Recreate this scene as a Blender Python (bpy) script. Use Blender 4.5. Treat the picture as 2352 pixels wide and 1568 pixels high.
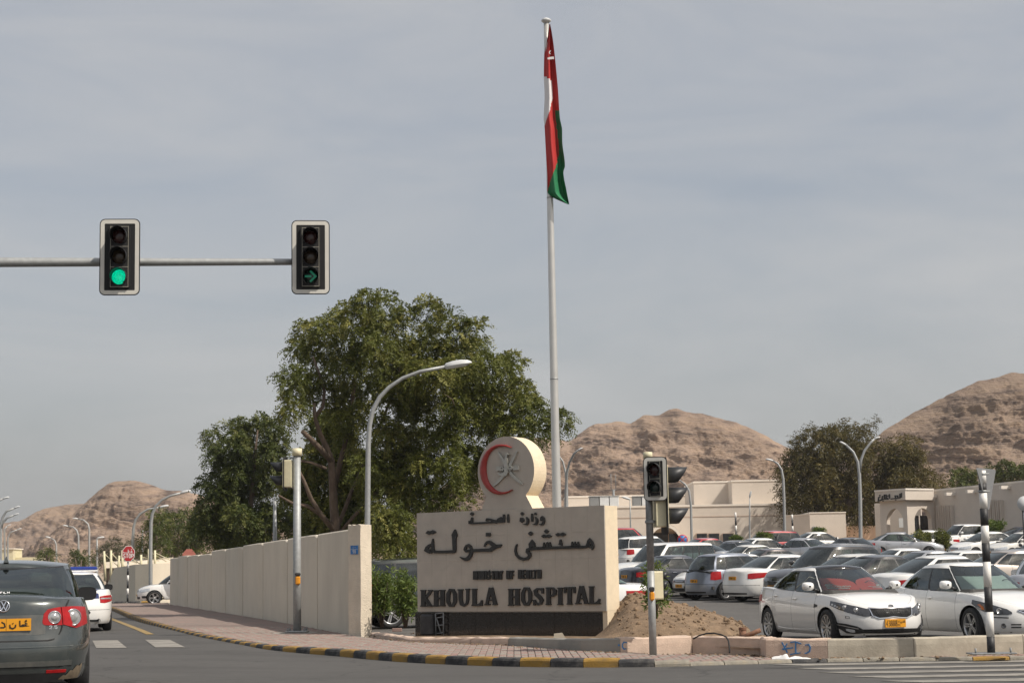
import bpy, bmesh, math, random
import numpy as np
from mathutils import Vector, Matrix
random.seed(7)
rng = np.random.default_rng(7)
sc = bpy.context.scene
col = sc.collection
for o in list(bpy.data.objects):
    bpy.data.objects.remove(o)

# ------------------------------------------------------------------ camera
FP = 4000.0                      # focal length in measuring units (photo measured at 2352 x 1568)
TH = math.atan(0.1333)           # pitch up
RO = math.radians(0.97)          # roll
EYE = 1.30
cam = bpy.data.cameras.new('camera')
cam.lens = 36.0 * FP / 2352.0
cam.sensor_width = 36.0
cam.clip_start = 0.5
cam.clip_end = 6000.0
camo = bpy.data.objects.new('camera', cam)
col.objects.link(camo)
FW = Vector((0, math.cos(TH), math.sin(TH)))
EX = Vector((1, 0, 0))
EYV = Vector((0, -math.sin(TH), math.cos(TH)))
eu = math.cos(RO) * EX - math.sin(RO) * EYV
ev = math.sin(RO) * EX + math.cos(RO) * EYV
M = Matrix((eu, ev, -FW)).transposed().to_4x4()
M.translation = (0, 0, EYE)
camo.matrix_world = M
sc.camera = camo
CAMP = Vector((0, 0, EYE))

# ------------------------------------------------------------------ sky, sun, exposure
SUN_EL = math.radians(49)
SUN_H = Vector((0.86, -0.51, 0)).normalized()
sun_dir = Vector((SUN_H.x * math.cos(SUN_EL), SUN_H.y * math.cos(SUN_EL), math.sin(SUN_EL)))
w = bpy.data.worlds.new('World')
sc.world = w
w.use_nodes = True
wn, wl = w.node_tree.nodes, w.node_tree.links
wn.clear()
wo = wn.new('ShaderNodeOutputWorld')
bg = wn.new('ShaderNodeBackground')
bg.inputs['Strength'].default_value = 0.10
sky = wn.new('ShaderNodeTexSky')
sky.sky_type = 'NISHITA'
sky.sun_disc = False
sky.sun_elevation = SUN_EL
sky.sun_rotation = math.atan2(SUN_H.x, SUN_H.y)
sky.air_density = 1.0
sky.dust_density = 4.0
sky.ozone_density = 1.0
# thin high cloud veil: a pale grey layer, uneven, over the clear sky
wtc = wn.new('ShaderNodeTexCoord')
wmap = wn.new('ShaderNodeMapping')
wmap.inputs['Scale'].default_value = (2.2, 2.2, 9.0)
wmap.inputs['Rotation'].default_value = (0.0, 0.25, 0.0)
wnoi = wn.new('ShaderNodeTexNoise')
wnoi.inputs['Scale'].default_value = 1.6
wnoi.inputs['Detail'].default_value = 7
wnoi.inputs['Roughness'].default_value = 0.58
wnoi.inputs['Distortion'].default_value = 0.6
wmr = wn.new('ShaderNodeMapRange')
wmr.inputs['From Min'].default_value = 0.3
wmr.inputs['From Max'].default_value = 0.75
wmr.inputs['To Min'].default_value = 0.40
wmr.inputs['To Max'].default_value = 0.86
wmix = wn.new('ShaderNodeMix')
wmix.data_type = 'RGBA'
wmix.inputs[7].default_value = (4.92, 4.92, 4.92, 1)
wl.new(wtc.outputs['Generated'], wmap.inputs['Vector'])
wl.new(wmap.outputs['Vector'], wnoi.inputs['Vector'])
wl.new(wnoi.outputs['Fac'], wmr.inputs['Value'])
wl.new(wmr.outputs['Result'], wmix.inputs[0])
wl.new(sky.outputs['Color'], wmix.inputs[6])
wl.new(wmix.outputs[2], bg.inputs['Color'])
wl.new(bg.outputs['Background'], wo.inputs['Surface'])

sl = bpy.data.lights.new('sun', 'SUN')
sl.energy = 3.6
sl.angle = math.radians(0.6)
sl.color = (1.0, 0.93, 0.83)
so = bpy.data.objects.new('sun', sl)
so.rotation_euler = (-sun_dir).to_track_quat('-Z', 'Y').to_euler()
so.location = (30, -20, 60)
col.objects.link(so)

vs = sc.view_settings
vs.view_transform = 'Standard'
vs.look = 'None'
vs.exposure = 0.22
vs.gamma = 1.0
vs.use_curve_mapping = False
sc.cycles.use_denoising = True
sc.cycles.max_bounces = 6
sc.cycles.transparent_max_bounces = 12
sc.cycles.caustics_reflective = False
sc.cycles.caustics_refractive = False

# ------------------------------------------------------------------ measuring helpers
def ray(px, py):
    u = px - 1176.0
    v = 784.0 - py
    c, s = math.cos(RO), math.sin(RO)
    u0 = u * c + v * s
    v0 = -u * s + v * c
    return FW + EX * (u0 / FP) + EYV * (v0 / FP)

def at(px, py, d):
    r = ray(px, py)
    return CAMP + r * (d / r.y)

def gnd(px, py, z=0.0):
    r = ray(px, py)
    return CAMP + r * ((z - EYE) / r.z)

def onplane(px, py, o, n):
    r = ray(px, py)
    return CAMP + r * ((o - CAMP).dot(n) / r.dot(n))

def proj(p):
    q = Vector(p) - CAMP
    z = q.dot(FW)
    return (1176 + q.dot(eu) / z * FP, 784 - q.dot(ev) / z * FP, z)

def smooth(a, b, x):
    t = min(1.0, max(0.0, (x - a) / (b - a)))
    return t * t * (3 - 2 * t)

def curve(pts):
    xs = [p[0] for p in pts]
    ys = [p[1] for p in pts]
    n = len(xs)
    m = []
    for i in range(n):
        if i == 0: m.append((ys[1] - ys[0]) / (xs[1] - xs[0]))
        elif i == n - 1: m.append((ys[-1] - ys[-2]) / (xs[-1] - xs[-2]))
        else:
            a = (ys[i] - ys[i-1]) / (xs[i] - xs[i-1])
            b = (ys[i+1] - ys[i]) / (xs[i+1] - xs[i])
            m.append(0.0 if a * b <= 0 else 2 * a * b / (a + b))
    def f(x):
        if x <= xs[0]: return ys[0]
        if x >= xs[-1]: return ys[-1]
        i = 0
        while x > xs[i+1]: i += 1
        h = xs[i+1] - xs[i]
        t = (x - xs[i]) / h
        t2, t3 = t * t, t * t * t
        return ((2*t3 - 3*t2 + 1) * ys[i] + (t3 - 2*t2 + t) * h * m[i]
                + (-2*t3 + 3*t2) * ys[i+1] + (t3 - t2) * h * m[i+1])
    return f

# ------------------------------------------------------------------ materials
MATS = {}
def pmat(name, base, rough=0.6, metal=0.0, var=0.12, scale=6.0, bump=0.0, bscale=60.0, coat=0.0,
         spec=0.5, emit=None, estr=0.0, var2=0.0, scale2=0.7, tint2=None, dist=0.02, stretch=None, transl=None):
    if name in MATS: return MATS[name]
    m = bpy.data.materials.new(name)
    m.use_nodes = True
    nt = m.node_tree
    n, l = nt.nodes, nt.links
    b = n['Principled BSDF']
    b.inputs['Roughness'].default_value = rough
    b.inputs['Metallic'].default_value = metal
    b.inputs['Specular IOR Level'].default_value = spec
    if coat:
        b.inputs['Coat Weight'].default_value = coat
        b.inputs['Coat Roughness'].default_value = 0.04
    tc = n.new('ShaderNodeTexCoord')
    vec = tc.outputs['Object']
    if stretch:
        mp = n.new('ShaderNodeMapping')
        mp.inputs['Scale'].default_value = stretch
        l.new(vec, mp.inputs['Vector'])
        vec = mp.outputs['Vector']
    no = n.new('ShaderNodeTexNoise')
    no.inputs['Scale'].default_value = scale
    no.inputs['Detail'].default_value = 5
    no.inputs['Roughness'].default_value = 0.6
    l.new(vec, no.inputs['Vector'])
    mr = n.new('ShaderNodeMapRange')
    mr.inputs['From Min'].default_value = 0.28
    mr.inputs['From Max'].default_value = 0.72
    mr.inputs['To Min'].default_value = 1 - var
    mr.inputs['To Max'].default_value = 1 + var
    l.new(no.outputs['Fac'], mr.inputs['Value'])
    mx = n.new('ShaderNodeMix')
    mx.data_type = 'RGBA'
    mx.blend_type = 'MULTIPLY'
    mx.inputs[0].default_value = 1.0
    mx.inputs[6].default_value = (*base, 1)
    l.new(mr.outputs['Result'], mx.inputs[7])
    outc = mx.outputs[2]
    if var2 or tint2:
        n2 = n.new('ShaderNodeTexNoise')
        n2.inputs['Scale'].default_value = scale2
        n2.inputs['Detail'].default_value = 6
        n2.inputs['Roughness'].default_value = 0.65
        l.new(vec, n2.inputs['Vector'])
        m2 = n.new('ShaderNodeMapRange')
        m2.inputs['From Min'].default_value = 0.45
        m2.inputs['From Max'].default_value = 0.7
        m2.inputs['To Min'].default_value = 0.0
        m2.inputs['To Max'].default_value = var2
        l.new(n2.outputs['Fac'], m2.inputs['Value'])
        mm = n.new('ShaderNodeMix')
        mm.data_type = 'RGBA'
        t = tint2 or tuple(c * 0.6 for c in base)
        mm.inputs[7].default_value = (*t, 1)
        l.new(m2.outputs['Result'], mm.inputs[0])
        l.new(outc, mm.inputs[6])
        outc = mm.outputs[2]
    l.new(outc, b.inputs['Base Color'])
    if bump:
        nb = n.new('ShaderNodeTexNoise')
        nb.inputs['Scale'].default_value = bscale
        nb.inputs['Detail'].default_value = 4
        l.new(tc.outputs['Object'], nb.inputs['Vector'])
        bu = n.new('ShaderNodeBump')
        bu.inputs['Strength'].default_value = bump
        bu.inputs['Distance'].default_value = dist
        l.new(nb.outputs['Fac'], bu.inputs['Height'])
        l.new(bu.outputs['Normal'], b.inputs['Normal'])
    if emit:
        b.inputs['Emission Color'].default_value = (*emit, 1)
        b.inputs['Emission Strength'].default_value = estr
    MATS[name] = m
    return m

def paint(name, base, metal=0.0, rough=0.35, coat=1.0, var=0.04, dusty=0.15):
    return pmat(name, base, rough=rough, metal=metal, var=var, scale=2.5, coat=coat,
                var2=dusty, scale2=1.3, tint2=(0.36, 0.32, 0.27))

def glassmat(name, tint, refl=1.0, rough=0.02):
    if name in MATS: return MATS[name]
    m = bpy.data.materials.new(name)
    m.use_nodes = True
    n, l = m.node_tree.nodes, m.node_tree.links
    n.clear()
    out = n.new('ShaderNodeOutputMaterial')
    tr = n.new('ShaderNodeBsdfTransparent')
    tr.inputs['Color'].default_value = (*tint, 1)
    gl = n.new('ShaderNodeBsdfGlossy')
    gl.inputs['Roughness'].default_value = rough
    gl.inputs['Color'].default_value = (0.9, 0.95, 0.93, 1)
    fr = n.new('ShaderNodeFresnel')
    fr.inputs['IOR'].default_value = 1.6
    no = n.new('ShaderNodeTexNoise')
    no.inputs['Scale'].default_value = 2.0
    ad = n.new('ShaderNodeMath')
    ad.operation = 'MULTIPLY_ADD'
    ad.inputs[1].default_value = 0.10
    l.new(no.outputs['Fac'], ad.inputs[0])
    l.new(fr.outputs['Fac'], ad.inputs[2])
    mx = n.new('ShaderNodeMixShader')
    l.new(ad.outputs['Value'], mx.inputs['Fac'])
    l.new(tr.outputs['BSDF'], mx.inputs[1])
    l.new(gl.outputs['BSDF'], mx.inputs[2])
    l.new(mx.outputs['Shader'], out.inputs['Surface'])
    MATS[name] = m
    return m

# ------------------------------------------------------------------ mesh helpers
class MB:
    def __init__(s):
        s.v = []; s.f = []; s.m = []; s.sm = []
    def add(s, vs, fs, mi=0, sm=False):
        o = len(s.v)
        s.v += [tuple(p) for p in vs]
        for f in fs:
            s.f.append(tuple(i + o for i in f)); s.m.append(mi); s.sm.append(sm)
        return s
    def box(s, c, size, mi=0, rot=None, taper=1.0):
        x, y, z = size[0]/2, size[1]/2, size[2]/2
        vs = [(-x,-y,-z),(x,-y,-z),(x,y,-z),(-x,y,-z),(-x*taper,-y*taper,z),(x*taper,-y*taper,z),(x*taper,y*taper,z),(-x*taper,y*taper,z)]
        if rot is not None: vs = [rot @ Vector(p) for p in vs]
        vs = [(p[0]+c[0], p[1]+c[1], p[2]+c[2]) for p in vs]
        return s.add(vs, [(3,2,1,0),(4,5,6,7),(0,1,5,4),(1,2,6,5),(2,3,7,6),(3,0,4,7)], mi)
    def bbox(s, c, size, bev=0.02, mi=0, rot=None):
        # box with chamfered vertical and horizontal edges
        x, y, z = size[0]/2, size[1]/2, size[2]/2
        b = min(bev, x*.9, y*.9, z*.9)
        def ring(xx, yy, cc, zz):
            return [(-xx+cc,-yy,zz),(xx-cc,-yy,zz),(xx,-yy+cc,zz),(xx,yy-cc,zz),(xx-cc,yy,zz),(-xx+cc,yy,zz),(-xx,yy-cc,zz),(-xx,-yy+cc,zz)]
        vs = ring(x-b,y-b,b*.5,-z)+ring(x,y,b,-z+b)+ring(x,y,b,z-b)+ring(x-b,y-b,b*.5,z)
        fs = [tuple(range(7,-1,-1)), tuple(range(24,32))]
        for r in range(3):
            for i in range(8):
                j = (i+1) % 8
                fs.append((r*8+i, r*8+j, r*8+8+j, r*8+8+i))
        if rot is not None: vs = [tuple(rot @ Vector(p)) for p in vs]
        vs = [(p[0]+c[0], p[1]+c[1], p[2]+c[2]) for p in vs]
        return s.add(vs, fs, mi)
    def tube(s, pts, rad, n=8, mi=0, caps=True, sm=True):
        pts = [Vector(p) for p in pts]
        if not hasattr(rad, '__len__'): rad = [rad]*len(pts)
        vs = []; fs = []
        up = Vector((0, 0, 1))
        prev = None
        for i, p in enumerate(pts):
            t = (pts[min(i+1, len(pts)-1)] - pts[max(i-1, 0)])
            if t.length < 1e-9: t = Vector((0, 0, 1))
            t.normalize()
            if prev is None:
                a = t.cross(up)
                if a.length < 1e-3: a = t.cross(Vector((1, 0, 0)))
            else:
                a = prev - t * prev.dot(t)
            a.normalize(); prev = a
            b = t.cross(a)
            for k in range(n):
                an = 2*math.pi*k/n
                vs.append(p + (a*math.cos(an) + b*math.sin(an))*rad[i])
        for i in range(len(pts)-1):
            for k in range(n):
                k2 = (k+1) % n
                fs.append((i*n+k, i*n+k2, (i+1)*n+k2, (i+1)*n+k))
        o = len(s.v)
        s.add(vs, fs, mi, sm)
        if caps:
            s.f.append(tuple(o+k for k in range(n-1, -1, -1))); s.m.append(mi); s.sm.append(False)
            s.f.append(tuple(o+(len(pts)-1)*n+k for k in range(n))); s.m.append(mi); s.sm.append(False)
        return s
    def grid(s, P, mi=0, sm=True, flip=False):
        nr, nc = len(P), len(P[0])
        vs = [p for r in P for p in r]
        fs = []
        for i in range(nr-1):
            for j in range(nc-1):
                q = (i*nc+j, i*nc+j+1, (i+1)*nc+j+1, (i+1)*nc+j)
                fs.append(q[::-1] if flip else q)
        return s.add(vs, fs, mi, sm)
    def prism(s, poly, z0, z1, mi=0, fn=None):
        # polygon extruded; fn maps (x, y, z)
        n = len(poly)
        vs = [(p[0], p[1], z0) for p in poly] + [(p[0], p[1], z1) for p in poly]
        if fn: vs = [fn(*p) for p in vs]
        fs = [tuple(range(n-1, -1, -1)), tuple(range(n, 2*n))]
        for i in range(n):
            j = (i+1) % n
            fs.append((i, j, n+j, n+i))
        return s.add(vs, fs, mi)
    def lathe(s, prof, n=24, mi=0, axis='z', c=(0,0,0), sm=True, a0=0, a1=2*math.pi):
        vs = []; fs = []
        full = abs(a1-a0-2*math.pi) < 1e-6
        m = n if full else n+1
        for (r, h) in prof:
            for k in range(m):
                a = a0+(a1-a0)*k/n
                x, y = r*math.cos(a), r*math.sin(a)
                if axis == 'z': p = (x, y, h)
                elif axis == 'y': p = (x, h, y)
                else: p = (h, x, y)
                vs.append((p[0]+c[0], p[1]+c[1], p[2]+c[2]))
        for i in range(len(prof)-1):
            for k in range(n):
                k2 = (k+1) % m
                fs.append((i*m+k, i*m+k2, (i+1)*m+k2, (i+1)*m+k))
        return s.add(vs, fs, mi, sm)
    def mesh(s, name):
        me = bpy.data.meshes.new(name)
        me.from_pydata(s.v, [], s.f)
        me.polygons.foreach_set('material_index', s.m)
        me.polygons.foreach_set('use_smooth', s.sm)
        me.update()
        return me
    def build(s, name, mats, parent=None, loc=None, fix=True):
        me = s.mesh(name)
        if fix: fixnormals(me)
        return mkobj(name, me, mats, parent, loc)

def fixnormals(me):
    bm = bmesh.new(); bm.from_mesh(me)
    bmesh.ops.recalc_face_normals(bm, faces=bm.faces)
    bm.to_mesh(me); bm.free()

def mkobj(name, me, mats, parent=None, loc=None):
    o = bpy.data.objects.new(name, me)
    if mats is not None:
        if not isinstance(mats, (list, tuple)): mats = [mats]
        if len(me.materials) == 0:
            for m in mats: me.materials.append(m)
    col.objects.link(o)
    if parent: o.parent = parent
    if loc is not None: o.location = loc
    return o

def empty(name, loc=(0,0,0), rz=0.0):
    o = bpy.data.objects.new(name, None)
    o.empty_display_size = 0.2
    o.location = loc
    o.rotation_euler = (0, 0, rz)
    col.objects.link(o)
    return o

def tag(o, label=None, cat=None, group=None, kind=None):
    if label: o['label'] = label
    if cat: o['category'] = cat
    if group: o['group'] = group
    if kind: o['kind'] = kind
    return o

def fast_mesh(name, V, Fq, mats=None, smooth_=False, attr=None):
    # numpy quads
    me = bpy.data.meshes.new(name)
    nv, nf = len(V), len(Fq)
    k = Fq.shape[1]
    me.vertices.add(nv)
    me.vertices.foreach_set('co', V.astype(np.float32).ravel())
    me.loops.add(nf*k)
    me.loops.foreach_set('vertex_index', Fq.astype(np.int32).ravel())
    me.polygons.add(nf)
    me.polygons.foreach_set('loop_start', np.arange(0, nf*k, k, dtype=np.int32))
    me.polygons.foreach_set('loop_total', np.full(nf, k, dtype=np.int32))
    if smooth_: me.polygons.foreach_set('use_smooth', np.ones(nf, dtype=bool))
    me.update(calc_edges=True)
    if attr is not None:
        a = me.attributes.new('tone', 'FLOAT', 'FACE')
        a.data.foreach_set('value', attr.astype(np.float32))
    return me

# value noise
_T = rng.random((256, 256))
def vn(x, y, seed=0):
    x = np.asarray(x, float) + seed*17.3; y = np.asarray(y, float) + seed*31.7
    xi, yi = np.floor(x).astype(int), np.floor(y).astype(int)
    fx, fy = x-xi, y-yi
    fx = fx*fx*(3-2*fx); fy = fy*fy*(3-2*fy)
    a = _T[xi & 255, yi & 255]; b = _T[(xi+1) & 255, yi & 255]
    c = _T[xi & 255, (yi+1) & 255]; d = _T[(xi+1) & 255, (yi+1) & 255]
    return (a*(1-fx)+b*fx)*(1-fy)+(c*(1-fx)+d*fx)*fy
def fbm(x, y, o=5, seed=0, g=0.5):
    s = 0; a = 1; t = 0
    for i in range(o):
        s = s+a*vn(x, y, seed+i); t += a
        x = np.asarray(x)*2.03; y = np.asarray(y)*2.03; a *= g
    return s/t

# stroke lettering: poly-lines (x, y[, w]) -> solid ribbons. fn maps (x, y, depth) to 3D
def ribbons(mb, strokes, width, d0, d1, fn, mi=0):
    for si, st in enumerate(strokes):
        pts = [Vector((p[0], p[1])) for p in st]
        ws = [(p[2] if len(p) > 2 else width)/2 for p in st]
        n = len(pts)
        closed = n > 3 and (pts[0]-pts[-1]).length < 1e-6
        L, R = [], []
        for i in range(n):
            if closed:
                a = pts[i-1] if i > 0 else pts[-2]
                b = pts[i+1] if i < n-1 else pts[1]
            else:
                a = pts[max(i-1, 0)]; b = pts[min(i+1, n-1)]
            d1_ = (pts[i]-a); d2_ = (b-pts[i])
            if d1_.length < 1e-9: d1_ = d2_
            if d2_.length < 1e-9: d2_ = d1_
            t = (d1_.normalized()+d2_.normalized())
            if t.length < 1e-6: t = d1_
            t.normalize()
            nn = Vector((-t.y, t.x))
            co = max(0.5, nn.dot(Vector((-d2_.normalized().y, d2_.normalized().x))))
            L.append(pts[i]+nn*ws[i]/co); R.append(pts[i]-nn*ws[i]/co)
        top = d1+0.0012*(si % 7)*(1 if d1 > d0 else -1)
        vs = []
        for i in range(n):
            vs += [fn(L[i].x, L[i].y, d0), fn(R[i].x, R[i].y, d0), fn(R[i].x, R[i].y, top), fn(L[i].x, L[i].y, top)]
        fs = []
        for i in range(n-1):
            a, b = i*4, (i+1)*4
            fs += [(a+2, a+3, b+3, b+2), (a+1, a+2, b+2, b+1), (a+3, a, b, b+3)]
        if not closed:
            fs += [(0, 1, 2, 3), ((n-1)*4+3, (n-1)*4+2, (n-1)*4+1, (n-1)*4)]
        mb.add(vs, fs, mi)

def arc(cx, cy, rx, ry, a0, a1, n=10):
    return [(cx+rx*math.cos(math.radians(a0+(a1-a0)*i/n)), cy+ry*math.sin(math.radians(a0+(a1-a0)*i/n))) for i in range(n+1)]

GLY = {
 'A': [[(0,0),(.5,1),(1,0)],[(.2,.35),(.8,.35)]], 'C': [arc(.5,.5,.48,.5,50,310)], 'D': [[(0,0),(0,1),(.5,1),(.95,.75),(.95,.25),(.5,0),(0,0)]],
 'E': [[(.95,1),(0,1),(0,0),(.95,0)],[(0,.52),(.75,.52)]], 'F': [[(.95,1),(0,1),(0,0)],[(0,.52),(.75,.52)]],
 'H': [[(0,0),(0,1)],[(1,0),(1,1)],[(0,.5),(1,.5)]], 'I': [[(.5,0),(.5,1)]], 'K': [[(0,0),(0,1)],[(1,1),(0,.4)],[(.3,.58),(1,0)]],
 'L': [[(0,1),(0,0),(.9,0)]], 'M': [[(0,0),(0,1),(.5,.3),(1,1),(1,0)]], 'N': [[(0,0),(0,1),(1,0),(1,1)]],
 'O': [arc(.5,.5,.48,.5,0,360,18)], 'P': [[(0,0),(0,1),(.6,1),(.95,.85),(.95,.6),(.6,.45),(0,.45)]],
 'R': [[(0,0),(0,1),(.6,1),(.95,.85),(.95,.6),(.6,.47),(0,.47)],[(.5,.47),(1,0)]],
 'S': [[(.92,.82),(.7,1),(.3,1),(.06,.8),(.12,.6),(.85,.4),(.95,.2),(.7,0),(.3,0),(.05,.18)]],
 'T': [[(.5,0),(.5,1)],[(0,1),(1,1)]], 'U': [[(0,1),(0,.25),(.25,0),(.75,0),(1,.25),(1,1)]], 'V': [[(0,1),(.5,0),(1,1)]],
 'W': [[(0,1),(.25,0),(.5,.8),(.75,0),(1,1)]], 'Y': [[(0,1),(.5,.5),(1,1)],[(.5,.5),(.5,0)]],
 '2': [[(.05,.8),(.3,1),(.75,1),(.95,.75),(.8,.5),(.05,0),(1,0)]], '3': [[(.05,.9),(.4,1),(.9,.85),(.85,.6),(.4,.53),(.9,.42),(.95,.15),(.5,0),(.05,.1)]],
 '4': [[(.75,0),(.75,1),(0,.3),(1,.3)]], '5': [[(.9,1),(.1,1),(.08,.55),(.6,.6),(.95,.35),(.7,0),(.05,.08)]],
 '8': [arc(.5,.75,.38,.24,0,360,12), arc(.5,.26,.46,.26,0,360,12)], '9': [arc(.5,.7,.42,.28,0,360,12), [(.92,.7),(.85,.2),(.4,0)]],
 '.': [[(.4,.0),(.4,.1)]], '-': [[(0,.5),(1,.5)]],
 'r': [[(.2,0),(.2,.65)],[(.2,.45),(.5,.65),(.8,.6)]], 'n': [[(.1,0),(.1,.65)],[(.1,.5),(.5,.65),(.85,.5),(.85,0)]],
}
def text(mb, s, x, y, h, wch, gap, sw, d0, d1, fn, mi=0):
    for ch in s:
        if ch == ' ':
            x += wch*0.6+gap; continue
        g = GLY.get(ch) or GLY.get(ch.upper())
        k = 1.0 if ch in GLY else 0.72
        wc = wch*(0.25 if ch in 'I.' else 1.0)
        if g:
            ribbons(mb, [[(x+p[0]*wc if ch not in 'I.' else x+wc/2, y+p[1]*h*k) for p in st] for st in g], sw, d0, d1, fn, mi)
        x += wc+gap
    return x
# Arabic word for the plates, right to left strokes in a unit box 2.1 x 1
AR_OMAN = [[(2.0,.5),(1.8,.62),(1.72,.45),(1.85,.32),(2.1,.28),(1.6,.28),(1.5,.3)],[(1.62,.28),(1.55,.45),(1.42,.4),(1.45,.28),(1.2,.28)],
           [(1.2,.28),(1.18,.95)],[(.75,.5),(.72,.2),(.45,.02),(.15,.15),(.12,.5)],[(.42,.68),(.48,.6)],[(1.75,.85),(1.85,.95),(1.9,.82)]]
AR_D = [[(.1,.75),(.35,.6),(.4,.35),(.3,.28),(0,.28)]]
# ------------------------------------------------------------------ base materials
m_asph = pmat('asphalt', (0.078, 0.074, 0.069), rough=0.9, var=0.2, scale=14, bump=0.5, bscale=90, dist=0.008,
              var2=0.7, scale2=0.45, tint2=(0.048, 0.045, 0.042), stretch=(.3, 1.2, 1))
def add_cracks(m, scale=.3, wdt=.010, k=.55):
    n, l = m.node_tree.nodes, m.node_tree.links
    b = n['Principled BSDF']; src = b.inputs['Base Color'].links[0].from_socket
    tc = n.new('ShaderNodeTexCoord'); no = n.new('ShaderNodeTexNoise'); no.inputs['Scale'].default_value = 1.1; no.inputs['Detail'].default_value = 6
    l.new(tc.outputs['Object'], no.inputs['Vector'])
    va = n.new('ShaderNodeVectorMath'); va.operation = 'MULTIPLY_ADD'; va.inputs[1].default_value = (1.6, 1.6, 0)
    l.new(no.outputs['Color'], va.inputs[0]); l.new(tc.outputs['Object'], va.inputs[2])
    vo = n.new('ShaderNodeTexVoronoi'); vo.feature = 'DISTANCE_TO_EDGE'; vo.inputs['Scale'].default_value = scale
    l.new(va.outputs['Vector'], vo.inputs['Vector'])
    mr = n.new('ShaderNodeMapRange'); mr.inputs['From Min'].default_value = 0; mr.inputs['From Max'].default_value = wdt; mr.inputs['To Min'].default_value = k; mr.inputs['To Max'].default_value = 1
    l.new(vo.outputs['Distance'], mr.inputs['Value'])
    mx = n.new('ShaderNodeMix'); mx.data_type = 'RGBA'; mx.blend_type = 'MULTIPLY'; mx.inputs[0].default_value = 1
    l.new(src, mx.inputs[6]); l.new(mr.outputs['Result'], mx.inputs[7]); l.new(mx.outputs[2], b.inputs['Base Color'])
add_cracks(m_asph)
m_lot = pmat('lot_asphalt', (0.10, 0.094, 0.087), rough=0.92, var=0.2, scale=9, bump=0.4, bscale=60, dist=0.01,
             var2=0.5, scale2=0.25, tint2=(0.065, 0.061, 0.056))
m_soil = pmat('soil', (0.215, 0.148, 0.092), rough=0.95, var=0.35, scale=7, bump=0.8, bscale=40, dist=0.03,
              var2=0.6, scale2=2.5, tint2=(0.15, 0.10, 0.062))
m_sand = pmat('desert_ground', (0.36, 0.28, 0.2), rough=0.95, var=0.25, scale=0.3, bump=0.4, bscale=3)
m_conc = pmat('concrete', (0.42, 0.375, 0.30), rough=0.85, var=0.2, scale=4, bump=0.35, bscale=35, dist=0.01,
              var2=0.6, scale2=2.2, tint2=(0.26, 0.22, 0.17))
m_conc_g = pmat('grey_concrete', (0.30, 0.285, 0.25), rough=0.85, var=0.2, scale=5, bump=0.3, bscale=30, dist=0.01,
                var2=0.6, scale2=2.5, tint2=(0.2, 0.18, 0.15))
m_stucco = pmat('pink_stucco', (0.62, 0.47, 0.37), rough=0.9, var=0.12, scale=6, bump=0.9, bscale=70, dist=0.012,
                var2=0.45, scale2=2.0, tint2=(0.42, 0.33, 0.26))
m_wallpaint = pmat('cream_render', (0.68, 0.61, 0.49), rough=0.85, var=0.05, scale=1.2, bump=0.55, bscale=90, dist=0.006,
                   var2=0.45, scale2=.8, tint2=(0.55, 0.48, 0.38), stretch=(1, 1, 0.6))
m_cream_rough = pmat('rough_cream_render', (0.72, 0.63, 0.50), rough=0.9, var=0.1, scale=8, bump=1.0, bscale=55, dist=0.02,
                     var2=0.35, scale2=2, tint2=(0.5, 0.43, 0.34))
m_bld = pmat('beige_facade', (0.63, 0.555, 0.475), rough=0.85, var=0.05, scale=1.2, bump=0.2, bscale=30,
             var2=0.3, scale2=0.5, tint2=(0.54, 0.465, 0.385))
m_bld_trim = pmat('pale_coping', (0.78, 0.71, 0.62), rough=0.8, var=0.06, scale=2)
m_bld_rec = pmat('recess_facade', (0.50, 0.38, 0.30), rough=0.85, var=0.08, scale=2)
m_black = pmat('black_paint', (0.022, 0.022, 0.024), rough=0.55, var=0.25, scale=9, var2=0.3, scale2=4, tint2=(0.12, 0.11, 0.1))
m_kblack = pmat('kerb_black', (0.035, 0.035, 0.037), rough=0.75, var=0.3, scale=12, var2=0.85, scale2=5, tint2=(0.17, 0.155, 0.135), bump=0.4, bscale=50)
m_kyellow = pmat('kerb_yellow', (0.37, 0.215, 0.042), rough=0.75, var=0.3, scale=12, var2=0.95, scale2=6, tint2=(0.07, 0.062, 0.048), bump=0.4, bscale=50)
m_kgrey = pmat('kerb_grey', (0.27, 0.245, 0.2), rough=0.85, var=0.25, scale=8, var2=0.6, scale2=3, tint2=(0.36, 0.25, 0.1), bump=0.4, bscale=50)
m_pr = pmat('paver_red', (0.275, 0.18, 0.155), rough=0.9, var=0.25, scale=5, bump=0.3, bscale=80, var2=0.5, scale2=1.3, tint2=(0.3, 0.25, 0.21))
m_pg = pmat('paver_grey', (0.27, 0.235, 0.20), rough=0.9, var=0.25, scale=5, bump=0.3, bscale=80, var2=0.5, scale2=1.3, tint2=(0.24, 0.2, 0.17))
m_joint = pmat('paver_bed', (0.22, 0.175, 0.15), rough=0.95, var=0.3, scale=9, bump=0.4, bscale=60, var2=0.7, scale2=1.5, tint2=(0.32, 0.2, 0.17))
m_white = pmat('road_white', (0.28, 0.26, 0.228), rough=0.88, var=0.3, scale=9, var2=1.0, scale2=3.2, tint2=(0.13, 0.12, 0.108), stretch=(.5, 1.5, 1))
m_yline = pmat('road_yellow', (0.30, 0.205, 0.075), rough=0.8, var=0.2, scale=9, var2=0.7, scale2=2.5, tint2=(0.17, 0.14, 0.1))
m_galv = pmat('galvanised_steel', (0.35, 0.36, 0.355), rough=0.55, metal=0.35, var=0.16, scale=14, var2=0.35, scale2=8, tint2=(0.3, 0.3, 0.3))
m_galv_d = pmat('dark_galvanised_steel', (0.24, 0.245, 0.245), rough=0.55, metal=0.4, var=0.2, scale=16, var2=0.4, scale2=9, tint2=(0.15, 0.15, 0.15))
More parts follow.
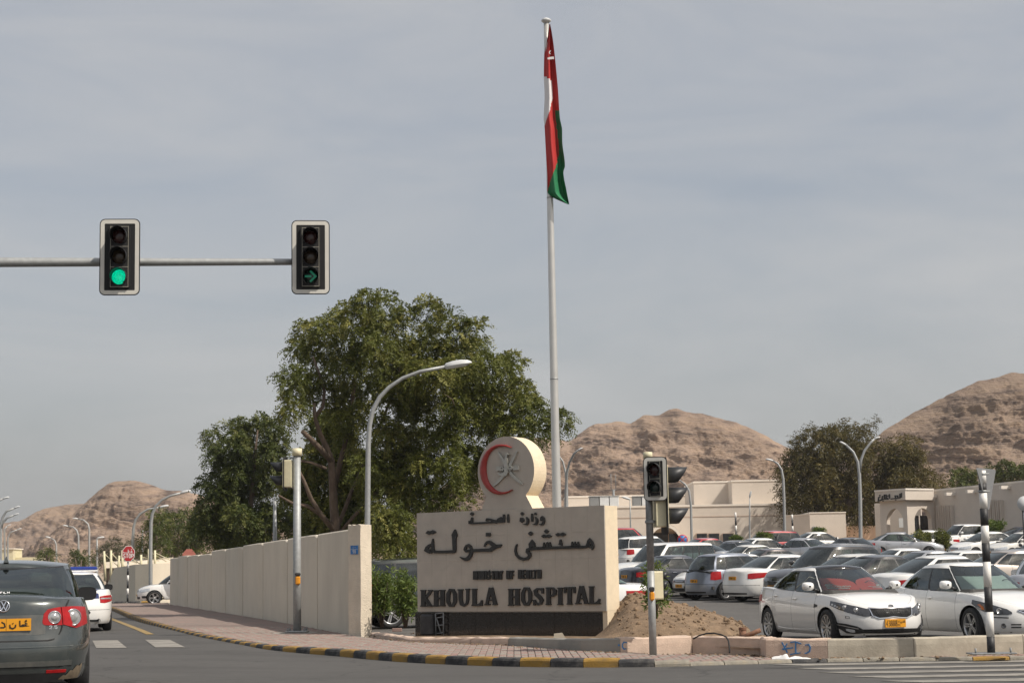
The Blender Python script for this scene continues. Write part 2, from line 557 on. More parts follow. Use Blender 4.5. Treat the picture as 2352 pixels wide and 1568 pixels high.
m_lamp = pmat('lamp_housing', (0.56, 0.57, 0.565), rough=0.45, var=0.06, scale=6)
m_lampglass = pmat('lamp_diffuser', (0.62, 0.63, 0.62), rough=0.25, var=0.1, scale=20)
m_pole_w = pmat('white_pole_paint', (0.76, 0.74, 0.7), rough=0.5, var=0.05, scale=5, var2=0.25, scale2=3, tint2=(0.5, 0.46, 0.4))
m_cream = pmat('cream_metal', (0.68, 0.62, 0.42), rough=0.55, var=0.08, scale=7, var2=0.3, scale2=5, tint2=(0.45, 0.4, 0.27))
m_orange = pmat('orange_plastic', (0.72, 0.29, 0.02), rough=0.45, var=0.1, scale=9)
m_blue = pmat('blue_enamel', (0.03, 0.16, 0.42), rough=0.5, var=0.12, scale=9)
m_spray = pmat('blue_spray', (0.06, 0.2, 0.42), rough=0.8, var=0.25, scale=20)
m_rust = pmat('rusty_steel', (0.2, 0.1, 0.06), rough=0.85, var=0.4, scale=14)
m_rubber = pmat('rubber_black', (0.02, 0.02, 0.021), rough=0.75, var=0.2, scale=8)

# ------------------------------------------------------------------ terrain
W0 = gnd(826, 1453, 0.12)
W1 = gnd(391, 1386.5, 0.12)
WD = Vector((W1.x-W0.x, W1.y-W0.y, 0)); WLEN = WD.length; WD.normalize()
WN = Vector((-WD.y, WD.x, 0))            # towards the road (left)
if WN.x > 0: WN = -WN
LOTY = [0, 30, 36, 45, 55, 64, 72, 85, 100, 115, 130, 150, 260, 1600]
LOTZ = [-0.1, -0.1, -0.1, 0.10, 0.30, 0.42, 0.62, 1.08, 1.74, 2.35, 2.6, 2.75, 3.0, 3.0]
def side(x, y):                           # metres to the right of the boundary wall line
    return -((x-W0.x)*WN.x+(y-W0.y)*WN.y)
def lotz(x, y):
    k = smooth(0.5, 10, side(x, y))
    return k*float(np.interp(y, LOTY, LOTZ))
def roadz(x, y):
    return 0.075*smooth(-2.5, -5.5, x)*smooth(8, 16, y)*(1-smooth(40, 60, y))

def sheet(name, xs, ys, zf, m, kind='structure', keep=None):
    mb = MB()
    idx = {}
    for j, y in enumerate(ys):
        for i, x in enumerate(xs):
            idx[i, j] = len(mb.v); mb.v.append((x, y, zf(x, y)))
    for j in range(len(ys)-1):
        for i in range(len(xs)-1):
            if keep and not keep((xs[i]+xs[i+1])/2, (ys[j]+ys[j+1])/2): continue
            mb.f.append((idx[i, j], idx[i+1, j], idx[i+1, j+1], idx[i, j+1])); mb.m.append(0); mb.sm.append(True)
    o = mb.build(name, m, fix=False)
    return tag(o, kind=kind)

gx = list(np.concatenate([np.linspace(-1500, -80, 12), np.linspace(-70, 90, 41), np.linspace(110, 1500, 12)]))
gy = list(np.concatenate([np.linspace(-60, 20, 6), np.linspace(24, 150, 43), np.linspace(170, 2600, 20)]))
def groundz(x, y):
    if y > 135: return lotz(x, y)-0.06
    return min(lotz(x, y), 0.0)-0.35 if (side(x, y) < 7 or y < 36) else lotz(x, y)-0.12
sheet('ground', gx, gy, groundz, m_sand)
rx = list(np.linspace(-60, 40, 81)); ry = list(np.linspace(-10, 135, 90))
sheet('road', rx, ry, roadz, m_asph, keep=lambda x, y: side(x, y) < 1.0 or y < 27)

lx = list(np.linspace(-12, 62, 75)); ly = list(np.linspace(23.9, 127.9, 80))
sheet('parking_lot', lx, ly, lotz, m_lot, keep=lambda x, y: side(x, y) > 0.8 and (y > 32.5 or (x > 3.9 and y > 24.1)))

def zpav(px): return 0.12-0.075*smooth(1330, 1620, px)
# kerb line: traced points on the road plane, far to near to right
KP = [(225, 1391), (262, 1403), (300, 1420), (346, 1437), (436, 1464), (515, 1481), (602, 1496), (687, 1502.5), (798, 1509), (949, 1521), (1180, 1530), (1480, 1531), (1900, 1520), (2352, 1515), (2760, 1511)]
OUT = [gnd(px, py, 0) for px, py in KP]
def catmull(P, step):
    res = []
    for i in range(len(P)-1):
        p0, p1, p2, p3 = P[max(i-1, 0)], P[i], P[i+1], P[min(i+2, len(P)-1)]
        n = max(2, int((p2-p1).length/0.25))
        for k in range(n):
            t = k/n
            res.append(0.5*((2*p1)+(p2-p0)*t+(2*p0-5*p1+4*p2-p3)*t*t+(3*p1-p0-3*p2+p3)*t*t*t))
    res.append(P[-1])
    return res
dense = catmull(OUT, 0.25)
# resample by arc length
def resample(P, step):
    out = [P[0].copy()]; acc = 0.0
    for i in range(1, len(P)):
        seg = P[i]-P[i-1]; L = seg.length
        while acc+L >= step:
            t = (step-acc)/L
            p = P[i-1]+seg*t
            out.append(p.copy()); P[i-1] = p; seg = P[i]-p; L = seg.length; acc = 0.0
        acc += L
    return out
KS = 0.5
kpts = resample([p.copy() for p in dense], KS)
kerb = empty('kerb', OUT[6]); tag(kerb, kind='structure')
def kerb_mesh(mat, seed):
    random.seed(seed)
    mb = MB()
    L = 0.488
    prof = [(0.0, -0.12), (0.0, 0.085), (0.012, 0.112), (0.035, 0.125), (0.15, 0.128), (0.15, -0.12)]
    n = 5
    rows = []
    for i in range(n):
        x = -L/2+L*i/(n-1)
        e = 0.006 if i in (0, n-1) else 0.0
        rows.append([(x, (e if y < 0.1 else 0)+y+random.uniform(-.002, .002), z-(e if z > 0.05 else 0)+random.uniform(-.002, .002)) for y, z in prof])
    mb.grid(rows, 0, sm=False)
    mb.f.append(tuple(range(len(prof)))); mb.m.append(0); mb.sm.append(False)
    mb.f.append(tuple((n-1)*len(prof)+i for i in range(len(prof)-1, -1, -1))); mb.m.append(0); mb.sm.append(False)
    me = mb.mesh('kerb_stone'); fixnormals(me); me.materials.append(mat)
    return me
km = {'b': kerb_mesh(m_kblack, 1), 'y': kerb_mesh(m_kyellow, 2), 'g': kerb_mesh(m_kgrey, 3)}
# phase: the stone under measured x = 1075 is yellow, x = 1160 black
def kpx(i): return proj(kpts[i])[0]
ph = min(range(len(kpts)-1), key=lambda i: abs((kpx(i)+kpx(i+1))/2-1238)) % 2
for i in range(len(kpts)-1):
    a, b = kpts[i], kpts[i+1]
    mid = (a+b)/2; d = b-a
    px = kpx(i)
    key = 'y' if i % 2 == ph else 'b'
    if px > 1490: key = 'g' if (i*7) % 5 else ('y' if i % 2 else 'b')
    o = bpy.data.objects.new('kerb_stone', km[key]); col.objects.link(o)
    o.parent = kerb
    o.location = mid-kerb.location
    o.location.z = zpav(px)-.12+random.uniform(-.004, .004)
    o.rotation_euler = (random.uniform(-.012, .012), 0, math.atan2(d.y, d.x)+random.uniform(-.01, .01))

# kerb of the far corner by the stop sign
ck = empty('corner_kerb', gnd(300, 1388, 0)); tag(ck, kind='structure')
cA, cB = gnd(258, 1387.5, 0), gnd(352, 1386, 0)
nC = int((cB-cA).length/.62)
for i in range(nC):
    a = cA+(cB-cA)*((i+.5)/nC)
    o = bpy.data.objects.new('kerb_stone', km['y' if (i//2) % 2 else 'b']); col.objects.link(o)
    o.parent = ck; o.location = a-ck.location; o.scale = (1.2, 2.2, 1.35); o.rotation_euler = (0, 0, math.atan2((cB-cA).y, (cB-cA).x))
# pavement
INP = [(330, 1376.5), (360, 1381.5), (392, 1387), (440, 1394), (500, 1404), (570, 1415.5), (650, 1429), (720, 1441), (803, 1456), (922, 1471), (1167, 1481), (1441, 1498), (1600, 1501), (1750, 1506), (1902, 1510), (2352, 1500), (2760, 1493)]
INN = [gnd(px, py, zpav(px)) for px, py in INP]
INN = [Vector((p.x, p.y, 0.12)) for p in INN]
def inner_at(k): return INN[k]
from bisect import bisect
def poly_contains(P, x, y):
    c = False; n = len(P)
    for i in range(n):
        a, b = P[i], P[(i+1) % n]
        if (a[1] > y) != (b[1] > y) and x < (b[0]-a[0])*(y-a[1])/(b[1]-a[1])+a[0]: c = not c
    return c
def offs(P, d):
    r = []
    for i in range(len(P)):
        t = (P[min(i+1, len(P)-1)]-P[max(i-1, 0)]).normalized()
        n = Vector((-t.y, t.x, 0))
        r.append(P[i]+n*d)
    return r
kin = offs(kpts, 0.155)
mb = MB()
nk = len(kpts)
strip = []
for i in range(nk):
    # match the inner line by fraction of length
    f = i/(nk-1)*(len(INN)-1)
    j = min(int(f), len(INN)-2)
# build the inner line densely and pair by projection along the view for a clean strip
ind = resample(catmull(INN, 0.25), 0.25)
def nearest(P, q): return min(P, key=lambda p: (p-q).length_squared)
rows = []
for i, k in enumerate(kin):
    q = nearest(ind, k)
    rows.append((k, q))
top, bot = [], []
for k, q in rows:
    far = smooth(40, 44, k.y)
    z = 0.105+0.012*far+zpav(proj(k)[0])-.12
    bot.append([(k.x+(q.x-k.x)*t, k.y+(q.y-k.y)*t, z) for t in (0, .25, .5, .75, 1)])
mb.grid(bot, 0, sm=True)
# skirt under the inner edge
pave = mb.build('pavement', m_joint, fix=False); tag(pave, kind='structure')
poly = [(k.x, k.y) for k in kin]+[(p.x, p.y) for p in reversed(ind)]
cand = []
for r in range(0, 110):
    for c in range(-130, 130):
        x = c*0.105; y = 22.5+r*0.21+(0.105 if c % 2 else 0.0)
        if y > 43: continue
        if abs(x) > y*0.305+0.5: continue
        if poly_contains(poly, x, y) and poly_contains(poly, x+.05, y+.1) and poly_contains(poly, x-.05, y-.1):
            cand.append((y, x, (c+r//2) % 2 if (r % 5) else (c+1) % 2))
cand.sort()
def paver_mesh(mat):
    mb = MB(); mb.bbox((0, 0, 0), (0.098, 0.203, 0.05), bev=0.006)
    me = mb.mesh('paver'); fixnormals(me); me.materials.append(mat); return me
pmr, pmg = paver_mesh(m_pr), paver_mesh(m_pg)
random.seed(3)
rest = MB()
for i, (y, x, cc) in enumerate(cand):
    z = 0.098+random.uniform(-.004, .004)+zpav(proj((x, y, .1))[0])-.12
    if i < 300:
        o = bpy.data.objects.new('paver', pmg if cc else pmr); col.objects.link(o)
        o.parent = pave; o.location = (x, y, z); o.rotation_euler = (random.uniform(-.02, .02), random.uniform(-.02, .02), random.uniform(-.02, .02))
    else:
        rest.bbox((x, y, z), (0.098, 0.203, 0.05), bev=0.006, mi=cc)
o = rest.build('paver', [m_pr, m_pg], parent=pave, fix=False); tag(o, kind='stuff')

# road markings
def flat(name, pts, z, m, label=None):
    mb = MB()
    mb.prism([(p.x, p.y) for p in pts], z, z+0.003)
    o = mb.build(name, m); tag(o, kind='structure')
    return o
for k, (y, xl) in enumerate([(1525, 1838), (1534, 1900), (1543, 1960), (1552.5, 2030), (1563, 2110)]):
    a = gnd(xl, y+1.5+2.2*0, 0); b = gnd(2500, y-10, 0)
    d0 = a.y
    flat('crossing_stripe', [Vector((a.x, d0-.21, 0)), Vector((30, d0-.05, 0)), Vector((30, d0+.36, 0)), Vector((a.x-.4, d0+.2, 0))], 0.004, m_white)
for q in ([(212, 1476), (270, 1475), (291, 1493), (221, 1493.5)], [(333, 1474), (390, 1474), (425, 1492), (357, 1492.5)]):
    P = [gnd(px, py, 0.03) for px, py in q]
    mb = MB(); mb.prism([(p.x, p.y) for p in P], 0.0, 0.0, fn=lambda x, y, z: (x, y, roadz(x, y)+0.006))
    mb2 = MB(); mb2.add([(p.x, p.y, roadz(p.x, p.y)+0.008) for p in P], [(0, 1, 2, 3)])
    tag(mb2.build('road_block_marking', m_white), kind='structure')
yl = [gnd(px, py, 0.03) for px, py in [(240, 1411), (262, 1421), (290, 1434), (320, 1449), (345, 1461)]]
mb = MB()
g = []
for i, p in enumerate(yl):
    g.append([(p.x-.09, p.y, roadz(p.x, p.y)+.008), (p.x+.09, p.y, roadz(p.x, p.y)+.008)])
mb.grid(g); tag(mb.build('edge_line', m_yline), kind='structure')
# parking bay lines
for (px1, py1, px2, py2) in [(1560, 1376, 1770, 1371), (1580, 1385, 1760, 1381), (1700, 1400, 1760, 1399)]:
    A = gnd(px1, py1, 0.15); B = gnd(px2, py2, 0.15)
    t = (B-A).normalized(); n = Vector((-t.y, t.x, 0))*0.06
    mb = MB()
    g = []
    for k in range(9):
        p = A+(B-A)*k/8
        g.append([(p.x-n.x, p.y-n.y, lotz(p.x-n.x, p.y-n.y)+.006), (p.x+n.x, p.y+n.y, lotz(p.x+n.x, p.y+n.y)+.006)])
    mb.grid(g); tag(mb.build('parking_line', m_white), kind='structure')

# planting bed with the dirt mound
mA, mB_ = gnd(1418, 1465, 0.14), None
moundc = at(1500, 1465, 28.6)
def bedz(x, y):
    z = 0.14+0.03*float(fbm(x*1.5, y*1.5, 3, 5))
    dx = x-2.15; dy = (y-32.6)
    dx = dx/1.6 if dx < 0 else max(0, dx-.1)/2.1
    dy = dy/(2.4 if dy < 0 else 2.6)
    r = math.sqrt(dx*dx+dy*dy)
    h = max(0.0, 1-r)
    if y < 33.2: h *= smooth(1.45, 2.15, x+(y-32)*.0)
    z += 0.70*(h**0.7)*(0.9+0.22*float(fbm(x*2.1, y*2.1, 4, 9)))
    if h > 0: z += 0.05*float(fbm(x*9, y*9, 3, 2))
    return z
bx = list(np.linspace(-3.6, 4.2, 150)); by = list(np.linspace(25.5, 35.4, 170))
lowline = ind
wp = [(p.x, p.y+0.1) for p in INN[8:16]]
def behind_wall(x, y):
    for i in range(len(wp)-1):
        if wp[i][0] <= x <= wp[i+1][0]:
            t = (x-wp[i][0])/(wp[i+1][0]-wp[i][0])
            return y > wp[i][1]+(wp[i+1][1]-wp[i][1])*t
    return False
bed = sheet('planting_bed', bx, by, bedz, m_soil, keep=lambda x, y: behind_wall(x, y) and side(x, y) > 0.2 and (y < 33.6 or x > 0.4))
# clods on the mound: loose small stones, one mass
random.seed(11)
mb = MB()
for i in range(900):
    x = random.uniform(1.8, 4.2); y = random.uniform(26.8, 33.0)
    if not behind_wall(x, y-.15): continue
    z = bedz(x, y)
    s = random.choice([.010, .013, .016, .02, .026, .04])*random.uniform(.7, 1.3)
    R = Matrix.Rotation(random.uniform(0, 6), 3, Vector((random.random(), random.random(), random.random()+.1)).normalized())
    mb.bbox((x, y, z+s*.3), (s*2, s*1.6, s*1.3), bev=s*.5, rot=R)
tag(mb.build('soil_clods', m_soil, fix=False), 'loose clods of brown soil on the dirt mound', 'soil', kind='stuff')

# ------------------------------------------------------------------ low wall along the pavement
LW = [((850, 1457), 0.17, 'a'), ((945, 1473), 0.19, 'a'), ((1081, 1477.5), 0.225, 'a'), ((1167, 1481), 0.25, 'g'), ((1335, 1494), 0.30, 'g'), ((1425, 1498), 0.315, 'p'), ((1590, 1500.5), 0.315, 'p'), ((1745, 1504), 0.31, 'p'), ((1760, 1509), 0.31, 'p'), ((1902, 1510), 0.31, 'c'), ((2100, 1508), 0.315, 'c'), ((2352, 1501), 0.32, 'c'), ((2560, 1496), 0.32, 'c'), ((2760, 1491), 0.32, 'c')]
lw = empty('low_wall', gnd(1425, 1498, 0.12)); tag(lw, 'low wall of pink stucco and bare concrete behind the pavement', 'wall')
lmats = {'a': m_stucco, 'g': m_conc_g, 'p': m_stucco, 'c': m_conc}
LWP = [gnd(px, py, zpav(px)) for (px, py), h, m in LW]
LWP = [Vector((p.x, p.y, 0.12)) for p in LWP]
for i in range(len(LW)-1):
    a, b = LWP[i], LWP[i+1]
    ha, hb = LW[i][1], LW[i+1][1]
    key = LW[i][2]
    t = (b-a); L = t.length; t = t/L
    n = Vector((-t.y, t.x, 0))
    th = 0.22
    nseg = max(3, int(L/0.16))
    rough = 0.012 if key in 'ap' else 0.004
    random.seed(50+i)
    g = []
    for k in range(nseg+1):
        f = k/nseg
        ff = min(max(f, 0.003), 0.997)
        p = a+t*(L*ff)
        z = ha+(hb-ha)*f
        j = lambda s=1: random.uniform(-rough, rough)*s
        front = 0.0
        row = [(p+n*(front), 0.0), (p+n*(front+j(.5)), 0.12+(z-.12)*.5), (p+n*(front+.006+j(.5)), z-.02), (p+n*(.03+j(.5)), z+j()), (p+n*(th-.03), z+j()), (p+n*th, z-.02), (p+n*th, 0.0)]
        g.append([(q.x-lw.location.x, q.y-lw.location.y, zz-lw.location.z) for q, zz in row])
    mb = MB(); mb.grid(g, 0, sm=False)
    nn = len(g[0])
    mb.f.append(tuple(range(nn))); mb.m.append(0); mb.sm.append(False)
    mb.f.append(tuple(len(g)*nn-1-i2 for i2 in range(nn))); mb.m.append(0); mb.sm.append(False)
    mb.build('wall_block', lmats[key], parent=lw)
# spray painted marks on the wall face
def on_seg(i, px, py, off):
    a, b = LWP[i], LWP[i+1]
    t = (b-a).normalized(); n = Vector((-t.y, t.x, 0))
    p = onplane(px, py, a, n)
    p = p-n*off
    return p
def C5(x, y): return ((3000+x/1.912)*.57647, (1900+y/1.912)*.57647)
def C4(x, y): return ((2400+x/1.912)*.57647, (1900+y/1.912)*.57647)
def spray(i, strokes, conv, wpx):
    mb = MB()
    def fn(x, y, d):
        px, py = conv(x, y)
        p = on_seg(i, px, py, d)
        return (p.x-lw.location.x, p.y-lw.location.y, p.z-lw.location.z)
    ribbons(mb, strokes, wpx, -0.004, 0.004, fn)
    return mb.build('spray_mark', m_spray, parent=lw)
KM = [[(220, 1255, 9), (238, 1290, 9), (262, 1335, 10)], [(262, 1265, 7), (248, 1285, 10), (235, 1310, 12), (222, 1306, 10)], [(232, 1305, 9), (270, 1302, 9), (305, 1297, 8)],
      [(285, 1257, 8), (322, 1252, 9), (368, 1268, 8)], [(327, 1254, 9), (325, 1300, 10), (328, 1340, 9)], [(283, 1350, 7), (320, 1341, 9), (362, 1336, 7)],
      [(398, 1277, 8), (425, 1273, 10), (438, 1295, 11), (432, 1325, 11), (410, 1338, 10), (394, 1340, 7)]]
spray(8, KM, C5, 9)
spray(5, [[(187, 1258, 8), (165, 1254, 9), (152, 1270, 10), (152, 1292, 10), (165, 1308, 10), (182, 1304, 8)], [(120, 1278, 14), (131, 1278, 14)]], C4, 9)

# ------------------------------------------------------------------ boundary wall of staggered panels
bw = empty('boundary_wall', W0); tag(bw, 'long cream boundary wall of staggered rendered panels along the pavement', 'wall')
pl = 4.85
ih = 2.18
random.seed(5)
npan = int(round(WLEN/pl))
pl = WLEN/npan
def pt_w(s, off): 
    p = WD*s+WN*off
    return (p.x, p.y)
for k in range(npan):
    s0 = 0.35+k*pl; s1 = s0+pl-0.012
    if k == npan-1: s1 = WLEN
    mb = MB(); g = []
    n = 22
    h = ih+random.uniform(-.045, .045)
    for i in range(n+1):
        f = i/n
        s = s0+(s1-s0)*f
        # near end curls back towards the lot, far end stands proud
        off = 0.03+0.10*smooth(0.0, 0.12, f)-0.112*f
        zt = h-0.06*(1-smooth(0.0, 0.05, f))+.02*f
        g.append([(*pt_w(s, off), -0.2), (*pt_w(s, off), 0.5), (*pt_w(s, off), 1.2), (*pt_w(s, off), zt-.03), (*pt_w(s, off-.03), zt), (*pt_w(s, off-.2), zt), (*pt_w(s, off-.23), zt-.03), (*pt_w(s, off-.23), -0.2)])
    mb.grid(g, 0, sm=False)
    nn = 8
    mb.f.append(tuple(range(nn))); mb.m.append(0); mb.sm.append(False)
    mb.f.append(tuple(len(g)*nn-1-i for i in range(nn))); mb.m.append(0); mb.sm.append(False)
    o = mb.build('wall_panel', m_wallpaint, parent=bw)
# end pillar: rough cream render, two stepped halves
mb = MB()
Rz = Matrix.Rotation(math.atan2(WD.y, WD.x), 3, 'Z')
pA = at(826, 1453, W0.y-0.1)
e0 = gnd(801, 1456, 0.12); e1 = gnd(829, 1456.5, 0.12); e2 = gnd(851, 1451, 0.12)
def tw(mb, a, b, th, z0, z1, jit=0.0):
    t = (b-a).normalized(); n = Vector((-t.y, t.x, 0))
    L = (b-a).length
    N = 6; K = 9
    g = []
    for i in range(N+1):
        row = []
        for j in range(K+1):
            p = a+t*(L*i/N)
            z = z0+(z1-z0)*j/K
            jj = jit if 0 < j < K else jit*1.4
            row.append((p.x-W0.x+n.x*random.uniform(-jj, jj), p.y-W0.y+n.y*random.uniform(-jj, jj), z-W0.z+(random.uniform(-jj, jj)*1.3 if j == K else 0)))
        q = a+t*(L*i/N)+n*th
        row.append((q.x-W0.x, q.y-W0.y, z1-W0.z)); row.append((q.x-W0.x, q.y-W0.y, z0-W0.z))
        g.append(row)
    mb.grid(g, 0, sm=False)
    nn = len(g[0])
    mb.f.append(tuple(range(nn))); mb.m.append(0); mb.sm.append(False)
    mb.f.append(tuple(len(g)*nn-1-i for i in range(nn))); mb.m.append(0); mb.sm.append(False)
tw(mb, e0, e1, 0.3, -0.1, 2.36, 0.008)
mb.build('pillar', m_cream_rough, parent=bw)
mb = MB(); tw(mb, e1+Vector((0.0, 0.30, 0)), e2+Vector((0, 0.03, 0)), 0.22, -0.1, 2.325, 0.004)
mb.build('pillar', m_cream_rough, parent=bw)
# blue house number plate
nplate = empty('number_plate', onplane(815, 1262, e0, Vector((-(e1-e0).y, (e1-e0).x, 0))))
tag(nplate, 'small chipped blue enamel number plate on the pillar of the boundary wall', 'plate')
t = (e1-e0).normalized(); n_ = Vector((t.y, -t.x, 0))
def npf(x, y, d):
    p = t*x+n_*(d+0.012); return (p.x, p.y, y)
mb = MB(); mb.prism([(-.115, -.09), (.115, -.09), (.115, .09), (.06, .09), (.05, .07), (.035, .09), (.0, .085), (-.02, .09), (-.03, .075), (-.04, .09), (-.115, .09)], 0, 0.008, fn=npf)
mb.build('plate', m_blue, parent=nplate)
mb = MB(); text(mb, '98', -0.045, -.07, .07, .038, .018, .01, .008, .0095, npf)
ribbons(mb, [[(-.11, .01), (.11, .01)], [(-.06, .05), (-.02, .04), (0, .055)], [(.02, .05), (.05, .05)]], .006, .008, .0095, npf)
mb.build('numerals', m_lampglass, parent=nplate)
# ------------------------------------------------------------------ rocky hills
def hillmat(name, light, dark, sand, sx):
    m = bpy.data.materials.new(name); m.use_nodes = True
    n, l = m.node_tree.nodes, m.node_tree.links
    b = n['Principled BSDF']; b.inputs['Roughness'].default_value = 0.95
    b.inputs['Specular IOR Level'].default_value = 0.1
    tc = n.new('ShaderNodeTexCoord'); mp = n.new('ShaderNodeMapping')
    mp.inputs['Rotation'].default_value = (0, math.radians(-16), 0)
    mp.inputs['Scale'].default_value = (sx*0.35, sx*0.35, sx*1.7)
    l.new(tc.outputs['Object'], mp.inputs['Vector'])
    a = n.new('ShaderNodeTexNoise'); a.inputs['Scale'].default_value = 1.0; a.inputs['Detail'].default_value = 9; a.inputs['Roughness'].default_value = .68
    l.new(mp.outputs['Vector'], a.inputs['Vector'])
    r = n.new('ShaderNodeValToRGB')
    e = r.color_ramp.elements
    e[0].position = 0.36; e[0].color = (*dark, 1)
    e[1].position = 0.64; e[1].color = (*sand, 1)
    k = r.color_ramp.elements.new(0.47); k.color = (*light, 1)
    l.new(a.outputs['Fac'], r.inputs['Fac'])
    c = n.new('ShaderNodeTexNoise'); c.inputs['Scale'].default_value = sx*0.12; c.inputs['Detail'].default_value = 6
    l.new(tc.outputs['Object'], c.inputs['Vector'])
    mr = n.new('ShaderNodeMapRange'); mr.inputs['From Min'].default_value = .3; mr.inputs['From Max'].default_value = .7; mr.inputs['To Min'].default_value = .75; mr.inputs['To Max'].default_value = 1.2
    l.new(c.outputs['Fac'], mr.inputs['Value'])
    mx = n.new('ShaderNodeMix'); mx.data_type = 'RGBA'; mx.blend_type = 'MULTIPLY'; mx.inputs[0].default_value = 1
    l.new(r.outputs['Color'], mx.inputs[6]); l.new(mr.outputs['Result'], mx.inputs[7])
    l.new(mx.outputs[2], b.inputs['Base Color'])
    nb = n.new('ShaderNodeTexNoise'); nb.inputs['Scale'].default_value = 6.0; nb.inputs['Detail'].default_value = 8; nb.inputs['Roughness'].default_value = .7
    l.new(mp.outputs['Vector'], nb.inputs['Vector'])
    bu = n.new('ShaderNodeBump'); bu.inputs['Strength'].default_value = 1.0; bu.inputs['Distance'].default_value = 1.1
    l.new(nb.outputs['Fac'], bu.inputs['Height']); l.new(bu.outputs['Normal'], b.inputs['Normal'])
    return m

def hill(ridge, dr, db, x0, x1, nx, ny, mat, seed, dip, amp, thick, z0=0.0, back=0.6):
    f = curve(ridge)
    pxs = np.linspace(x0, x1, nx)
    R = [at(px, f(px), dr) for px in pxs]
    X = np.array([r.x for r in R]); Hh = np.array([r.z for r in R])
    # crags along the crest
    Hh = Hh+amp*.8*(fbm(X/thick*.9, X*0+seed, 5, seed, .6)-.5)
    fj = np.concatenate([np.linspace(0, 1, ny), np.linspace(1.02, 1+back, 8)])
    FX, XX = np.meshgrid(fj, X, indexing='ij')
    HH = np.tile(Hh, (len(fj), 1))
    pf = np.where(FX <= 1, FX**0.85, 1-(FX-1)*1.1)
    Y = db+(dr-db)*FX
    Z = z0+(HH-z0)*pf
    # gullies, big relief
    u = XX/(thick*6); v = (Z)/(thick*6); bs = (dr-db)*.16
    edge = np.clip((1-FX)*6, 0, 1)*np.clip(FX*8, 0, 1)
    big = (fbm(XX/bs, Z/bs*.6, 4, seed+3)-.5)*bs*.24
    al = XX*math.cos(dip)-Z*math.sin(dip)
    s = (Z+XX*math.tan(dip))/thick+.9*fbm(u*.7, v*.7, 3, seed+5)+.25*fbm(u*4, v*4, 2, seed+6)
    t = s-np.floor(s)
    lay = _T[np.floor(s).astype(int) & 255, seed & 255]
    mask = np.clip((fbm(al/(thick*4)+lay*37, np.floor(s)*.77, 3, seed+9)-.42)*6, 0, 1)
    ledge = np.where(t < .86, t/.86, (1-t)/.14)*amp*2.6*mask*(.35+lay)
    s2 = (Z+XX*math.tan(dip))/(thick*.37)+1.0*fbm(u*3, v*3, 3, seed+15)
    t2 = s2-np.floor(s2)
    lay2 = _T[np.floor(s2).astype(int) & 255, (seed+50) & 255]
    m2 = np.clip((fbm(al/(thick*1.6)+lay2*53, np.floor(s2)*.77, 3, seed+19)-.45)*6, 0, 1)
    led2 = np.where(t2 < .82, t2/.82, (1-t2)/.18)*amp*1.25*m2
    fine = (fbm(u*9, v*11, 4, seed+23, .65)-.5)*amp*1.9
    D = (big+ledge+led2+fine)*np.clip((1-FX)*4.5+.10, 0, 1)
    sl = math.atan2(Hh.max(), dr-db)
    Y2 = Y-D*math.sin(sl+.35); Z2 = Z+D*math.cos(sl+.35)*.8
    V = np.stack([XX, Y2, Z2], -1).reshape(-1, 3)
    ni, nj = len(fj), nx
    I, J = np.meshgrid(np.arange(ni-1), np.arange(nj-1), indexing='ij')
    a = (I*nj+J).ravel()
    Fq = np.stack([a, a+1, a+nj+1, a+nj], -1)
    me = fast_mesh('hill', V, Fq, smooth_=False)
    me.materials.append(mat)
    o = bpy.data.objects.new('hill', me); col.objects.link(o)
    return tag(o, kind='structure')

m_hillC = hillmat('rock_brown', (0.365, 0.268, 0.205), (0.15, 0.112, 0.092), (0.45, 0.325, 0.235), 0.30)
m_hillR = hillmat('rock_tan', (0.36, 0.268, 0.207), (0.15, 0.112, 0.092), (0.44, 0.323, 0.235), 0.36)
m_hillA = hillmat('rock_far', (0.31, 0.225, 0.17), (0.2, 0.15, 0.12), (0.38, 0.27, 0.19), 0.15)
hill([(-400, 1230), (-100, 1190), (0, 1200), (32, 1199), (106, 1167), (157, 1159), (193, 1157), (260, 1160), (330, 1180), (420, 1230), (520, 1290)], 900, 815, -300, 520, 260, 150, m_hillA, 4, .3, 1.6, 5, z0=-2)
hill([(20, 1300), (40, 1278), (75, 1255), (110, 1231), (150, 1195), (193, 1156), (230, 1124), (262, 1105.5), (300, 1104), (330, 1107), (380, 1125), (430, 1130), (470, 1140), (600, 1180), (800, 1230), (950, 1290)], 560, 505, 16, 950, 420, 230, m_hillC, 11, .28, 1.15, 3.4, z0=-2)
hill([(950, 1180), (1050, 1090), (1150, 1030), (1230, 1005), (1289, 1010), (1306, 1013), (1330, 997), (1356, 980), (1380, 973), (1427, 968), (1445, 973), (1483, 952), (1509, 955), (1535, 941), (1550, 936), (1580, 945), (1618, 952), (1706, 976), (1760, 1001), (1792, 1019), (1845, 1042), (1950, 1090), (2050, 1170), (2150, 1260)], 470, 402, 950, 2150, 560, 270, m_hillC, 21, .30, .95, 2.6, z0=1)
hill([(1750, 1230), (1820, 1130), (1900, 1062), (2015, 1003), (2032, 989), (2062, 969), (2118, 939), (2158, 916), (2214, 891), (2250, 876), (2297, 865), (2330, 855), (2352, 857), (2420, 850), (2560, 880), (2800, 980)], 350, 290, 1750, 2800, 520, 260, m_hillR, 31, .05, .8, 2.1, z0=1)

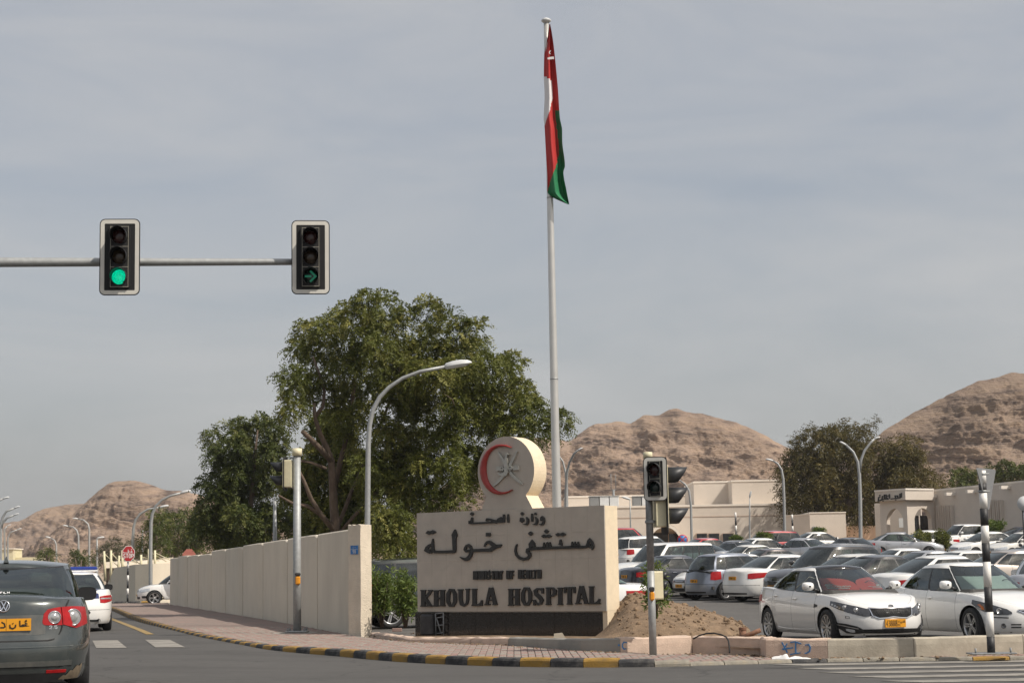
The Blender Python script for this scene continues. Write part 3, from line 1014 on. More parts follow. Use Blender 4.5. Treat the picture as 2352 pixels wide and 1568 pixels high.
# ------------------------------------------------------------------ hospital sign
m_sand_stone = pmat('sign_stone', (0.45, 0.41, 0.35), rough=0.7, var=0.10, scale=9, bump=0.1, bscale=60, var2=0.55, scale2=4.5, tint2=(0.36, 0.32, 0.28))
m_sign_side = pmat('sign_render', (0.74, 0.62, 0.45), rough=0.9, var=0.07, scale=8, bump=0.9, bscale=110, dist=0.008, var2=0.25, scale2=2.5, tint2=(0.6, 0.56, 0.4))
m_granite = pmat('black_granite', (0.022, 0.019, 0.017), rough=0.12, var=0.35, scale=40, spec=0.6)
m_letter = pmat('letter_black', (0.017, 0.016, 0.015), rough=0.3, var=0.2, scale=20)
m_red = pmat('crescent_red', (0.30, 0.03, 0.024), rough=0.45, var=0.15, scale=9)
m_silver = pmat('emblem_silver', (0.42, 0.41, 0.37), rough=0.38, metal=0.65, var=0.15, scale=15)
DR = 32.0; DL = DR*1.077
sTR = at(1387.3, 1158.7, DR); sTL = at(957.1, 1178.6, DL)
sU = Vector((sTR.x-sTL.x, sTR.y-sTL.y, 0)); SW = sU.length; sU.normalize()
sN = Vector((sU.y, -sU.x, 0))            # front normal towards the viewer
SO = Vector((sTL.x, sTL.y, 0.13))        # bottom left of the front face, on the bed
zTop = (sTR.z+sTL.z)/2; zPan = (onplane(1392, 1402, SO, sN).z+onplane(959, 1404.6, SO, sN).z)/2
sign = empty('hospital_sign', SO); tag(sign, 'stone hospital sign with black Arabic and English lettering and a round crescent top', 'sign')
TK = 0.46
def S(u, h, d):                           # metres along, height above ground, depth towards viewer (local to the sign)
    p = sU*u+sN*d
    return (p.x, p.y, h-SO.z)
def suv(px, py):                          # photo point on the sign face -> plane coordinates
    p = onplane(px, py, SO, sN)
    return ((p-SO).dot(sU), p.z)
# core wall
mb = MB()
mb.prism([(0.02, zPan+.01), (SW-.0, zPan+.01), (SW-.0, zTop-.004), (0.02, zTop-.004)], -TK, -0.03, fn=S)
mb.build('core', m_sign_side, parent=sign)
mb = MB(); mb.prism([(SW-.10, -.1), (SW-.002, -.1), (SW-.002, zPan+.008), (SW-.10, zPan+.008)], -TK+.002, -0.031, fn=S)
mb.build('end_pier', m_sign_side, parent=sign)
# stone slabs
ncol, nrow = 12, 4
for i in range(ncol):
    for j in range(nrow):
        u0, u1 = SW*i/ncol, SW*(i+1)/ncol
        h0, h1 = zPan+(zTop-zPan)*j/nrow, zPan+(zTop-zPan)*(j+1)/nrow
        mb = MB(); g = 0.0010; dd = random.uniform(-.0006, .0006)
        mb.prism([(u0+g, h0+g), (u1-g, h0+g), (u1-g, h1-g), (u0+g, h1-g)], -0.028, 0.0+dd, fn=S)
        mb.build('stone_slab', m_sand_stone, parent=sign)
# granite base panels
nb = 12
for i in range(nb):
    u0, u1 = -0.12+(SW+.02)*i/nb, -0.12+(SW+.02)*(i+1)/nb
    mb = MB(); dd = random.uniform(-.002, .002)
    mb.prism([(u0+.002, -0.08), (u1-.002, -0.08), (u1-.002, zPan-.02), (u0+.002, zPan-.02)], -TK+.03, -0.075+dd, fn=S)
    mb.build('granite_panel', m_granite, parent=sign)
mb = MB(); mb.prism([(0.0, zPan-.02), (SW-.1, zPan-.02), (SW-.1, zPan), (0.0, zPan)], -TK+.03, -0.055, fn=S); mb.build('base_trim', m_galv_d, parent=sign)
# round top on a flared neck
def Cd(x, y): return ((1850+x/3.92)*.57647, (1700+y/3.92)*.57647)
cpx = Cd(640, 605)
cu, ch = suv(*cpx)
l_u, _ = suv(*Cd(200, 640)); r_u, _ = suv(*Cd(1082, 640))
RD = (r_u-l_u)/2; cu = (l_u+r_u)/2
_, topz = suv(*Cd(640, 148)); ch = topz-RD
nl = suv(*Cd(330, 1095)); nr = suv(*Cd(948, 1060)); fl = suv(*Cd(255, 1303)); frr = suv(*Cd(1055, 1265))
a_r = math.atan2(nr[1]-ch, nr[0]-cu); a_l = math.atan2(nl[1]-ch, nl[0]-cu)
if a_l > 0: a_l -= 2*math.pi
an = [a_r+(a_l+2*math.pi-a_r)*i/48 for i in range(49)]
out = [(cu+RD*math.cos(a), ch+RD*math.sin(a)) for a in an]+[(fl[0], zTop+.001), (frr[0], zTop+.001)]
n = len(out); mb = MB()
vs = [S(p[0], p[1], -0.02) for p in out]+[S(p[0], p[1], -0.44) for p in out]
mb.add(vs, [tuple(range(n))], 0); mb.add(vs, [tuple(range(2*n-1, n-1, -1))], 1)
mb.add(vs, [(i, (i+1) % n, n+(i+1) % n, n+i) for i in range(n)], 1)
mb.build('round_top', [m_sand_stone, m_sign_side], parent=sign)

# crescent
def fnS(conv):
    def f(x, y, d):
        u, h = suv(*conv(x, y)); return S(u, h, d)
    return f
outer = [(742, 322), (700, 298), (640, 278), (580, 272), (500, 284), (420, 322), (350, 385), (300, 460), (268, 540), (250, 640), (252, 720), (270, 810), (305, 890), (350, 955), (410, 1010), (480, 1045), (560, 1057), (640, 1045), (700, 1020), (758, 978)]
inner = [(742, 322), (705, 318), (650, 308), (590, 308), (520, 318), (460, 348), (410, 395), (375, 460), (352, 530), (340, 620), (342, 710), (358, 800), (385, 870), (425, 925), (470, 970), (520, 1000), (575, 1015), (640, 1015), (700, 1000), (758, 978)]
mb = MB(); f = fnS(Cd)
N = len(outer); g = []
for i in range(N):
    o_, i_ = outer[i], inner[i]
    m_ = ((o_[0]+i_[0])/2, (o_[1]+i_[1])/2)
    g.append([f(*o_, -.022), f(*o_, .02), f(*m_, .05), f(*i_, .02), f(*i_, -.022)])
mb.grid(g, 0, sm=True); mb.build('crescent', m_red, parent=sign)
# national emblem: dagger, belt and two crossed swords
mb = MB()
ribbons(mb, [[(530, 388, 8), (560, 440, 30), (610, 525, 42), (650, 600, 48), (700, 690, 46), (760, 765, 44), (830, 830, 38), (890, 880, 26), (912, 895, 10)]], 40, -.022, .012, f)
mb.build('sword', m_silver, parent=sign)
mb = MB()
ribbons(mb, [[(828, 375, 26), (815, 410, 18), (770, 500, 34), (715, 600, 42), (660, 700, 46), (590, 790, 44), (520, 870, 36), (470, 912, 22), (452, 920, 8)]], 40, -.022, .018, f)
mb.build('sword', m_silver, parent=sign)
mb = MB()
ribbons(mb, [[(508, 655, 62), (585, 652, 66)], [(765, 645, 62), (858, 640, 60)]], 60, -.022, .024, f)
ribbons(mb, [[(570, 655, 18), (640, 655, 20), (700, 648, 20), (775, 642, 18)]], 20, -.022, .034, f)
for cx, cy in ((603, 653), (732, 643)):
    ribbons(mb, [arc(cx, cy, 24, 28, 0, 360, 12)], 14, -.02, .04, f)
mb.build('belt', m_silver, parent=sign)
mb = MB()
ribbons(mb, [[(672, 405, 20), (676, 430, 32), (672, 470, 22), (664, 520, 46), (664, 560, 54), (668, 640, 52), (672, 700, 60), (650, 740, 60), (600, 745, 44), (550, 732, 26), (545, 722, 12)], [(665, 425, 10), (720, 432, 6)]], 40, -.022, .046, f)
mb.build('dagger', m_silver, parent=sign)

# lettering traced on the face
def Ta(x, y): return ((1660+x/5.88)*.57647, (2030+y/5.88)*.57647)
def Tb(x, y): return ((2020+x/5.88)*.57647, (2030+y/5.88)*.57647)
def Tc(x, y): return ((1660+x/5.88)*.57647, (2250+y/5.88)*.57647)
def Td(x, y): return ((2020+x/5.88)*.57647, (2250+y/5.88)*.57647)
def letter(strokes, conv, w=60, part='letter'):
    mb = MB(); ribbons(mb, strokes, w, -.01, .035, fnS(conv)); return mb.build(part, m_letter, parent=sign)
def dia(cx, cy, r):  # diamond dot
    return [(cx-r, cy, 2), (cx-r*.5, cy, r*1.15), (cx, cy, r*1.9), (cx+r*.5, cy, r*1.15), (cx+r, cy, 2)]
# khawla
letter([[(400, 672, 14), (392, 760, 54), (392, 860, 62), (400, 950, 64), (440, 985, 64), (560, 985, 66), (700, 982, 66), (820, 980, 70), (900, 975, 74)],
        [(905, 995, 60), (905, 920, 80), (900, 780, 84), (898, 660, 88), (905, 590, 128), (912, 520, 76), (918, 458, 16)],
        [(372, 800, 30), (310, 838, 60), (258, 888, 66), (232, 948, 62), (270, 975, 50), (330, 1000, 50), (375, 990, 50)], [(250, 925, 40), (310, 935, 46), (350, 958, 44)]], Ta)
letter([[(230, 545, 4), (275, 530, 70), (305, 535, 92), (345, 530, 60), (395, 520, 96), (430, 520, 66), (468, 520, 6)]], Ta)
letter([[(1300, 955, 66), (1180, 965, 60), (1145, 930, 50), (1160, 880, 52), (1190, 840, 54), (1230, 826, 56), (1275, 860, 60), (1292, 920, 64), (1296, 1000, 74), (1270, 1080, 82), (1220, 1140, 88), (1160, 1160, 74), (1090, 1135, 42), (1025, 1098, 8)],
        [(1290, 952, 68), (1450, 948, 72), (1600, 944, 76), (1740, 942, 84), (1800, 900, 96), (1860, 860, 96), (1960, 845, 74), (2005, 815, 30)],
        [(1850, 850, 86), (1790, 805, 84), (1720, 755, 76), (1670, 760, 56), (1630, 800, 42), (1600, 858, 22)]], Ta)
letter([[(1642, 578, 84), (1742, 578, 84)]], Ta)
# the long word
letter([[(2010, 935, 20), (2020, 890, 60), (2030, 830, 52), (2000, 750, 56), (1950, 695, 50), (1920, 730, 46), (1905, 800, 52), (1895, 850, 60), (1850, 868, 64), (1700, 872, 72), (1500, 876, 70), (1300, 882, 68), (1100, 888, 68), (900, 895, 72), (700, 905, 74), (560, 915, 74), (500, 935, 72), (492, 980, 66), (540, 1030, 76), (548, 1080, 70), (500, 1135, 64), (400, 1155, 70), (300, 1120, 62), (235, 1050, 54), (212, 960, 48), (225, 870, 40), (250, 800, 24)]], Tb)
letter([[(1985, 880, 60), (1955, 850, 50), (1930, 800, 50)], [(2000, 900, 50), (2025, 905, 40)]], Tb)
letter([[(600, 900, 70), (560, 860, 56), (552, 800, 50), (600, 735, 50), (645, 790, 52), (645, 860, 58)], [(560, 850, 60), (620, 800, 60), (600, 760, 50)]], Tb)
for tx, ty, s in ((1270, 690, 50), (1545, 742, 40), (1610, 742, 40), (1685, 742, 44), (885, 762, 40), (960, 752, 42), (1022, 752, 40)):
    letter([[(tx, ty, 16), (tx-4, ty+40, s), (tx+6, ty+90, s+18), (tx-10, ty+130, s+50)]], Tb)
letter([dia(568, 555, 56)], Tb); letter([dia(938, 503, 54)], Tb)
letter([[(818, 610, 4), (875, 615, 86), (915, 620, 66), (945, 612, 40), (1000, 615, 88), (1062, 618, 4)]], Tb)
letter([[(1150, 578, 4), (1210, 580, 88), (1255, 580, 40), (1320, 573, 92), (1396, 574, 4)]], Tb)
# small upper line
letter([[(1318, 178, 30), (1308, 240, 52), (1300, 290, 70), (1262, 290, 60), (1262, 306, 50), (1330, 314, 42), (1500, 308, 42), (1700, 300, 44), (1900, 285, 44), (2055, 278, 44), (2060, 200, 52), (2058, 105, 40)],
        [(1890, 250, 40), (1880, 320, 26)], [(1770, 290, 40), (1830, 250, 50), (1740, 225, 44), (1670, 215, 44), (1645, 260, 26)], [(1900, 262, 40), (1930, 225, 46), (1985, 200, 56), (2010, 240, 50), (1960, 262, 50)]], Ta, 44)
letter([[(2158, 98, 24), (2158, 200, 56), (2162, 298, 34)]], Ta, 44); letter([dia(1312, 95, 46)], Ta)
letter([[(390, 200, 30), (345, 200, 44), (338, 255, 46), (365, 275, 44), (398, 250, 40), (392, 205, 30)], [(345, 245, 50), (390, 245, 50)]], Tb); letter([dia(372, 90, 44)], Tb)
letter([[(465, 170, 20), (498, 215, 50), (505, 280, 54), (480, 340, 44), (400, 340, 8)]], Tb)
letter([[(600, 85, 30), (602, 180, 52), (608, 278, 34)]], Tb)
letter([[(678, 165, 20), (712, 215, 48), (720, 280, 54), (695, 338, 44), (615, 340, 8)]], Tb); letter([dia(682, 92, 34)], Tb)
letter([[(870, 245, 40), (820, 240, 46), (815, 190, 40), (840, 165, 40), (870, 190, 44), (880, 260, 50), (860, 325, 50), (820, 348, 40), (765, 335, 8)]], Tb)
# English
def sl(conv, verts, thin=(), w=92, sw=30, serif=62):
    st = []
    for (x, y0, y1) in verts:
        st.append([(x, y0, w), (x, y1, w)])
        st.append([(x-serif, y0+sw*.5, sw), (x+serif, y0+sw*.5, sw)]); st.append([(x-serif, y1-sw*.5, sw), (x+serif, y1-sw*.5, sw)])
    for t in thin: st.append(t)
    letter(st, conv)
sl(Tc, [(172, 578, 970)], [[(350, 595, 60), (300, 680, 66), (205, 790, 40)], [(200, 740, 56), (270, 850, 72), (325, 950, 84)], [(285, 592, 30), (388, 590, 30)], [(252, 956, 30), (388, 954, 30)]])
sl(Tc, [(470, 585, 968), (622, 575, 964)], [[(480, 775, 40), (620, 770, 40)]])
letter([[(800, 580, 60), (755, 680, 84), (752, 850, 84), (800, 945, 60), (870, 945, 60), (915, 850, 84), (912, 680, 84), (870, 585, 60), (800, 580, 60)]], Tc)
letter([[(1042, 575, 86), (1046, 800, 86), (1070, 910, 76), (1130, 945, 44), (1190, 900, 56), (1212, 800, 60), (1212, 570, 62)], [(980, 577, 32), (1104, 574, 32)], [(1162, 566, 32), (1262, 564, 32)]], Tc)
sl(Tc, [(1370, 550, 954)], [[(1330, 935, 36), (1460, 930, 44), (1530, 900, 60), (1545, 815, 26)], [(1460, 945, 24), (1560, 940, 24)]])
letter([[(1755, 530, 90), (1700, 730, 70), (1655, 920, 56)], [(1760, 530, 90), (1810, 730, 86), (1860, 920, 86)], [(1690, 820, 36), (1820, 818, 36)], [(1608, 922, 30), (1742, 920, 30)], [(1800, 920, 30), (1908, 918, 30)]], Tc)
sl(Td, [(105, 552, 952), (258, 550, 942)], [[(110, 745, 40), (260, 742, 40)]])
letter([[(435, 545, 60), (392, 650, 84), (392, 820, 84), (435, 915, 60), (515, 915, 60), (560, 820, 84), (556, 650, 84), (515, 548, 60), (435, 545, 60)]], Td)
letter([[(850, 530, 44), (850, 665, 50)], [(850, 610, 30), (800, 560, 46), (730, 556, 50), (680, 600, 76), (700, 680, 84), (790, 760, 90), (830, 820, 84), (810, 890, 66), (740, 915, 46), (690, 880, 40), (660, 820, 36)], [(660, 808, 52), (660, 938, 52)]], Td)
sl(Td, [(988, 518, 932)], [[(960, 535, 40), (1090, 540, 46), (1138, 600, 84), (1130, 680, 76), (1080, 720, 46), (1000, 725, 40)]])
sl(Td, [(1262, 522, 934)]); sl(Td, [(1482, 512, 922)], [[(1355, 535, 46), (1616, 530, 46)], [(1378, 530, 50), (1376, 655, 44)], [(1598, 525, 44), (1596, 655, 40)]])
letter([[(1760, 492, 90), (1705, 700, 72), (1665, 900, 60)], [(1765, 492, 90), (1820, 700, 84), (1870, 895, 84)], [(1700, 782, 36), (1830, 780, 36)], [(1612, 898, 30), (1752, 896, 30)], [(1822, 894, 30), (1938, 892, 30)]], Td)
sl(Td, [(1995, 492, 908)], [[(1960, 893, 36), (2090, 890, 42), (2160, 860, 60), (2185, 785, 36)], [(2080, 900, 24), (2205, 896, 24)]])
def blk(conv, x0, x1, y0, y1, cuts=()):
    letter([[((x0+x1)/2, y0, x1-x0), ((x0+x1)/2, y1, x1-x0)]], conv)
for conv, x0, x1, y0, y1 in [(Tc, 1342, 1450, 138, 340), (Tc, 1466, 1512, 135, 338), (Tc, 1516, 1606, 135, 338), (Tc, 1618, 1662, 132, 332), (Tc, 1852, 1938, 135, 335), (Tc, 2118, 2202, 126, 328), (Td, 276, 358, 108, 320), (Td, 460, 545, 112, 320), (Td, 556, 598, 112, 320), (Td, 648, 690, 108, 320), (Td, 730, 818, 104, 314), (Tc, 1790, 1832, 140, 335), (Tc, 1962, 2014, 200, 335)]:
    blk(conv, x0, x1, y0, y1)
letter([[(1740, 190, 40), (1715, 152, 40), (1690, 190, 40), (1735, 250, 44), (1735, 300, 44), (1700, 318, 40), (1680, 280, 36)]], Tc)
letter([[(1772, 155, 34), (1850, 152, 34)]], Tc); letter([[(1965, 140, 40), (1990, 220, 50), (2025, 130, 36)]], Tc)
letter([[(2235, 124, 46), (2235, 326, 46)], [(2240, 142, 36), (2292, 140, 36)], [(2240, 230, 30), (2290, 228, 30)]], Tc)
letter([[(388, 108, 40), (388, 320, 40)], [(400, 125, 34), (440, 122, 34)], [(400, 215, 30), (440, 214, 30)], [(400, 305, 34), (440, 303, 34)]], Td)
letter([[(590, 305, 34), (628, 303, 34)]], Td); letter([[(626, 132, 34), (712, 128, 34)]], Td)

# ------------------------------------------------------------------ electrical boxes and A-frame in front of the sign
eb = empty('floodlight_box', gnd(985, 1460, 0.13)); tag(eb, 'dark floodlight box with open bracket frame at the left foot of the hospital sign', 'floodlight')
p0 = eb.location
mb = MB(); mb.bbox((0, 0, .22), (.30, .2, .40), bev=.03, rot=Matrix.Rotation(math.atan2(sU.y, sU.x), 3, 'Z')); mb.build('housing', m_black, parent=eb)
mb = MB()
for zz in (.05, .2, .35, .43):
    mb.tube([sU*.17+Vector((0, 0, zz)), sU*.36+Vector((0, 0, zz+.02))], .012, 6)
mb.tube([sU*.17+Vector((0, 0, 0)), sU*.17+Vector((0, 0, .44))], .014, 6); mb.tube([sU*.36+Vector((0, 0, 0)), sU*.36+Vector((0, 0, .45))], .014, 6)
mb.tube([sU*.19+Vector((0, 0, .35)), sU*.3+Vector((0, 0, .05))], .014, 6)
mb.build('bracket', m_galv_d, parent=eb)
# ------------------------------------------------------------------ cars
def hp(c): return tuple(((x/255)/12.92 if x/255 <= .04045 else ((x/255+.055)/1.055)**2.4) for x in c)
P = {
 'white': paint('paint_white', (0.84, 0.83, 0.80), rough=0.3, dusty=0.10),
 'white2': paint('paint_cream_white', (0.74, 0.72, 0.67), rough=0.35, dusty=0.2),
 'silver': paint('paint_silver', (0.55, 0.55, 0.56), metal=0.7, rough=0.38),
 'champ': paint('paint_champagne', (0.56, 0.49, 0.43), metal=0.6, rough=0.38),
 'bluegrey': paint('paint_blue_silver', (0.28, 0.31, 0.37), metal=0.65, rough=0.38),
 'grey': paint('paint_grey', (0.11, 0.11, 0.115), metal=0.5, rough=0.42),
 'black': paint('paint_black', (0.012, 0.012, 0.014), rough=0.3),
 'navy': paint('paint_navy', (0.012, 0.016, 0.03), rough=0.3),
 'brown': paint('paint_brown', (0.10, 0.085, 0.085), metal=0.5, rough=0.4),
 'red': paint('paint_red', (0.45, 0.02, 0.025), rough=0.3, dusty=0.1),
 'dkred': paint('paint_dark_red', (0.32, 0.025, 0.03), metal=0.2, rough=0.3, dusty=0.1),
 'green': paint('paint_dark_green', (0.035, 0.045, 0.04), metal=0.4, rough=0.38),
 'passat': paint('paint_green_grey', (0.052, 0.064, 0.064), metal=0.4, rough=0.22, dusty=0.2),
 'blue': paint('paint_police_blue', (0.012, 0.025, 0.12), metal=0.2, rough=0.25, dusty=0.05),
 'gold': paint('paint_beige', (0.40, 0.31, 0.24), metal=0.5, rough=0.4),
}
CM = {
 'blk': pmat('trim_black', (0.018, 0.018, 0.019), rough=0.5, var=0.2, scale=5),
 'gap': pmat('seam_black', (0.01, 0.01, 0.01), rough=0.8, var=0.1, scale=5),
 'gloss': pmat('gloss_black', (0.012, 0.012, 0.013), rough=0.08, var=0.1, scale=5, coat=0.5),
 'chrome': pmat('chrome', (0.75, 0.75, 0.76), rough=0.12, metal=1.0, var=0.04, scale=5),
 'rim': pmat('alloy', (0.55, 0.55, 0.55), rough=0.3, metal=0.85, var=0.08, scale=9),
 'tyre': m_rubber,
 'glass': glassmat('car_glass', (0.46, 0.58, 0.52)),
 'glass_w': glassmat('windscreen_glass', (0.60, 0.68, 0.64)),
 'glass_d': glassmat('car_glass_dark', (0.10, 0.12, 0.115)),
 'int': pmat('cabin_fabric', (0.055, 0.053, 0.05), rough=0.85, var=0.2, scale=6),
 'int_l': pmat('cabin_beige', (0.26, 0.225, 0.18), rough=0.85, var=0.2, scale=6),
 'hl': pmat('headlight_lens', (0.62, 0.64, 0.66), rough=0.12, metal=0.35, var=0.35, scale=16, coat=1.0),
 'hl_d': pmat('headlight_dark', (0.045, 0.046, 0.05), rough=0.1, var=0.3, scale=14, coat=1.0),
 'tail': pmat('tail_red', (0.36, 0.008, 0.010), rough=0.35, var=0.25, scale=12, coat=0.25, spec=.3),
 'amber': pmat('amber_lens', (0.55, 0.13, 0.01), rough=0.15, var=0.2, scale=12, coat=1.0),
 'clear': pmat('clear_lens', (0.50, 0.50, 0.50), rough=0.15, metal=0.55, var=0.3, scale=26, coat=1.0),
 'plate': pmat('plate_yellow', (0.75, 0.33, 0.015), rough=0.45, var=0.06, scale=9),
 'ink': pmat('plate_ink', (0.02, 0.015, 0.01), rough=0.5, var=0.1, scale=9),
 'dirt': pmat('mud_dust', (0.17, 0.13, 0.085), rough=0.95, var=0.3, scale=18),
 'whitep': pmat('white_print', (0.75, 0.75, 0.75), rough=0.5, var=0.05, scale=9),
 'shade': pmat('sunshade_red', (0.66, 0.075, 0.06), rough=0.7, var=0.1, scale=9),
 'shade_s': pmat('sunshade_silver', (0.62, 0.68, 0.68), rough=0.5, var=0.06, scale=9),
 'bluelamp': pmat('blue_lamp_dome', (0.008, 0.03, 0.22), rough=0.1, var=0.2, scale=10, coat=1.0),
}

class Car:
    def __init__(s, **k):
        s.__dict__.update(dict(pF=5.0, qF=2.6, pR=6.5, qR=2.9, crown=0.045, pG=3.6, qG=2.6, chrome_trim=False))
        s.__dict__.update(k)
        s.xc = (s.xf+s.xr)/2; s.A = (s.xf-s.xr)/2
        s.sh_f = curve(s.sh); s.fp = curve(s.front); s.rp = curve(s.rear)
        s.wp = curve(s.wprof); s.rz = curve(s.roof)
    # lower body
    def dec(s, ph):
        if ph <= math.pi/2:
            return max(0, math.cos(ph))**(2/s.pF), max(0, math.sin(ph))**(2/s.qF)
        return -max(0, -math.cos(ph))**(2/s.pR), max(0, math.sin(ph))**(2/s.qR)
    def phi_x(s, x):
        xi = (x-s.xc)/s.A
        xi = max(-.9999, min(.9999, xi))
        if xi >= 0: return math.acos(xi**(s.pF/2))
        return math.pi-math.acos((-xi)**(s.pR/2))
    def phi_y(s, g, rear=False):
        g = min(1, max(0, g))
        if not rear: return math.asin(g**(s.qF/2))
        return math.pi-math.asin(g**(s.qR/2))
    def S(s, ph, z, off=0.0, sgn=1):
        xi, g = s.dec(ph)
        x = s.xc+s.A*xi
        k = smooth(.62, 1, abs(xi))
        dx = (s.fp(z) if xi > 0 else -s.rp(z))*k
        zt = s.sh_f(x)
        zn = (z-s.zs)/max(.05, zt-s.zs)
        y = s.W*s.wp(zn)*g
        p = Vector((x+dx, y*sgn, z))
        if off:
            e = 1e-3
            a = s.S(min(math.pi, ph+e), z) - s.S(max(0, ph-e), z)
            b = s.S(ph, z+.01)-s.S(ph, z-.01)
            n = a.cross(b)
            if n.length > 1e-12:
                n.normalize()
                c = Vector((s.xc, 0, n.z*0+z))
                q = s.S(ph, z)
                if n.dot(Vector((q.x-s.xc, q.y, 0))) < 0: n = -n
                n.y *= sgn
                p = p+n*off
        return p
    def zbot(s, x):
        z = s.zs
        for xa in (s.xaf, s.xar):
            d = abs(x-xa)
            if d < s.Ra: z = max(z, s.r+math.sqrt(s.Ra**2-d*d)*s.archk)
        return z
    # greenhouse
    def gdec(s, ph):
        c = math.cos(ph)
        xi = (abs(c)**(2/s.pG))*(1 if c >= 0 else -1)
        return xi, max(0, math.sin(ph))**(2/s.qG)
    def gphi_y(s, g, rear=False):
        a = math.asin(min(1, g)**(s.qG/2)); return math.pi-a if rear else a
    def gphi_x(s, xi):
        a = math.acos(abs(xi)**(s.pG/2)); return a if xi >= 0 else math.pi-a
    def G(s, ph, v, sgn=1):
        xi, g = s.gdec(ph)
        xf = s.gf[0]+(s.gf[1]-s.gf[0])*v+.05*math.sin(math.pi*v)
        xr = s.gr[0]+(s.gr[1]-s.gr[0])*v-.06*math.sin(math.pi*v)
        c, a = (xf+xr)/2, (xf-xr)/2
        b = s.b0+(s.b1-s.b0)*(v**1.45)
        x = c+a*xi
        y = b*g
        c0, a0 = (s.gf[0]+s.gr[0])/2, (s.gf[0]-s.gr[0])/2
        x0 = c0+a0*xi
        z0 = s.sh_f(x0)+s.crown*.45*(1-min(1, (s.b0*g/s.W))**2)-.01
        c1, a1 = (s.gf[1]+s.gr[1])/2, (s.gf[1]-s.gr[1])/2
        z1 = s.rz(c1+a1*xi)
        vz = v
        return Vector((x, y*sgn, z0+(z1-z0)*vz))
    def build(s):
        parts = {}
        def mbp(name, key): return parts.setdefault((name, key), MB())
        # stations
        st = []
        for g in (0, .12, .25, .38, .5, .6, .7, .78, .85, .9): st.append((s.phi_y(g), None))
        for g in (0, .15, .3, .45, .58, .7, .79, .86, .92): st.append((s.phi_y(g, True), None))
        x1 = s.S(s.phi_y(.9), .5).x; x0 = s.S(s.phi_y(.92, True), .5).x
        for xa in (s.xaf, s.xar):
            for k in range(13):
                a = math.pi*k/12
                st.append((s.phi_x(xa-s.Ra*math.cos(a)*.9995), None))
            st.append((s.phi_x(xa-s.Ra*1.003), None)); st.append((s.phi_x(xa+s.Ra*1.003), None))
        for x in np.linspace(x0+.08, x1-.08, 22):
            if min(abs(x-s.xaf), abs(x-s.xar)) > s.Ra+.03: st.append((s.phi_x(x), None))
        dl = []
        for xd in s.doors:
            a, b = s.phi_x(xd+.004), s.phi_x(xd-.004)
            st = [q for q in st if not (a-.012 < q[0] < b+.012)]
            st += [(a, 'gap'), (b, None)]; dl.append((a, b))
        st.sort(key=lambda q: q[0])
        ph = [q[0] for q in st]
        nv = 12
        vs = [0, .03, .10, .2, .3, .4, .5, .6, .7, .8, .88, .95, 1.0]
        for sgn in (1, -1):
            gridp = []
            for p in ph:
                xi, g = s.dec(p); x = s.xc+s.A*xi
                zb, zt = s.zbot(x), s.sh_f(x)
                row = []
                for v in vs:
                    z = zb+(zt-zb)*v
                    q = s.S(p, z, 0, sgn)
                    row.append(q)
                gridp.append(row)
            for i in range(len(ph)-1):
                xm = (gridp[i][6].x+gridp[i+1][6].x)/2
                gap = st[i][1] == 'gap'
                name, key = 'body', 'paint'
                if s.doors[0] > xm > s.doors[1]: name = 'door.f%d' % sgn
                elif s.doors[1] > xm > s.doors[2]: name = 'door.r%d' % sgn
                for j in range(nv):
                    q = [gridp[i][j], gridp[i+1][j], gridp[i+1][j+1], gridp[i][j+1]]
                    if sgn > 0: q = q[::-1]
                    if gap and j >= 1: mbp('body', 'gap').add(q, [(0, 1, 2, 3)], 0, True)
                    else: mbp(name, key).add(q, [(0, 1, 2, 3)], 0, True)
            # cap: bonnet, shelf and boot
            fr = [1, .97, .90, .892, .7, .45, .2, 0]
            caps = []
            for i, p in enumerate(ph):
                q = gridp[i][-1]
                xe = q.x
                row = []
                for f in fr:
                    z = q.z+s.crown*(1-f*f)*min(1, abs(q.y)/.5)
                    if f < 1: z += .0
                    row.append(Vector((xe, q.y*f, z)))
                caps.append(row)
            for i in range(len(ph)-1):
                xm = (caps[i][0].x+caps[i+1][0].x)/2
                incab = s.gr[0]+.12 < xm < s.gf[0]-.12
                front = xm > s.gf[0]-.12
                for j in range(len(fr)-1):
                    if incab and j >= 2: continue
                    q = [caps[i][j], caps[i+1][j], caps[i+1][j+1], caps[i][j+1]]
                    if sgn > 0: q = q[::-1]
                    if j == 2 and (front or s.boot) and abs(xm-s.xc) < s.A*.93: mbp('body', 'gap').add(q, [(0, 1, 2, 3)], 0, True)
                    elif j >= 3 and front: mbp('bonnet', 'paint').add(q, [(0, 1, 2, 3)], 0, True)
                    elif j >= 3 and s.boot: mbp('boot_lid', 'boot').add(q, [(0, 1, 2, 3)], 0, True)
                    else: mbp('body', 'paint').add(q, [(0, 1, 2, 3)], 0, True)
            # wheel wells
            for xa in (s.xaf, s.xar):
                g = []
                for k in range(13):
                    a = math.pi*k/12
                    x, z = xa-s.Ra*math.cos(a), s.r+s.Ra*math.sin(a)*s.archk
                    g.append([(x, s.W*.965*sgn, z), (x, s.W*.55*sgn, z)])
                mbp('underbody', 'gap').grid(g, 0)
                cz = [(p[1][0], p[1][1], p[1][2]) for p in g]+[(xa+s.Ra, s.W*.55*sgn, s.zs-.03), (xa-s.Ra, s.W*.55*sgn, s.zs-.03)]
                mbp('underbody', 'gap').add(cz, [tuple(range(len(cz)))])
        ub = mbp('underbody', 'gap')
        ub.box((s.xc, 0, s.zs+.04), (s.A*1.84, s.W*1.1, .06)); 
        ub.box(((s.xaf-s.Ra+s.xar+s.Ra)/2, 0, s.zs+.04), (s.xaf-s.xar-2*s.Ra, s.W*1.84, .05))
        # greenhouse columns
        seg = []   # (phi0, phi1, kind, n)
        A1 = s.gphi_y(s.ws_g); A2 = s.gphi_x(s.win[0][0]+.012)
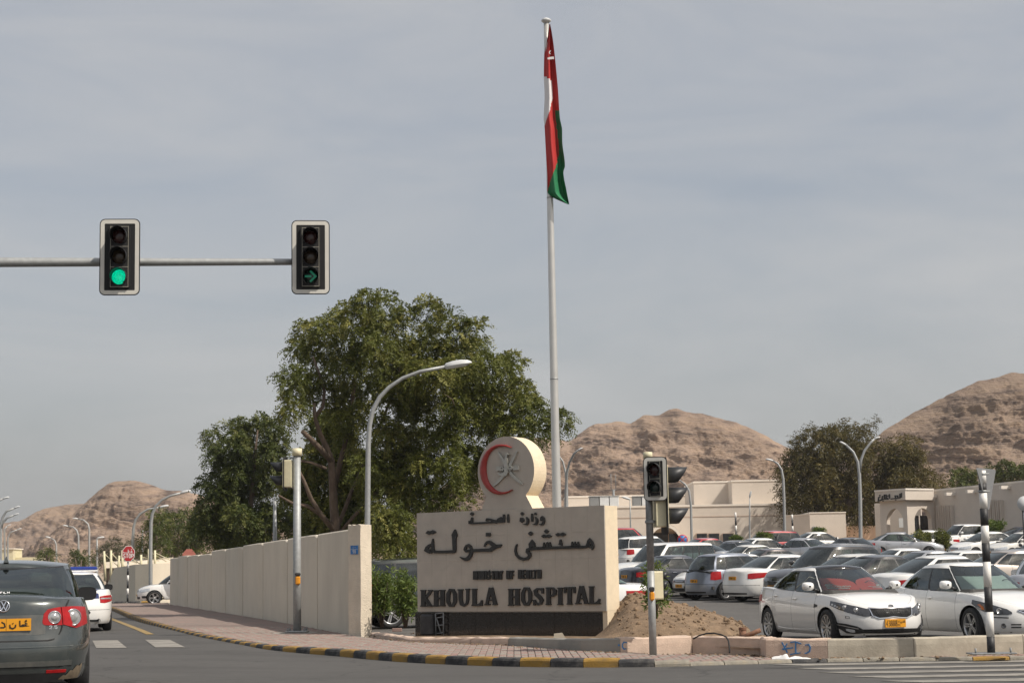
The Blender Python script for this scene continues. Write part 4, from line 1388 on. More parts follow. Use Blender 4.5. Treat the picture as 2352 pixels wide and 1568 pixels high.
        C1 = s.gphi_y(s.rg_g, True); C2 = s.gphi_x(s.win[-1][1]-.012)
        seg.append((0, A1-.02, 'ws', 6)); seg.append((A1-.02, A1, 'blk', 1)); seg.append((A1, A2, 'pil', 2))
        cur = A2
        for k, (xa, xb) in enumerate(s.win):
            a, b = s.gphi_x(xa), s.gphi_x(xb)
            seg.append((cur, a, 'blk', 1)); seg.append((a, b, 'win%d' % k, 4)); cur = b
        seg.append((cur, C2, 'blk', 1)); seg.append((C2, C1, 'pil', 3)); seg.append((C1, C1+.02, 'blk', 1)); seg.append((C1+.02, math.pi, 'rg', 6))
        V = [0, .04, .27, .5, .72, s.vt, s.vt+.035, .955, 1.0]
        for sgn in (1, -1):
            roofrow = []
            for (a, b, kind, n) in seg:
                for k in range(n):
                    p0, p1 = a+(b-a)*k/n, a+(b-a)*(k+1)/n
                    for j in range(len(V)-1):
                        v0, v1 = V[j], V[j+1]
                        q = [s.G(p0, v0, sgn), s.G(p1, v0, sgn), s.G(p1, v1, sgn), s.G(p0, v1, sgn)]
                        if sgn > 0: q = q[::-1]
                        tgt = ('body', 'paint')
                        if kind == 'ws': tgt = ('windshield', 'ws') if 1 <= j <= 6 else ('body', 'blk')
                        elif kind == 'rg': tgt = ('rear_window', 'rg') if 1 <= j <= 6 else ('body', 'blk')
                        elif kind.startswith('win'):
                            if 1 <= j <= 4: tgt = ('side_window.%s%d' % (kind, sgn), 'sg')
                            elif j == 5: tgt = ('body', 'trim' if s.chrome_trim else 'blk')
                            elif j == 0: tgt = ('body', 'blk')
                        elif kind == 'blk' and 1 <= j <= 5: tgt = ('body', 'blk')
                        mbp(*tgt).add(q, [(0, 1, 2, 3)], 0, True)
                    roofrow.append((p0, p1))
            fr = [1, .93, .8, .55, .28, 0]
            for (p0, p1) in roofrow:
                e0, e1 = s.G(p0, 1, sgn), s.G(p1, 1, sgn)
                for j in range(len(fr)-1):
                    def c(e, f): return Vector((e.x, e.y*f, e.z+.05*(1-f**2.2)*min(1, abs(e.y)/.35)))
                    q = [c(e0, fr[j]), c(e1, fr[j]), c(e1, fr[j+1]), c(e0, fr[j+1])]
                    if sgn > 0: q = q[::-1]
                    mbp('roof', 'roof').add(q, [(0, 1, 2, 3)], 0, True)
        # cabin
        it = mbp('interior', 'int')
        zf = s.zs+.12
        it.box(((s.gf[0]+s.gr[0])/2, 0, zf+.1), ((s.gf[0]-s.gr[0])*.92, s.W*1.7, .1))
        zb = s.sh_f(0)
        for sy in (-1, 1):
            it.bbox((s.seat+.25, sy*.36, zf+.28), (.5, .48, .16), .05)
            it.bbox((s.seat-.08, sy*.36, zf+.62), (.16, .46, .62), .06, rot=Matrix.Rotation(math.radians(-14), 3, 'Y'))
            it.bbox((s.seat-.2, sy*.36, zf+1.0), (.1, .26, .18), .04)
            it.bbox((s.seat-1.06, sy*.36, zf+.92), (.1, .26, .14), .04)
        it.bbox((s.seat-.75, 0, zf+.28), (.5, 1.25, .16), .05)
        it.bbox((s.seat-1.0, 0, zf+.56), (.16, 1.3, .52), .06, rot=Matrix.Rotation(math.radians(-16), 3, 'Y'))
        it.bbox((s.gf[0]-.28, 0, zb-.04), (.5, s.b0*1.75, .14), .05)
        it.box((s.gr[0]+.25, 0, zb-.02), (.45, s.b0*1.7, .03))
        if s.boot is False: it.box((s.gr[0]+.45, 0, zf+.3), (.7, s.b0*1.6, .04))
        it.lathe([(.17, -.012), (.185, 0), (.17, .012)], 14, 0, 'x', c=(s.gf[0]-.55, .36, zb+.02))
        return parts

    def patch(s, mb, pts, off=.006, rear=False, sgns=(1, -1), nu=4, nv=4, depth=.02):
        # pts: (u, zlo, zhi) ; u = fraction of half width across the end, or ('x', x) along the side
        ent = []
        for u, a, b in pts:
            ph = s.phi_x(u[1]) if isinstance(u, tuple) else s.phi_y(abs(u), rear)
            ent.append((ph, a, b, -1 if (not isinstance(u, tuple) and u < 0) else 1))
        for sgn in sgns:
            g = []
            for i in range(len(ent)-1):
                for k in range(nu+(1 if i == len(ent)-2 else 0)):
                    t = k/nu
                    # interpolate signed phi through the middle
                    pa = ent[i][0] if ent[i][3] > 0 else ((2*math.pi if rear else 0)-ent[i][0])
                    pb = ent[i+1][0] if ent[i+1][3] > 0 else ((2*math.pi if rear else 0)-ent[i+1][0])
                    p = pa+(pb-pa)*t
                    sg = sgn
                    if p < 0: p = -p; sg = -sgn
                    if p > math.pi: p = 2*math.pi-p; sg = -sgn
                    lo = ent[i][1]+(ent[i+1][1]-ent[i][1])*t; hi = ent[i][2]+(ent[i+1][2]-ent[i][2])*t
                    row = [s.S(p, lo, off-depth, sg)]+[s.S(p, lo+(hi-lo)*j/nv, off, sg) for j in range(nv+1)]+[s.S(p, hi, off-depth, sg)]
                    g.append(row)
            mb.grid(g, 0, sm=False)
            n = len(g[0])
            for r in (0, len(g)-1):
                mb.add([p for p in g[r]], [tuple(range(n))], 0)
        return mb
    def frame_at(s, g, z, rear=False, off=0.0):
        # local tangent frame on an end face: origin, right (towards +y for front view), up, outward
        ph = s.phi_y(abs(g), rear); sg = 1 if g >= 0 else -1
        p = s.S(ph, z, off, sg)
        e = .02
        a = s.S(s.phi_y(min(1, abs(g)+e), rear), z, 0, sg)-s.S(s.phi_y(max(0, abs(g)-e), rear), z, 0, sg)
        if abs(g) < .021: a = Vector((0, 1, 0))
        a.normalize()
        if a.y < 0: a = -a
        b = (s.S(ph, z+.02, 0, sg)-s.S(ph, z-.02, 0, sg)).normalized()
        n = a.cross(b).normalized()
        if (n.x > 0) == rear: n = -n
        return p, a, b, n

WP = [(0, .915), (.06, .95), (.25, .985), (.45, 1.0), (.62, 1.0), (.78, .985), (.92, .955), (1, .925)]
SED = dict(xf=2.40, xr=-2.40, xaf=1.43, xar=-1.35, W=.905, zs=.19, H=1.47, r=.32, Ra=.365, archk=1.0,
  sh=[(-2.4, .93), (-2.25, 1.0), (-1.7, 1.02), (-.6, .965), (.5, .93), (1.0, .915), (1.6, .86), (2.1, .77), (2.4, .67)],
  front=[(.15, -.12), (.3, -.02), (.45, 0), (.58, -.015), (.68, -.07), (.8, -.2)],
  rear=[(.15, -.10), (.3, -.03), (.5, 0), (.62, -.02), (.8, -.06), (.95, -.09), (1.02, -.14)], wprof=WP,
  roof=[(-1.2, 1.36), (-.9, 1.40), (-.4, 1.435), (0, 1.43), (.35, 1.385)],
  gf=(1.2, .22), gr=(-1.85, -.95), b0=.80, b1=.575, ws_g=.87, rg_g=.80, vt=.85, seat=.05,
  win=[(.74, .12), (.07, -.46), (-.49, -.66)], doors=(.98, -.12, -1.02), boot=True)
def mk(**k):
    d = dict(SED); d.update(k); return Car(**d)
HATCH = mk(xf=1.9, xr=-1.9, xaf=1.22, xar=-1.22, W=.85, r=.30, Ra=.345, H=1.5, sh=[(-1.9, .95), (-1.6, 1.0), (-.6, .97), (.4, .95), (.95, .93), (1.4, .86), (1.7, .78), (1.9, .68)],
  rear=[(.15, -.08), (.3, -.0), (.5, 0), (.62, -.03), (.8, -.07), (1.0, -.12)], roof=[(-1.6, 1.41), (-1.0, 1.465), (-.4, 1.48), (.1, 1.465), (.5, 1.40)],
  gf=(1.15, .28), gr=(-1.82, -1.45), b0=.76, b1=.56, win=[(.74, .16), (.11, -.48), (-.51, -.74)], doors=(.9, -.12, -.98), boot=False, seat=.05)
SUV = mk(xf=2.22, xr=-2.2, xaf=1.36, xar=-1.30, W=.915, zs=.27, r=.36, Ra=.415, H=1.72, sh=[(-2.2, 1.08), (-1.9, 1.12), (-.6, 1.09), (.4, 1.06), (1.0, 1.04), (1.5, 1.0), (1.95, .92), (2.22, .8)],
  front=[(.2, -.12), (.35, -.02), (.5, 0), (.7, -.02), (.82, -.08), (1.0, -.2)], rear=[(.2, -.08), (.4, 0), (.6, 0), (.75, -.05), (.95, -.08), (1.1, -.10)],
  roof=[(-1.95, 1.58), (-1.4, 1.65), (-.5, 1.685), (.1, 1.675), (.5, 1.61)], gf=(1.18, .38), gr=(-2.12, -1.85), b0=.82, b1=.64, win=[(.74, .20), (.15, -.36), (-.40, -.80)], doors=(.98, -.10, -.98), boot=False, seat=.1)
LC = mk(xf=2.45, xr=-2.4, xaf=1.45, xar=-1.40, W=.96, zs=.32, r=.385, Ra=.44, H=1.88, sh=[(-2.4, 1.15), (-2.1, 1.19), (-.6, 1.18), (.4, 1.17), (1.1, 1.16), (1.7, 1.13), (2.15, 1.07), (2.45, .95)],
  front=[(.2, -.12), (.4, 0), (.6, 0), (.8, -.02), (.95, -.06), (1.1, -.14)], rear=[(.2, -.08), (.4, 0), (.6, -.02), (.9, -.03), (1.15, -.05)],
  roof=[(-2.2, 1.80), (-1.6, 1.84), (-.6, 1.85), (.2, 1.835), (.6, 1.77)], gf=(1.25, .55), gr=(-2.34, -2.16), b0=.86, b1=.735, pG=5, win=[(.70, .22), (.17, -.27), (-.31, -.84)], doors=(1.05, .02, -.9), boot=False, seat=.2, pR=9, qR=4)
KIA = mk(xf=2.42, xr=-2.42, xaf=1.45, xar=-1.345, W=.915, r=.33, Ra=.375, H=1.455, sh=[(-2.42, .96), (-2.25, 1.03), (-1.7, 1.05), (-.6, .995), (.5, .945), (1.0, .93), (1.6, .885), (2.1, .80), (2.42, .70)],
  roof=[(-1.3, 1.33), (-.9, 1.38), (-.4, 1.42), (0, 1.42), (.4, 1.37)], gf=(1.3, .28), gr=(-1.95, -1.05), win=[(.76, .15), (.10, -.50), (-.53, -.72)], doors=(1.0, -.10, -1.05))
ALT = mk(xf=2.41, xr=-2.41, xaf=1.46, xar=-1.32, W=.90, r=.325, Ra=.37, H=1.47, win=[(.75, .14), (.09, -.55)], gf=(1.28, .25), gr=(-1.9, -.98))
PAS = mk(xf=2.38, xr=-2.38, xaf=1.42, xar=-1.29, W=.91, r=.325, Ra=.37, zs=.22, H=1.472, sh=[(-2.38, 1.015), (-2.3, 1.05), (-1.75, 1.055), (-.6, .99), (.5, .95), (1.0, .93), (1.6, .87), (2.1, .78), (2.38, .68)],
  rear=[(.15, -.10), (.25, -.06), (.42, -.005), (.55, 0), (.62, -.015), (.66, -.045), (.74, -.055), (.9, -.07), (1.0, -.085), (1.05, -.12)], pR=6, qR=3.1,
  roof=[(-1.2, 1.355), (-.9, 1.395), (-.4, 1.43), (0, 1.43), (.35, 1.385)], gf=(1.2, .22), gr=(-1.83, -1.0), b0=.82, b1=.68, rg_g=.91)
ACC = mk(xf=2.42, xr=-2.42, W=.92, rear=[(.15, -.10), (.3, -.02), (.5, 0), (.65, -.02), (.8, -.07), (.95, -.1), (1.02, -.14)])

def wheel_meshes(style):
    t = MB()
    R = 1.0
    t.lathe([(.68, -.30), (.70, -.335), (.86, -.345), (.95, -.31), (.985, -.26), (1.0, -.15), (1.0, .15), (.985, .26), (.95, .31), (.86, .345), (.70, .335), (.68, .30)], 32, 0, 'y')
    r = MB()
    # barrel and lip
    r.lathe([(.70, .33), (.665, .335), (.64, .30), (.62, .0), (.62, -.25)], 32, 0, 'y')
    r.lathe([(.62, -.02), (.0, -.02)], 24, 1, 'y')
    r.lathe([(.0, .27), (.10, .265), (.13, .235), (.13, .1)], 16, 0, 'y')
    n = {'ten': 10, 'five': 5, 'hub': 8}[style]
    for k in range(n):
        a = 2*math.pi*k/n
        def rot(p): return (p[0]*math.cos(a)-p[2]*math.sin(a), p[1], p[0]*math.sin(a)+p[2]*math.cos(a))
        if style == 'ten': w0, w1 = .035, .085
        elif style == 'five': w0, w1 = .09, .12
        else: w0, w1 = .05, .15
        pairs = [(0, 0)] if style != 'five' else [(-.055, -.075), (.055, .075)]
        if style == 'five': w0, w1 = .035, .05
        for o0, o1 in pairs:
            P = [(.08, .255, o0-w0), (.08, .255, o0+w0), (.64, .30, o1+w1), (.64, .30, o1-w1), (.08, .16, o0-w0), (.08, .16, o0+w0), (.64, .2, o1+w1), (.64, .2, o1-w1)]
            r.add([rot(p) for p in P], [(0, 1, 2, 3), (4, 7, 6, 5), (0, 4, 5, 1), (1, 5, 6, 2), (2, 6, 7, 3), (3, 7, 4, 0)], 0)
    tm, rm = t.mesh('wheel'), r.mesh('rim')
    fixnormals(tm); fixnormals(rm)
    tm.materials.append(CM['tyre'])
    rm.materials.append(CM['rim']); rm.materials.append(CM['gap'])
    return tm, rm
WH = {k: wheel_meshes(k) for k in ('ten', 'five', 'hub')}

def mirror_mesh():
    mb = MB()
    # shaped shell: rounded wedge, glass side facing -x
    g = []
    for (x, w, h) in [(.075, .02, .02), (.06, .07, .05), (.03, .10, .07), (-.02, .115, .08), (-.05, .115, .08)]:
        row = []
        for k in range(17):
            a = 2*math.pi*k/16
            c, s_ = math.cos(a), math.sin(a)
            row.append((x, w*math.copysign(abs(c)**.6, c), h*math.copysign(abs(s_)**.7, s_)))
        g.append(row)
    mb.grid(g, 0, sm=True)
    n = 16
    mb.add([(-.045, p[1]*.96, p[2]*.96) for p in g[-1][:-1]], [tuple(range(n))], 1)
    mb.tube([(0, -.09, -.05), (.0, -.19, -.09)], [.03, .035], 8, 2)
    me = mb.mesh('wing_mirror'); fixnormals(me)
    return me
MIR = mirror_mesh()

def std_details(c, k):
    """default lights, grille, plates, handles for a shape; returns list of (part, mesh, key)"""
    out = []
    def pt(name, key, *a, **kw):
        for sg in kw.pop('sgns', (1, -1)):
            mb = MB(); c.patch(mb, *a, sgns=(sg,), **kw)
            me = mb.mesh(name); fixnormals(me); out.append((name, me, key))
    fz = c.sh_f(c.xf)      # bonnet lip height
    rz = c.sh_f(c.xr)
    if k.get('front', True):
        x1 = c.xf-.55
        pt('headlight', k.get('hl', 'hl'), [(.52, fz-.13, fz-.035), (.68, fz-.14, fz+.0), (.82, fz-.13, fz+.035), (.92, fz-.09, fz+.065)], off=.006)
        mb = MB(); c.patch(mb, [(-.42, fz-.13, fz-.035), (0, fz-.14, fz-.03), (.42, fz-.13, fz-.035)], sgns=(1,), off=.004); out.append(('grille', mb.mesh('grille'), 'blk'))
        for zz in (fz-.105, fz-.075, fz-.045):
            mb = MB(); c.patch(mb, [(-.41, zz-.006, zz+.006), (0, zz-.006, zz+.006), (.41, zz-.006, zz+.006)], sgns=(1,), off=.014, nv=1); out.append(('grille_bar', mb.mesh('grille_bar'), 'chrome'))
        mb = MB(); c.patch(mb, [(-.6, c.zs+.06, c.zs+.16), (0, c.zs+.05, c.zs+.17), (.6, c.zs+.06, c.zs+.16)], sgns=(1,), off=.004); out.append(('lower_grille', mb.mesh('lower_grille'), 'blk'))
        pt('fog_lamp', 'blk', [(.72, c.zs+.09, c.zs+.2), (.82, c.zs+.08, c.zs+.21), (.88, c.zs+.1, c.zs+.2)], off=.004)
        out.append(plate_part(c, False, c.zs+.24))
    if k.get('rear', True):
        if c.boot:
            pt('tail_light', 'tail', [(.64, rz-.23, rz-.08), (.76, rz-.24, rz-.06), (.9, rz-.21, rz-.05), (.97, rz-.18, rz-.05)], rear=True, off=.006)
        else:
            pt('tail_light', 'tail', [(.74, rz-.28, rz-.03), (.86, rz-.29, rz-.01), (.95, rz-.26, rz-.01)], rear=True, off=.006)
        mb = MB(); c.patch(mb, [(-.62, c.zs+.06, c.zs+.1), (0, c.zs+.05, c.zs+.11), (.62, c.zs+.06, c.zs+.1)], sgns=(1,), rear=True, off=.004); out.append(('bumper_strip', mb.mesh('bumper_strip'), 'blk'))
        out.append(plate_part(c, True, rz-.22 if c.boot else rz-.32))
        mb = MB(); zz = c.zs+.34
        c.patch(mb, [(-.9, zz-.003, zz+.004), (0, zz-.003, zz+.004), (.9, zz-.003, zz+.004)], sgns=(1,), rear=True, off=.002, nv=1, nu=8); out.append(('bumper_seam', mb.mesh('bumper_seam'), 'gap'))
    return out

def plate_part(c, rear, z, w=.34, h=.11, y=0.0):
    p, a, b, n = c.frame_at(y, z, rear, .012)
    mb = MB()
    def fn(x, yy, d):
        q = p+a*x*(-1 if rear else 1)+Vector((0, 0, 1))*yy+n*d; return (q.x, q.y, q.z)
    mb.prism([(-w/2, -h/2), (w/2, -h/2), (w/2, h/2), (-w/2, h/2)], -.01, .006, mi=0, fn=fn)
    ribbons(mb, [[(-w*.4, -.02), (-w*.4, .03)], [(-w*.3, -.03), (-w*.22, 0), (-w*.3, .03)], [(-w*.15, -.03), (-w*.05, 0), (-w*.15, .03), (-w*.15, -.03)], [(w*.02, -.03), (w*.02, .03)], [(w*.18, -.02), (w*.4, -.02)], [(w*.28, -.02), (w*.3, .03)]], .012, .0061, .008, fn, 1)
    me = mb.mesh('number_plate'); fixnormals(me)
    return ('number_plate', me, 'platex')

def handle_meshes(c):
    out = []
    for sgn in (1, -1):
        for di, xd in ((0, c.doors[1]+.17), (1, c.doors[2]+.17)):
            z = c.sh_f(xd)-.13
            ph = c.phi_x(xd)
            p = c.S(ph, z, 0.018, sgn)
            mb = MB(); mb.bbox((p.x, p.y, p.z), (.19, .022, .028), .009)
            mb.tube([(p.x-.02, p.y-.02*sgn, p.z), (p.x+.02, p.y-.02*sgn, p.z)], .03, 8)
            me = mb.mesh('door_handle'); fixnormals(me)
            out.append((sgn, di, me))
    return out

PROTO = {}
def proto(name, c, **k):
    parts = c.build()
    # join keys of the same part into one mesh with several slots
    byn = {}
    for (pn, key), mb in parts.items(): byn.setdefault(pn, []).append((key, mb))
    L = []
    for pn, lst in byn.items():
        M_ = MB(); keys = []
        for i, (key, mb) in enumerate(lst):
            M_.add(mb.v, mb.f, i, True)
            for q in range(len(mb.f)): M_.sm[-len(mb.f)+q] = mb.sm[q]
            keys.append(key)
        me = M_.mesh(pn.split('.')[0])
        bm = bmesh.new(); bm.from_mesh(me)
        bmesh.ops.remove_doubles(bm, verts=bm.verts, dist=.0004)
        if pn not in ('interior', 'underbody'):
            bm.normal_update()
            fl = [f for f in bm.faces if f.normal.dot(f.calc_center_median()-Vector((f.calc_center_median().x*.6, 0, .5))) < 0]
            bmesh.ops.reverse_faces(bm, faces=fl)
        bm.to_mesh(me); bm.free()
        for _ in keys: me.materials.append(None)
        L.append((pn, me, keys))
    for pn, me, key in std_details(c, k)+list(k.get('extra', lambda c: [])(c)):
        keys = {'platex': ['plate', 'ink']}.get(key, key if isinstance(key, list) else [key])
        for _ in keys: me.materials.append(None)
        L.append((pn, me, keys))
    PROTO[name] = (c, L, handle_meshes(c), k)

def car(kind, cname, loc, yaw, label, pitch=0.0, glass='glass', wheels='five', group=None, name='parked_car', roof=None, boot=None, cat='car', over=None, roll=0.0, dark_trim=True):
    c, L, H, k = PROTO[kind]
    root = empty(name, loc)
    R = Matrix.Rotation(yaw, 4, 'Z') @ Matrix.Rotation(-pitch, 4, 'Y') @ Matrix.Rotation(roll, 4, 'X')
    root.rotation_euler = R.to_euler()
    tag(root, label, cat, group)
    res = {'paint': P[cname], 'roof': P[roof] if roof in P else (CM[roof] if roof else P[cname]), 'boot': P[boot] if boot else P[cname], 'ws': CM['glass_w'] if glass != 'glass_d' else CM['glass_d'],
           'rg': CM[glass], 'sg': CM[glass], 'trim': CM['chrome']}
    doors = {}
    def link(nm, me, keys, par):
        o = bpy.data.objects.new(nm, me); col.objects.link(o); o.parent = par
        for i, key in enumerate(keys):
            o.material_slots[i].link = 'OBJECT'
            m = res.get(key) or CM.get(key) or P.get(key)
            if over and (nm, key) in over: m = over[nm, key]
            o.material_slots[i].material = m
        return o
    for pn, me, keys in L:
        nm = pn.split('.')[0]
        o = link(nm, me, keys, root)
        if pn.startswith('door'): doors[pn.split('.')[1]] = o
    for sgn, di, me in H:
        d = doors.get(('f' if di == 0 else 'r')+str(sgn))
        if len(me.materials) == 0: me.materials.append(None)
        o = link('handle', me, ['paint'], d or root)
        if cname in ('white', 'silver', 'champ', 'grey', 'black', 'navy') and wheels != 'hub': o.material_slots[0].material = CM['chrome'] if cname in ('black', 'navy') else P[cname]
    tm, rm = WH[wheels]
    for xa in (c.xaf, c.xar):
        for sgn in (1, -1):
            wv = bpy.data.objects.new('wheel', tm); col.objects.link(wv); wv.parent = root
            wv.location = (xa, sgn*(c.W-.125), c.r); wv.scale = (c.r, .31 if c.r < .35 else .36, c.r)
            if sgn < 0: wv.rotation_euler = (0, 0, math.pi)
            rr = bpy.data.objects.new('rim', rm); col.objects.link(rr); rr.parent = wv
    if len(MIR.materials) == 0:
        for _ in range(3): MIR.materials.append(None)
    for sgn in (1, -1):
        p = c.G(c.gphi_x(c.win[0][0]-.06), .08, sgn)
        o = link('wing_mirror', MIR, ['paint', 'gloss' if k.get('mirror_black') else 'chrome', 'blk'], root)  # black glass colour stands in for the mirror's dark reflection
        o.location = (p.x-.03, p.y+sgn*.19, p.z+.10); o.scale = (1, sgn, 1)
        if k.get('mirror_black'): o.material_slots[0].material = CM['blk']
    return root
def surf_fn(c, rear):
    def f(x, y, d):
        p = c.S(c.phi_y(min(.999, abs(x)/c.W), rear), y, d, (1 if x >= 0 else -1)*(-1 if rear else 1))
        return (p.x, p.y, p.z)
    return f
def sub(pts, n=6):
    r = []
    for i in range(len(pts)-1):
        for k in range(n):
            t = k/n; r.append(tuple(pts[i][j]+(pts[i+1][j]-pts[i][j])*t for j in range(len(pts[i]))))
    r.append(pts[-1]); return r
def disc(c, x, z, prof, rear, n=24, off=0.0):
    g = x/c.W*(-1 if rear else 1)
    p, a, b, nn = c.frame_at(g, z, rear, off)
    if abs(g) > .3:    # face the end of the car, not the corner
        nn = (nn+Vector((-1.2 if rear else 1.2, 0, 0))).normalized(); b = Vector((0, 0, 1)); a = b.cross(nn).normalized()
    mb = MB()
    vs = []; fs = []
    for r, h in prof:
        for k in range(n):
            an = 2*math.pi*k/n
            q = p+a*(r*math.cos(an))+b*(r*math.sin(an))+nn*h; vs.append((q.x, q.y, q.z))
    for i in range(len(prof)-1):
        for k in range(n):
            fs.append((i*n+k, i*n+(k+1) % n, (i+1)*n+(k+1) % n, (i+1)*n+k))
    mb.add(vs, fs, 0, True)
    return mb
def PM(name, mb, key):
    me = mb.mesh(name); fixnormals(me); return (name, me, key)
def rib(name, c, rear, strokes, w, d1, key, d0=-.004, n=6):
    mb = MB(); ribbons(mb, [sub(s, n) for s in strokes], w, d0, d1, surf_fn(c, rear)); return PM(name, mb, key)

def passat_rear(c):
    o = []
    f = surf_fn(c, True)
    for sg in (1, -1):
        for nm, pts in (('tail_light', [(.655, .785, .965), (.74, .76, .967), (.80, .745, .967), (.86, .76, .965), (.935, .785, .955)]), ('tail_light', [(.43, .80, .83), (.45, .785, .90), (.50, .782, .945), (.56, .782, .955), (.645, .78, .965)])):
            mb = MB(); c.patch(mb, pts, rear=True, sgns=(sg,), off=.008); o.append(PM(nm, mb, 'tail'))
        o.append(PM('lamp_ring', disc(c, .70*sg, .855, [(.088, .0), (.088, .016), (.080, .02), (.076, .014)], True, off=.006), 'chrome'))
        o.append(PM('reversing_lens', disc(c, .70*sg, .855, [(.077, .012), (.062, .015), (.05, .012), (.048, .016), (.02, .017), (.0, .017)], True, off=.006), 'clear'))
        o.append(PM('lamp_ring', disc(c, .51*sg, .86, [(.068, .0), (.068, .016), (.060, .02), (.056, .014)], True, off=.006), 'chrome'))
        o.append(PM('indicator_lens', disc(c, .51*sg, .86, [(.057, .012), (.045, .015), (.034, .012), (.032, .016), (.012, .017), (.0, .017)], True, off=.006), 'clear'))
        o.append(rib('reflector', c, True, [[(sg*.45, .312), (sg*.655, .312)]], .028, .006, 'tail'))
        o.append(rib('boot_seam', c, True, [[(sg*.70, 1.035), (sg*.645, .965), (sg*.60, .80), (sg*.575, .72), (sg*.545, .67), (sg*.50, .638), (sg*.44, .628), (0, .628)]], .011, .0035, 'gap', n=5))
    mb = MB(); c.patch(mb, [(-.46, .70, .885), (-.38, .688, .89), (0, .688, .89), (.38, .688, .89), (.46, .70, .885)], rear=True, sgns=(1,), off=.004, nu=6); o.append(PM('plate_recess', mb, 'passat_dk'))
    mb = MB()
    p, a, b, n = c.frame_at(0, .795, True, .016)
    def fn(x, y, d):
        q = p-a*x+Vector((0, 0, 1))*y+n*d; return (q.x, q.y, q.z)
    mb.prism([(-.275, -.062), (.275, -.062), (.275, .062), (-.275, .062)], -.012, .006, 0, fn)
    def fa(sx, ox, oy, s):
        return [[(ox+q[0]*s*sx, oy+q[1]*s) for q in st] for st in sx_st]
    ribbons(mb, [[(.055+q[0]*.092, -.04+q[1]*.085) for q in st] for st in AR_OMAN], .012, .0061, .0085, fn, 1)
    ribbons(mb, [[(-.03+q[0]*.12, -.06+q[1]*.12) for q in st] for st in AR_D], .014, .0061, .0085, fn, 1)
    ribbons(mb, [[(.03, -.06), (.03, .06)]], .003, .0061, .0078, fn, 1)
    text(mb, '4592', -.255, -.045, .09, .036, .013, .011, .0061, .0085, fn, 1)
    o.append(PM('number_plate', mb, 'platex'))
    # round badge
    o.append(PM('badge', disc(c, 0, .985, [(.062, .0), (.062, .008), (.055, .010), (.052, .006)], True, off=.004), 'chrome'))
    p2, a2, b2, n2 = c.frame_at(0, .985, True, .004)
    def fb(x, y, d):
        q = p2-a2*x+b2*y+n2*d; return (q.x, q.y, q.z)
    mb = MB(); mb.lathe([(0, 0)], 3); mb = MB()
    k = 16; mb.add([fb(.053*math.cos(2*math.pi*i/k), .053*math.sin(2*math.pi*i/k), .003) for i in range(k)], [tuple(range(k))]); o.append(PM('badge_field', mb, 'blk'))
    mb = MB(); ribbons(mb, [[(-.022, .044), (0, .002), (.022, .044)], [(-.046, .022), (-.02, -.042), (0, -.004), (.02, -.042), (.046, .022)]], .0105, .002, .008, fb); o.append(PM('badge_emblem', mb, 'chrome'))
    mb = MB(); text(mb, '2.5', .455, .745, .03, .03, .008, .006, -.002, .004, f); o.append(PM('engine_badge', mb, 'chrome'))
    o.append(rib('bumper_strip', c, True, [[(-.70, .395), (0, .395), (.70, .395)]], .052, .007, 'passat_dk'))
    o.append(rib('bumper_seam', c, True, [[(-.84, .362), (0, .362), (.84, .362)]], .006, .0035, 'gap'))
    o.append(rib('bumper_highlight', c, True, [[(-.80, .566), (0, .566), (.80, .566)]], .010, .006, 'passat_highlight'))  # paler strip paints in the highlight along the bumper crease
    mb = MB(); c.patch(mb, [(-.72, .2, .30), (0, .2, .30), (.72, .2, .30)], rear=True, sgns=(1,), off=.003, nu=6); o.append(PM('lower_valance', mb, 'blk'))
    mb = MB(); 
    g = []
    for i, (u, lo, hi) in enumerate([(.66, .225, .235), (.70, .225, .27), (.73, .225, .262), (.77, .225, .315), (.80, .225, .31), (.84, .225, .36), (.87, .225, .35), (.90, .225, .38)]):
        ph = c.phi_y(u, True); g.append([c.S(ph, lo+(hi-lo)*t, .0045, -1) for t in (0, .33, .66, 1)])
    mb.grid(g, 0, True); o.append(PM('dried_mud', mb, 'dirt'))
    # shark fin aerial
    mb = MB(); zt = c.rz(-.9)+.05
    mb.add([(-.98, -.03, zt), (-.98, .03, zt), (-.76, .02, zt+.0), (-.76, -.02, zt), (-.95, -.004, zt+.065), (-.95, .004, zt+.065), (-.86, 0, zt+.045)], [(0, 1, 5, 4), (1, 2, 6, 5), (2, 3, 6), (3, 0, 4, 6), (4, 5, 6)], 0); o.append(PM('roof_aerial', mb, 'passat'))
    # film maker's lettering on the glass
    mb = MB()
    def fg(x, y, d):
        v = .06+(y)/.42; ph = c.gphi_y(min(.99, abs(x)/(c.b0+(c.b1-c.b0)*v**1.45)), True)
        q = c.G(ph, v, -1 if x > 0 else 1); return (q.x-.004-d, q.y, q.z+.002)
    text(mb, 'AUTOFILM', -.16, .035, .022, .022, .007, .006, 0, .002, fg); o.append(PM('film_lettering', mb, 'whitep'))
    return o
CM['passat_dk'] = paint('paint_green_grey_dark', (0.075, 0.08, 0.075), metal=0.3, rough=0.5, dusty=0.4)
CM['passat_highlight'] = paint('paint_green_grey_highlight', (0.10, 0.115, 0.11), metal=0.6, rough=0.3, dusty=0.2)  # lighter copy of the body paint, for the painted bumper highlight
CM['paint_w'] = P['white']

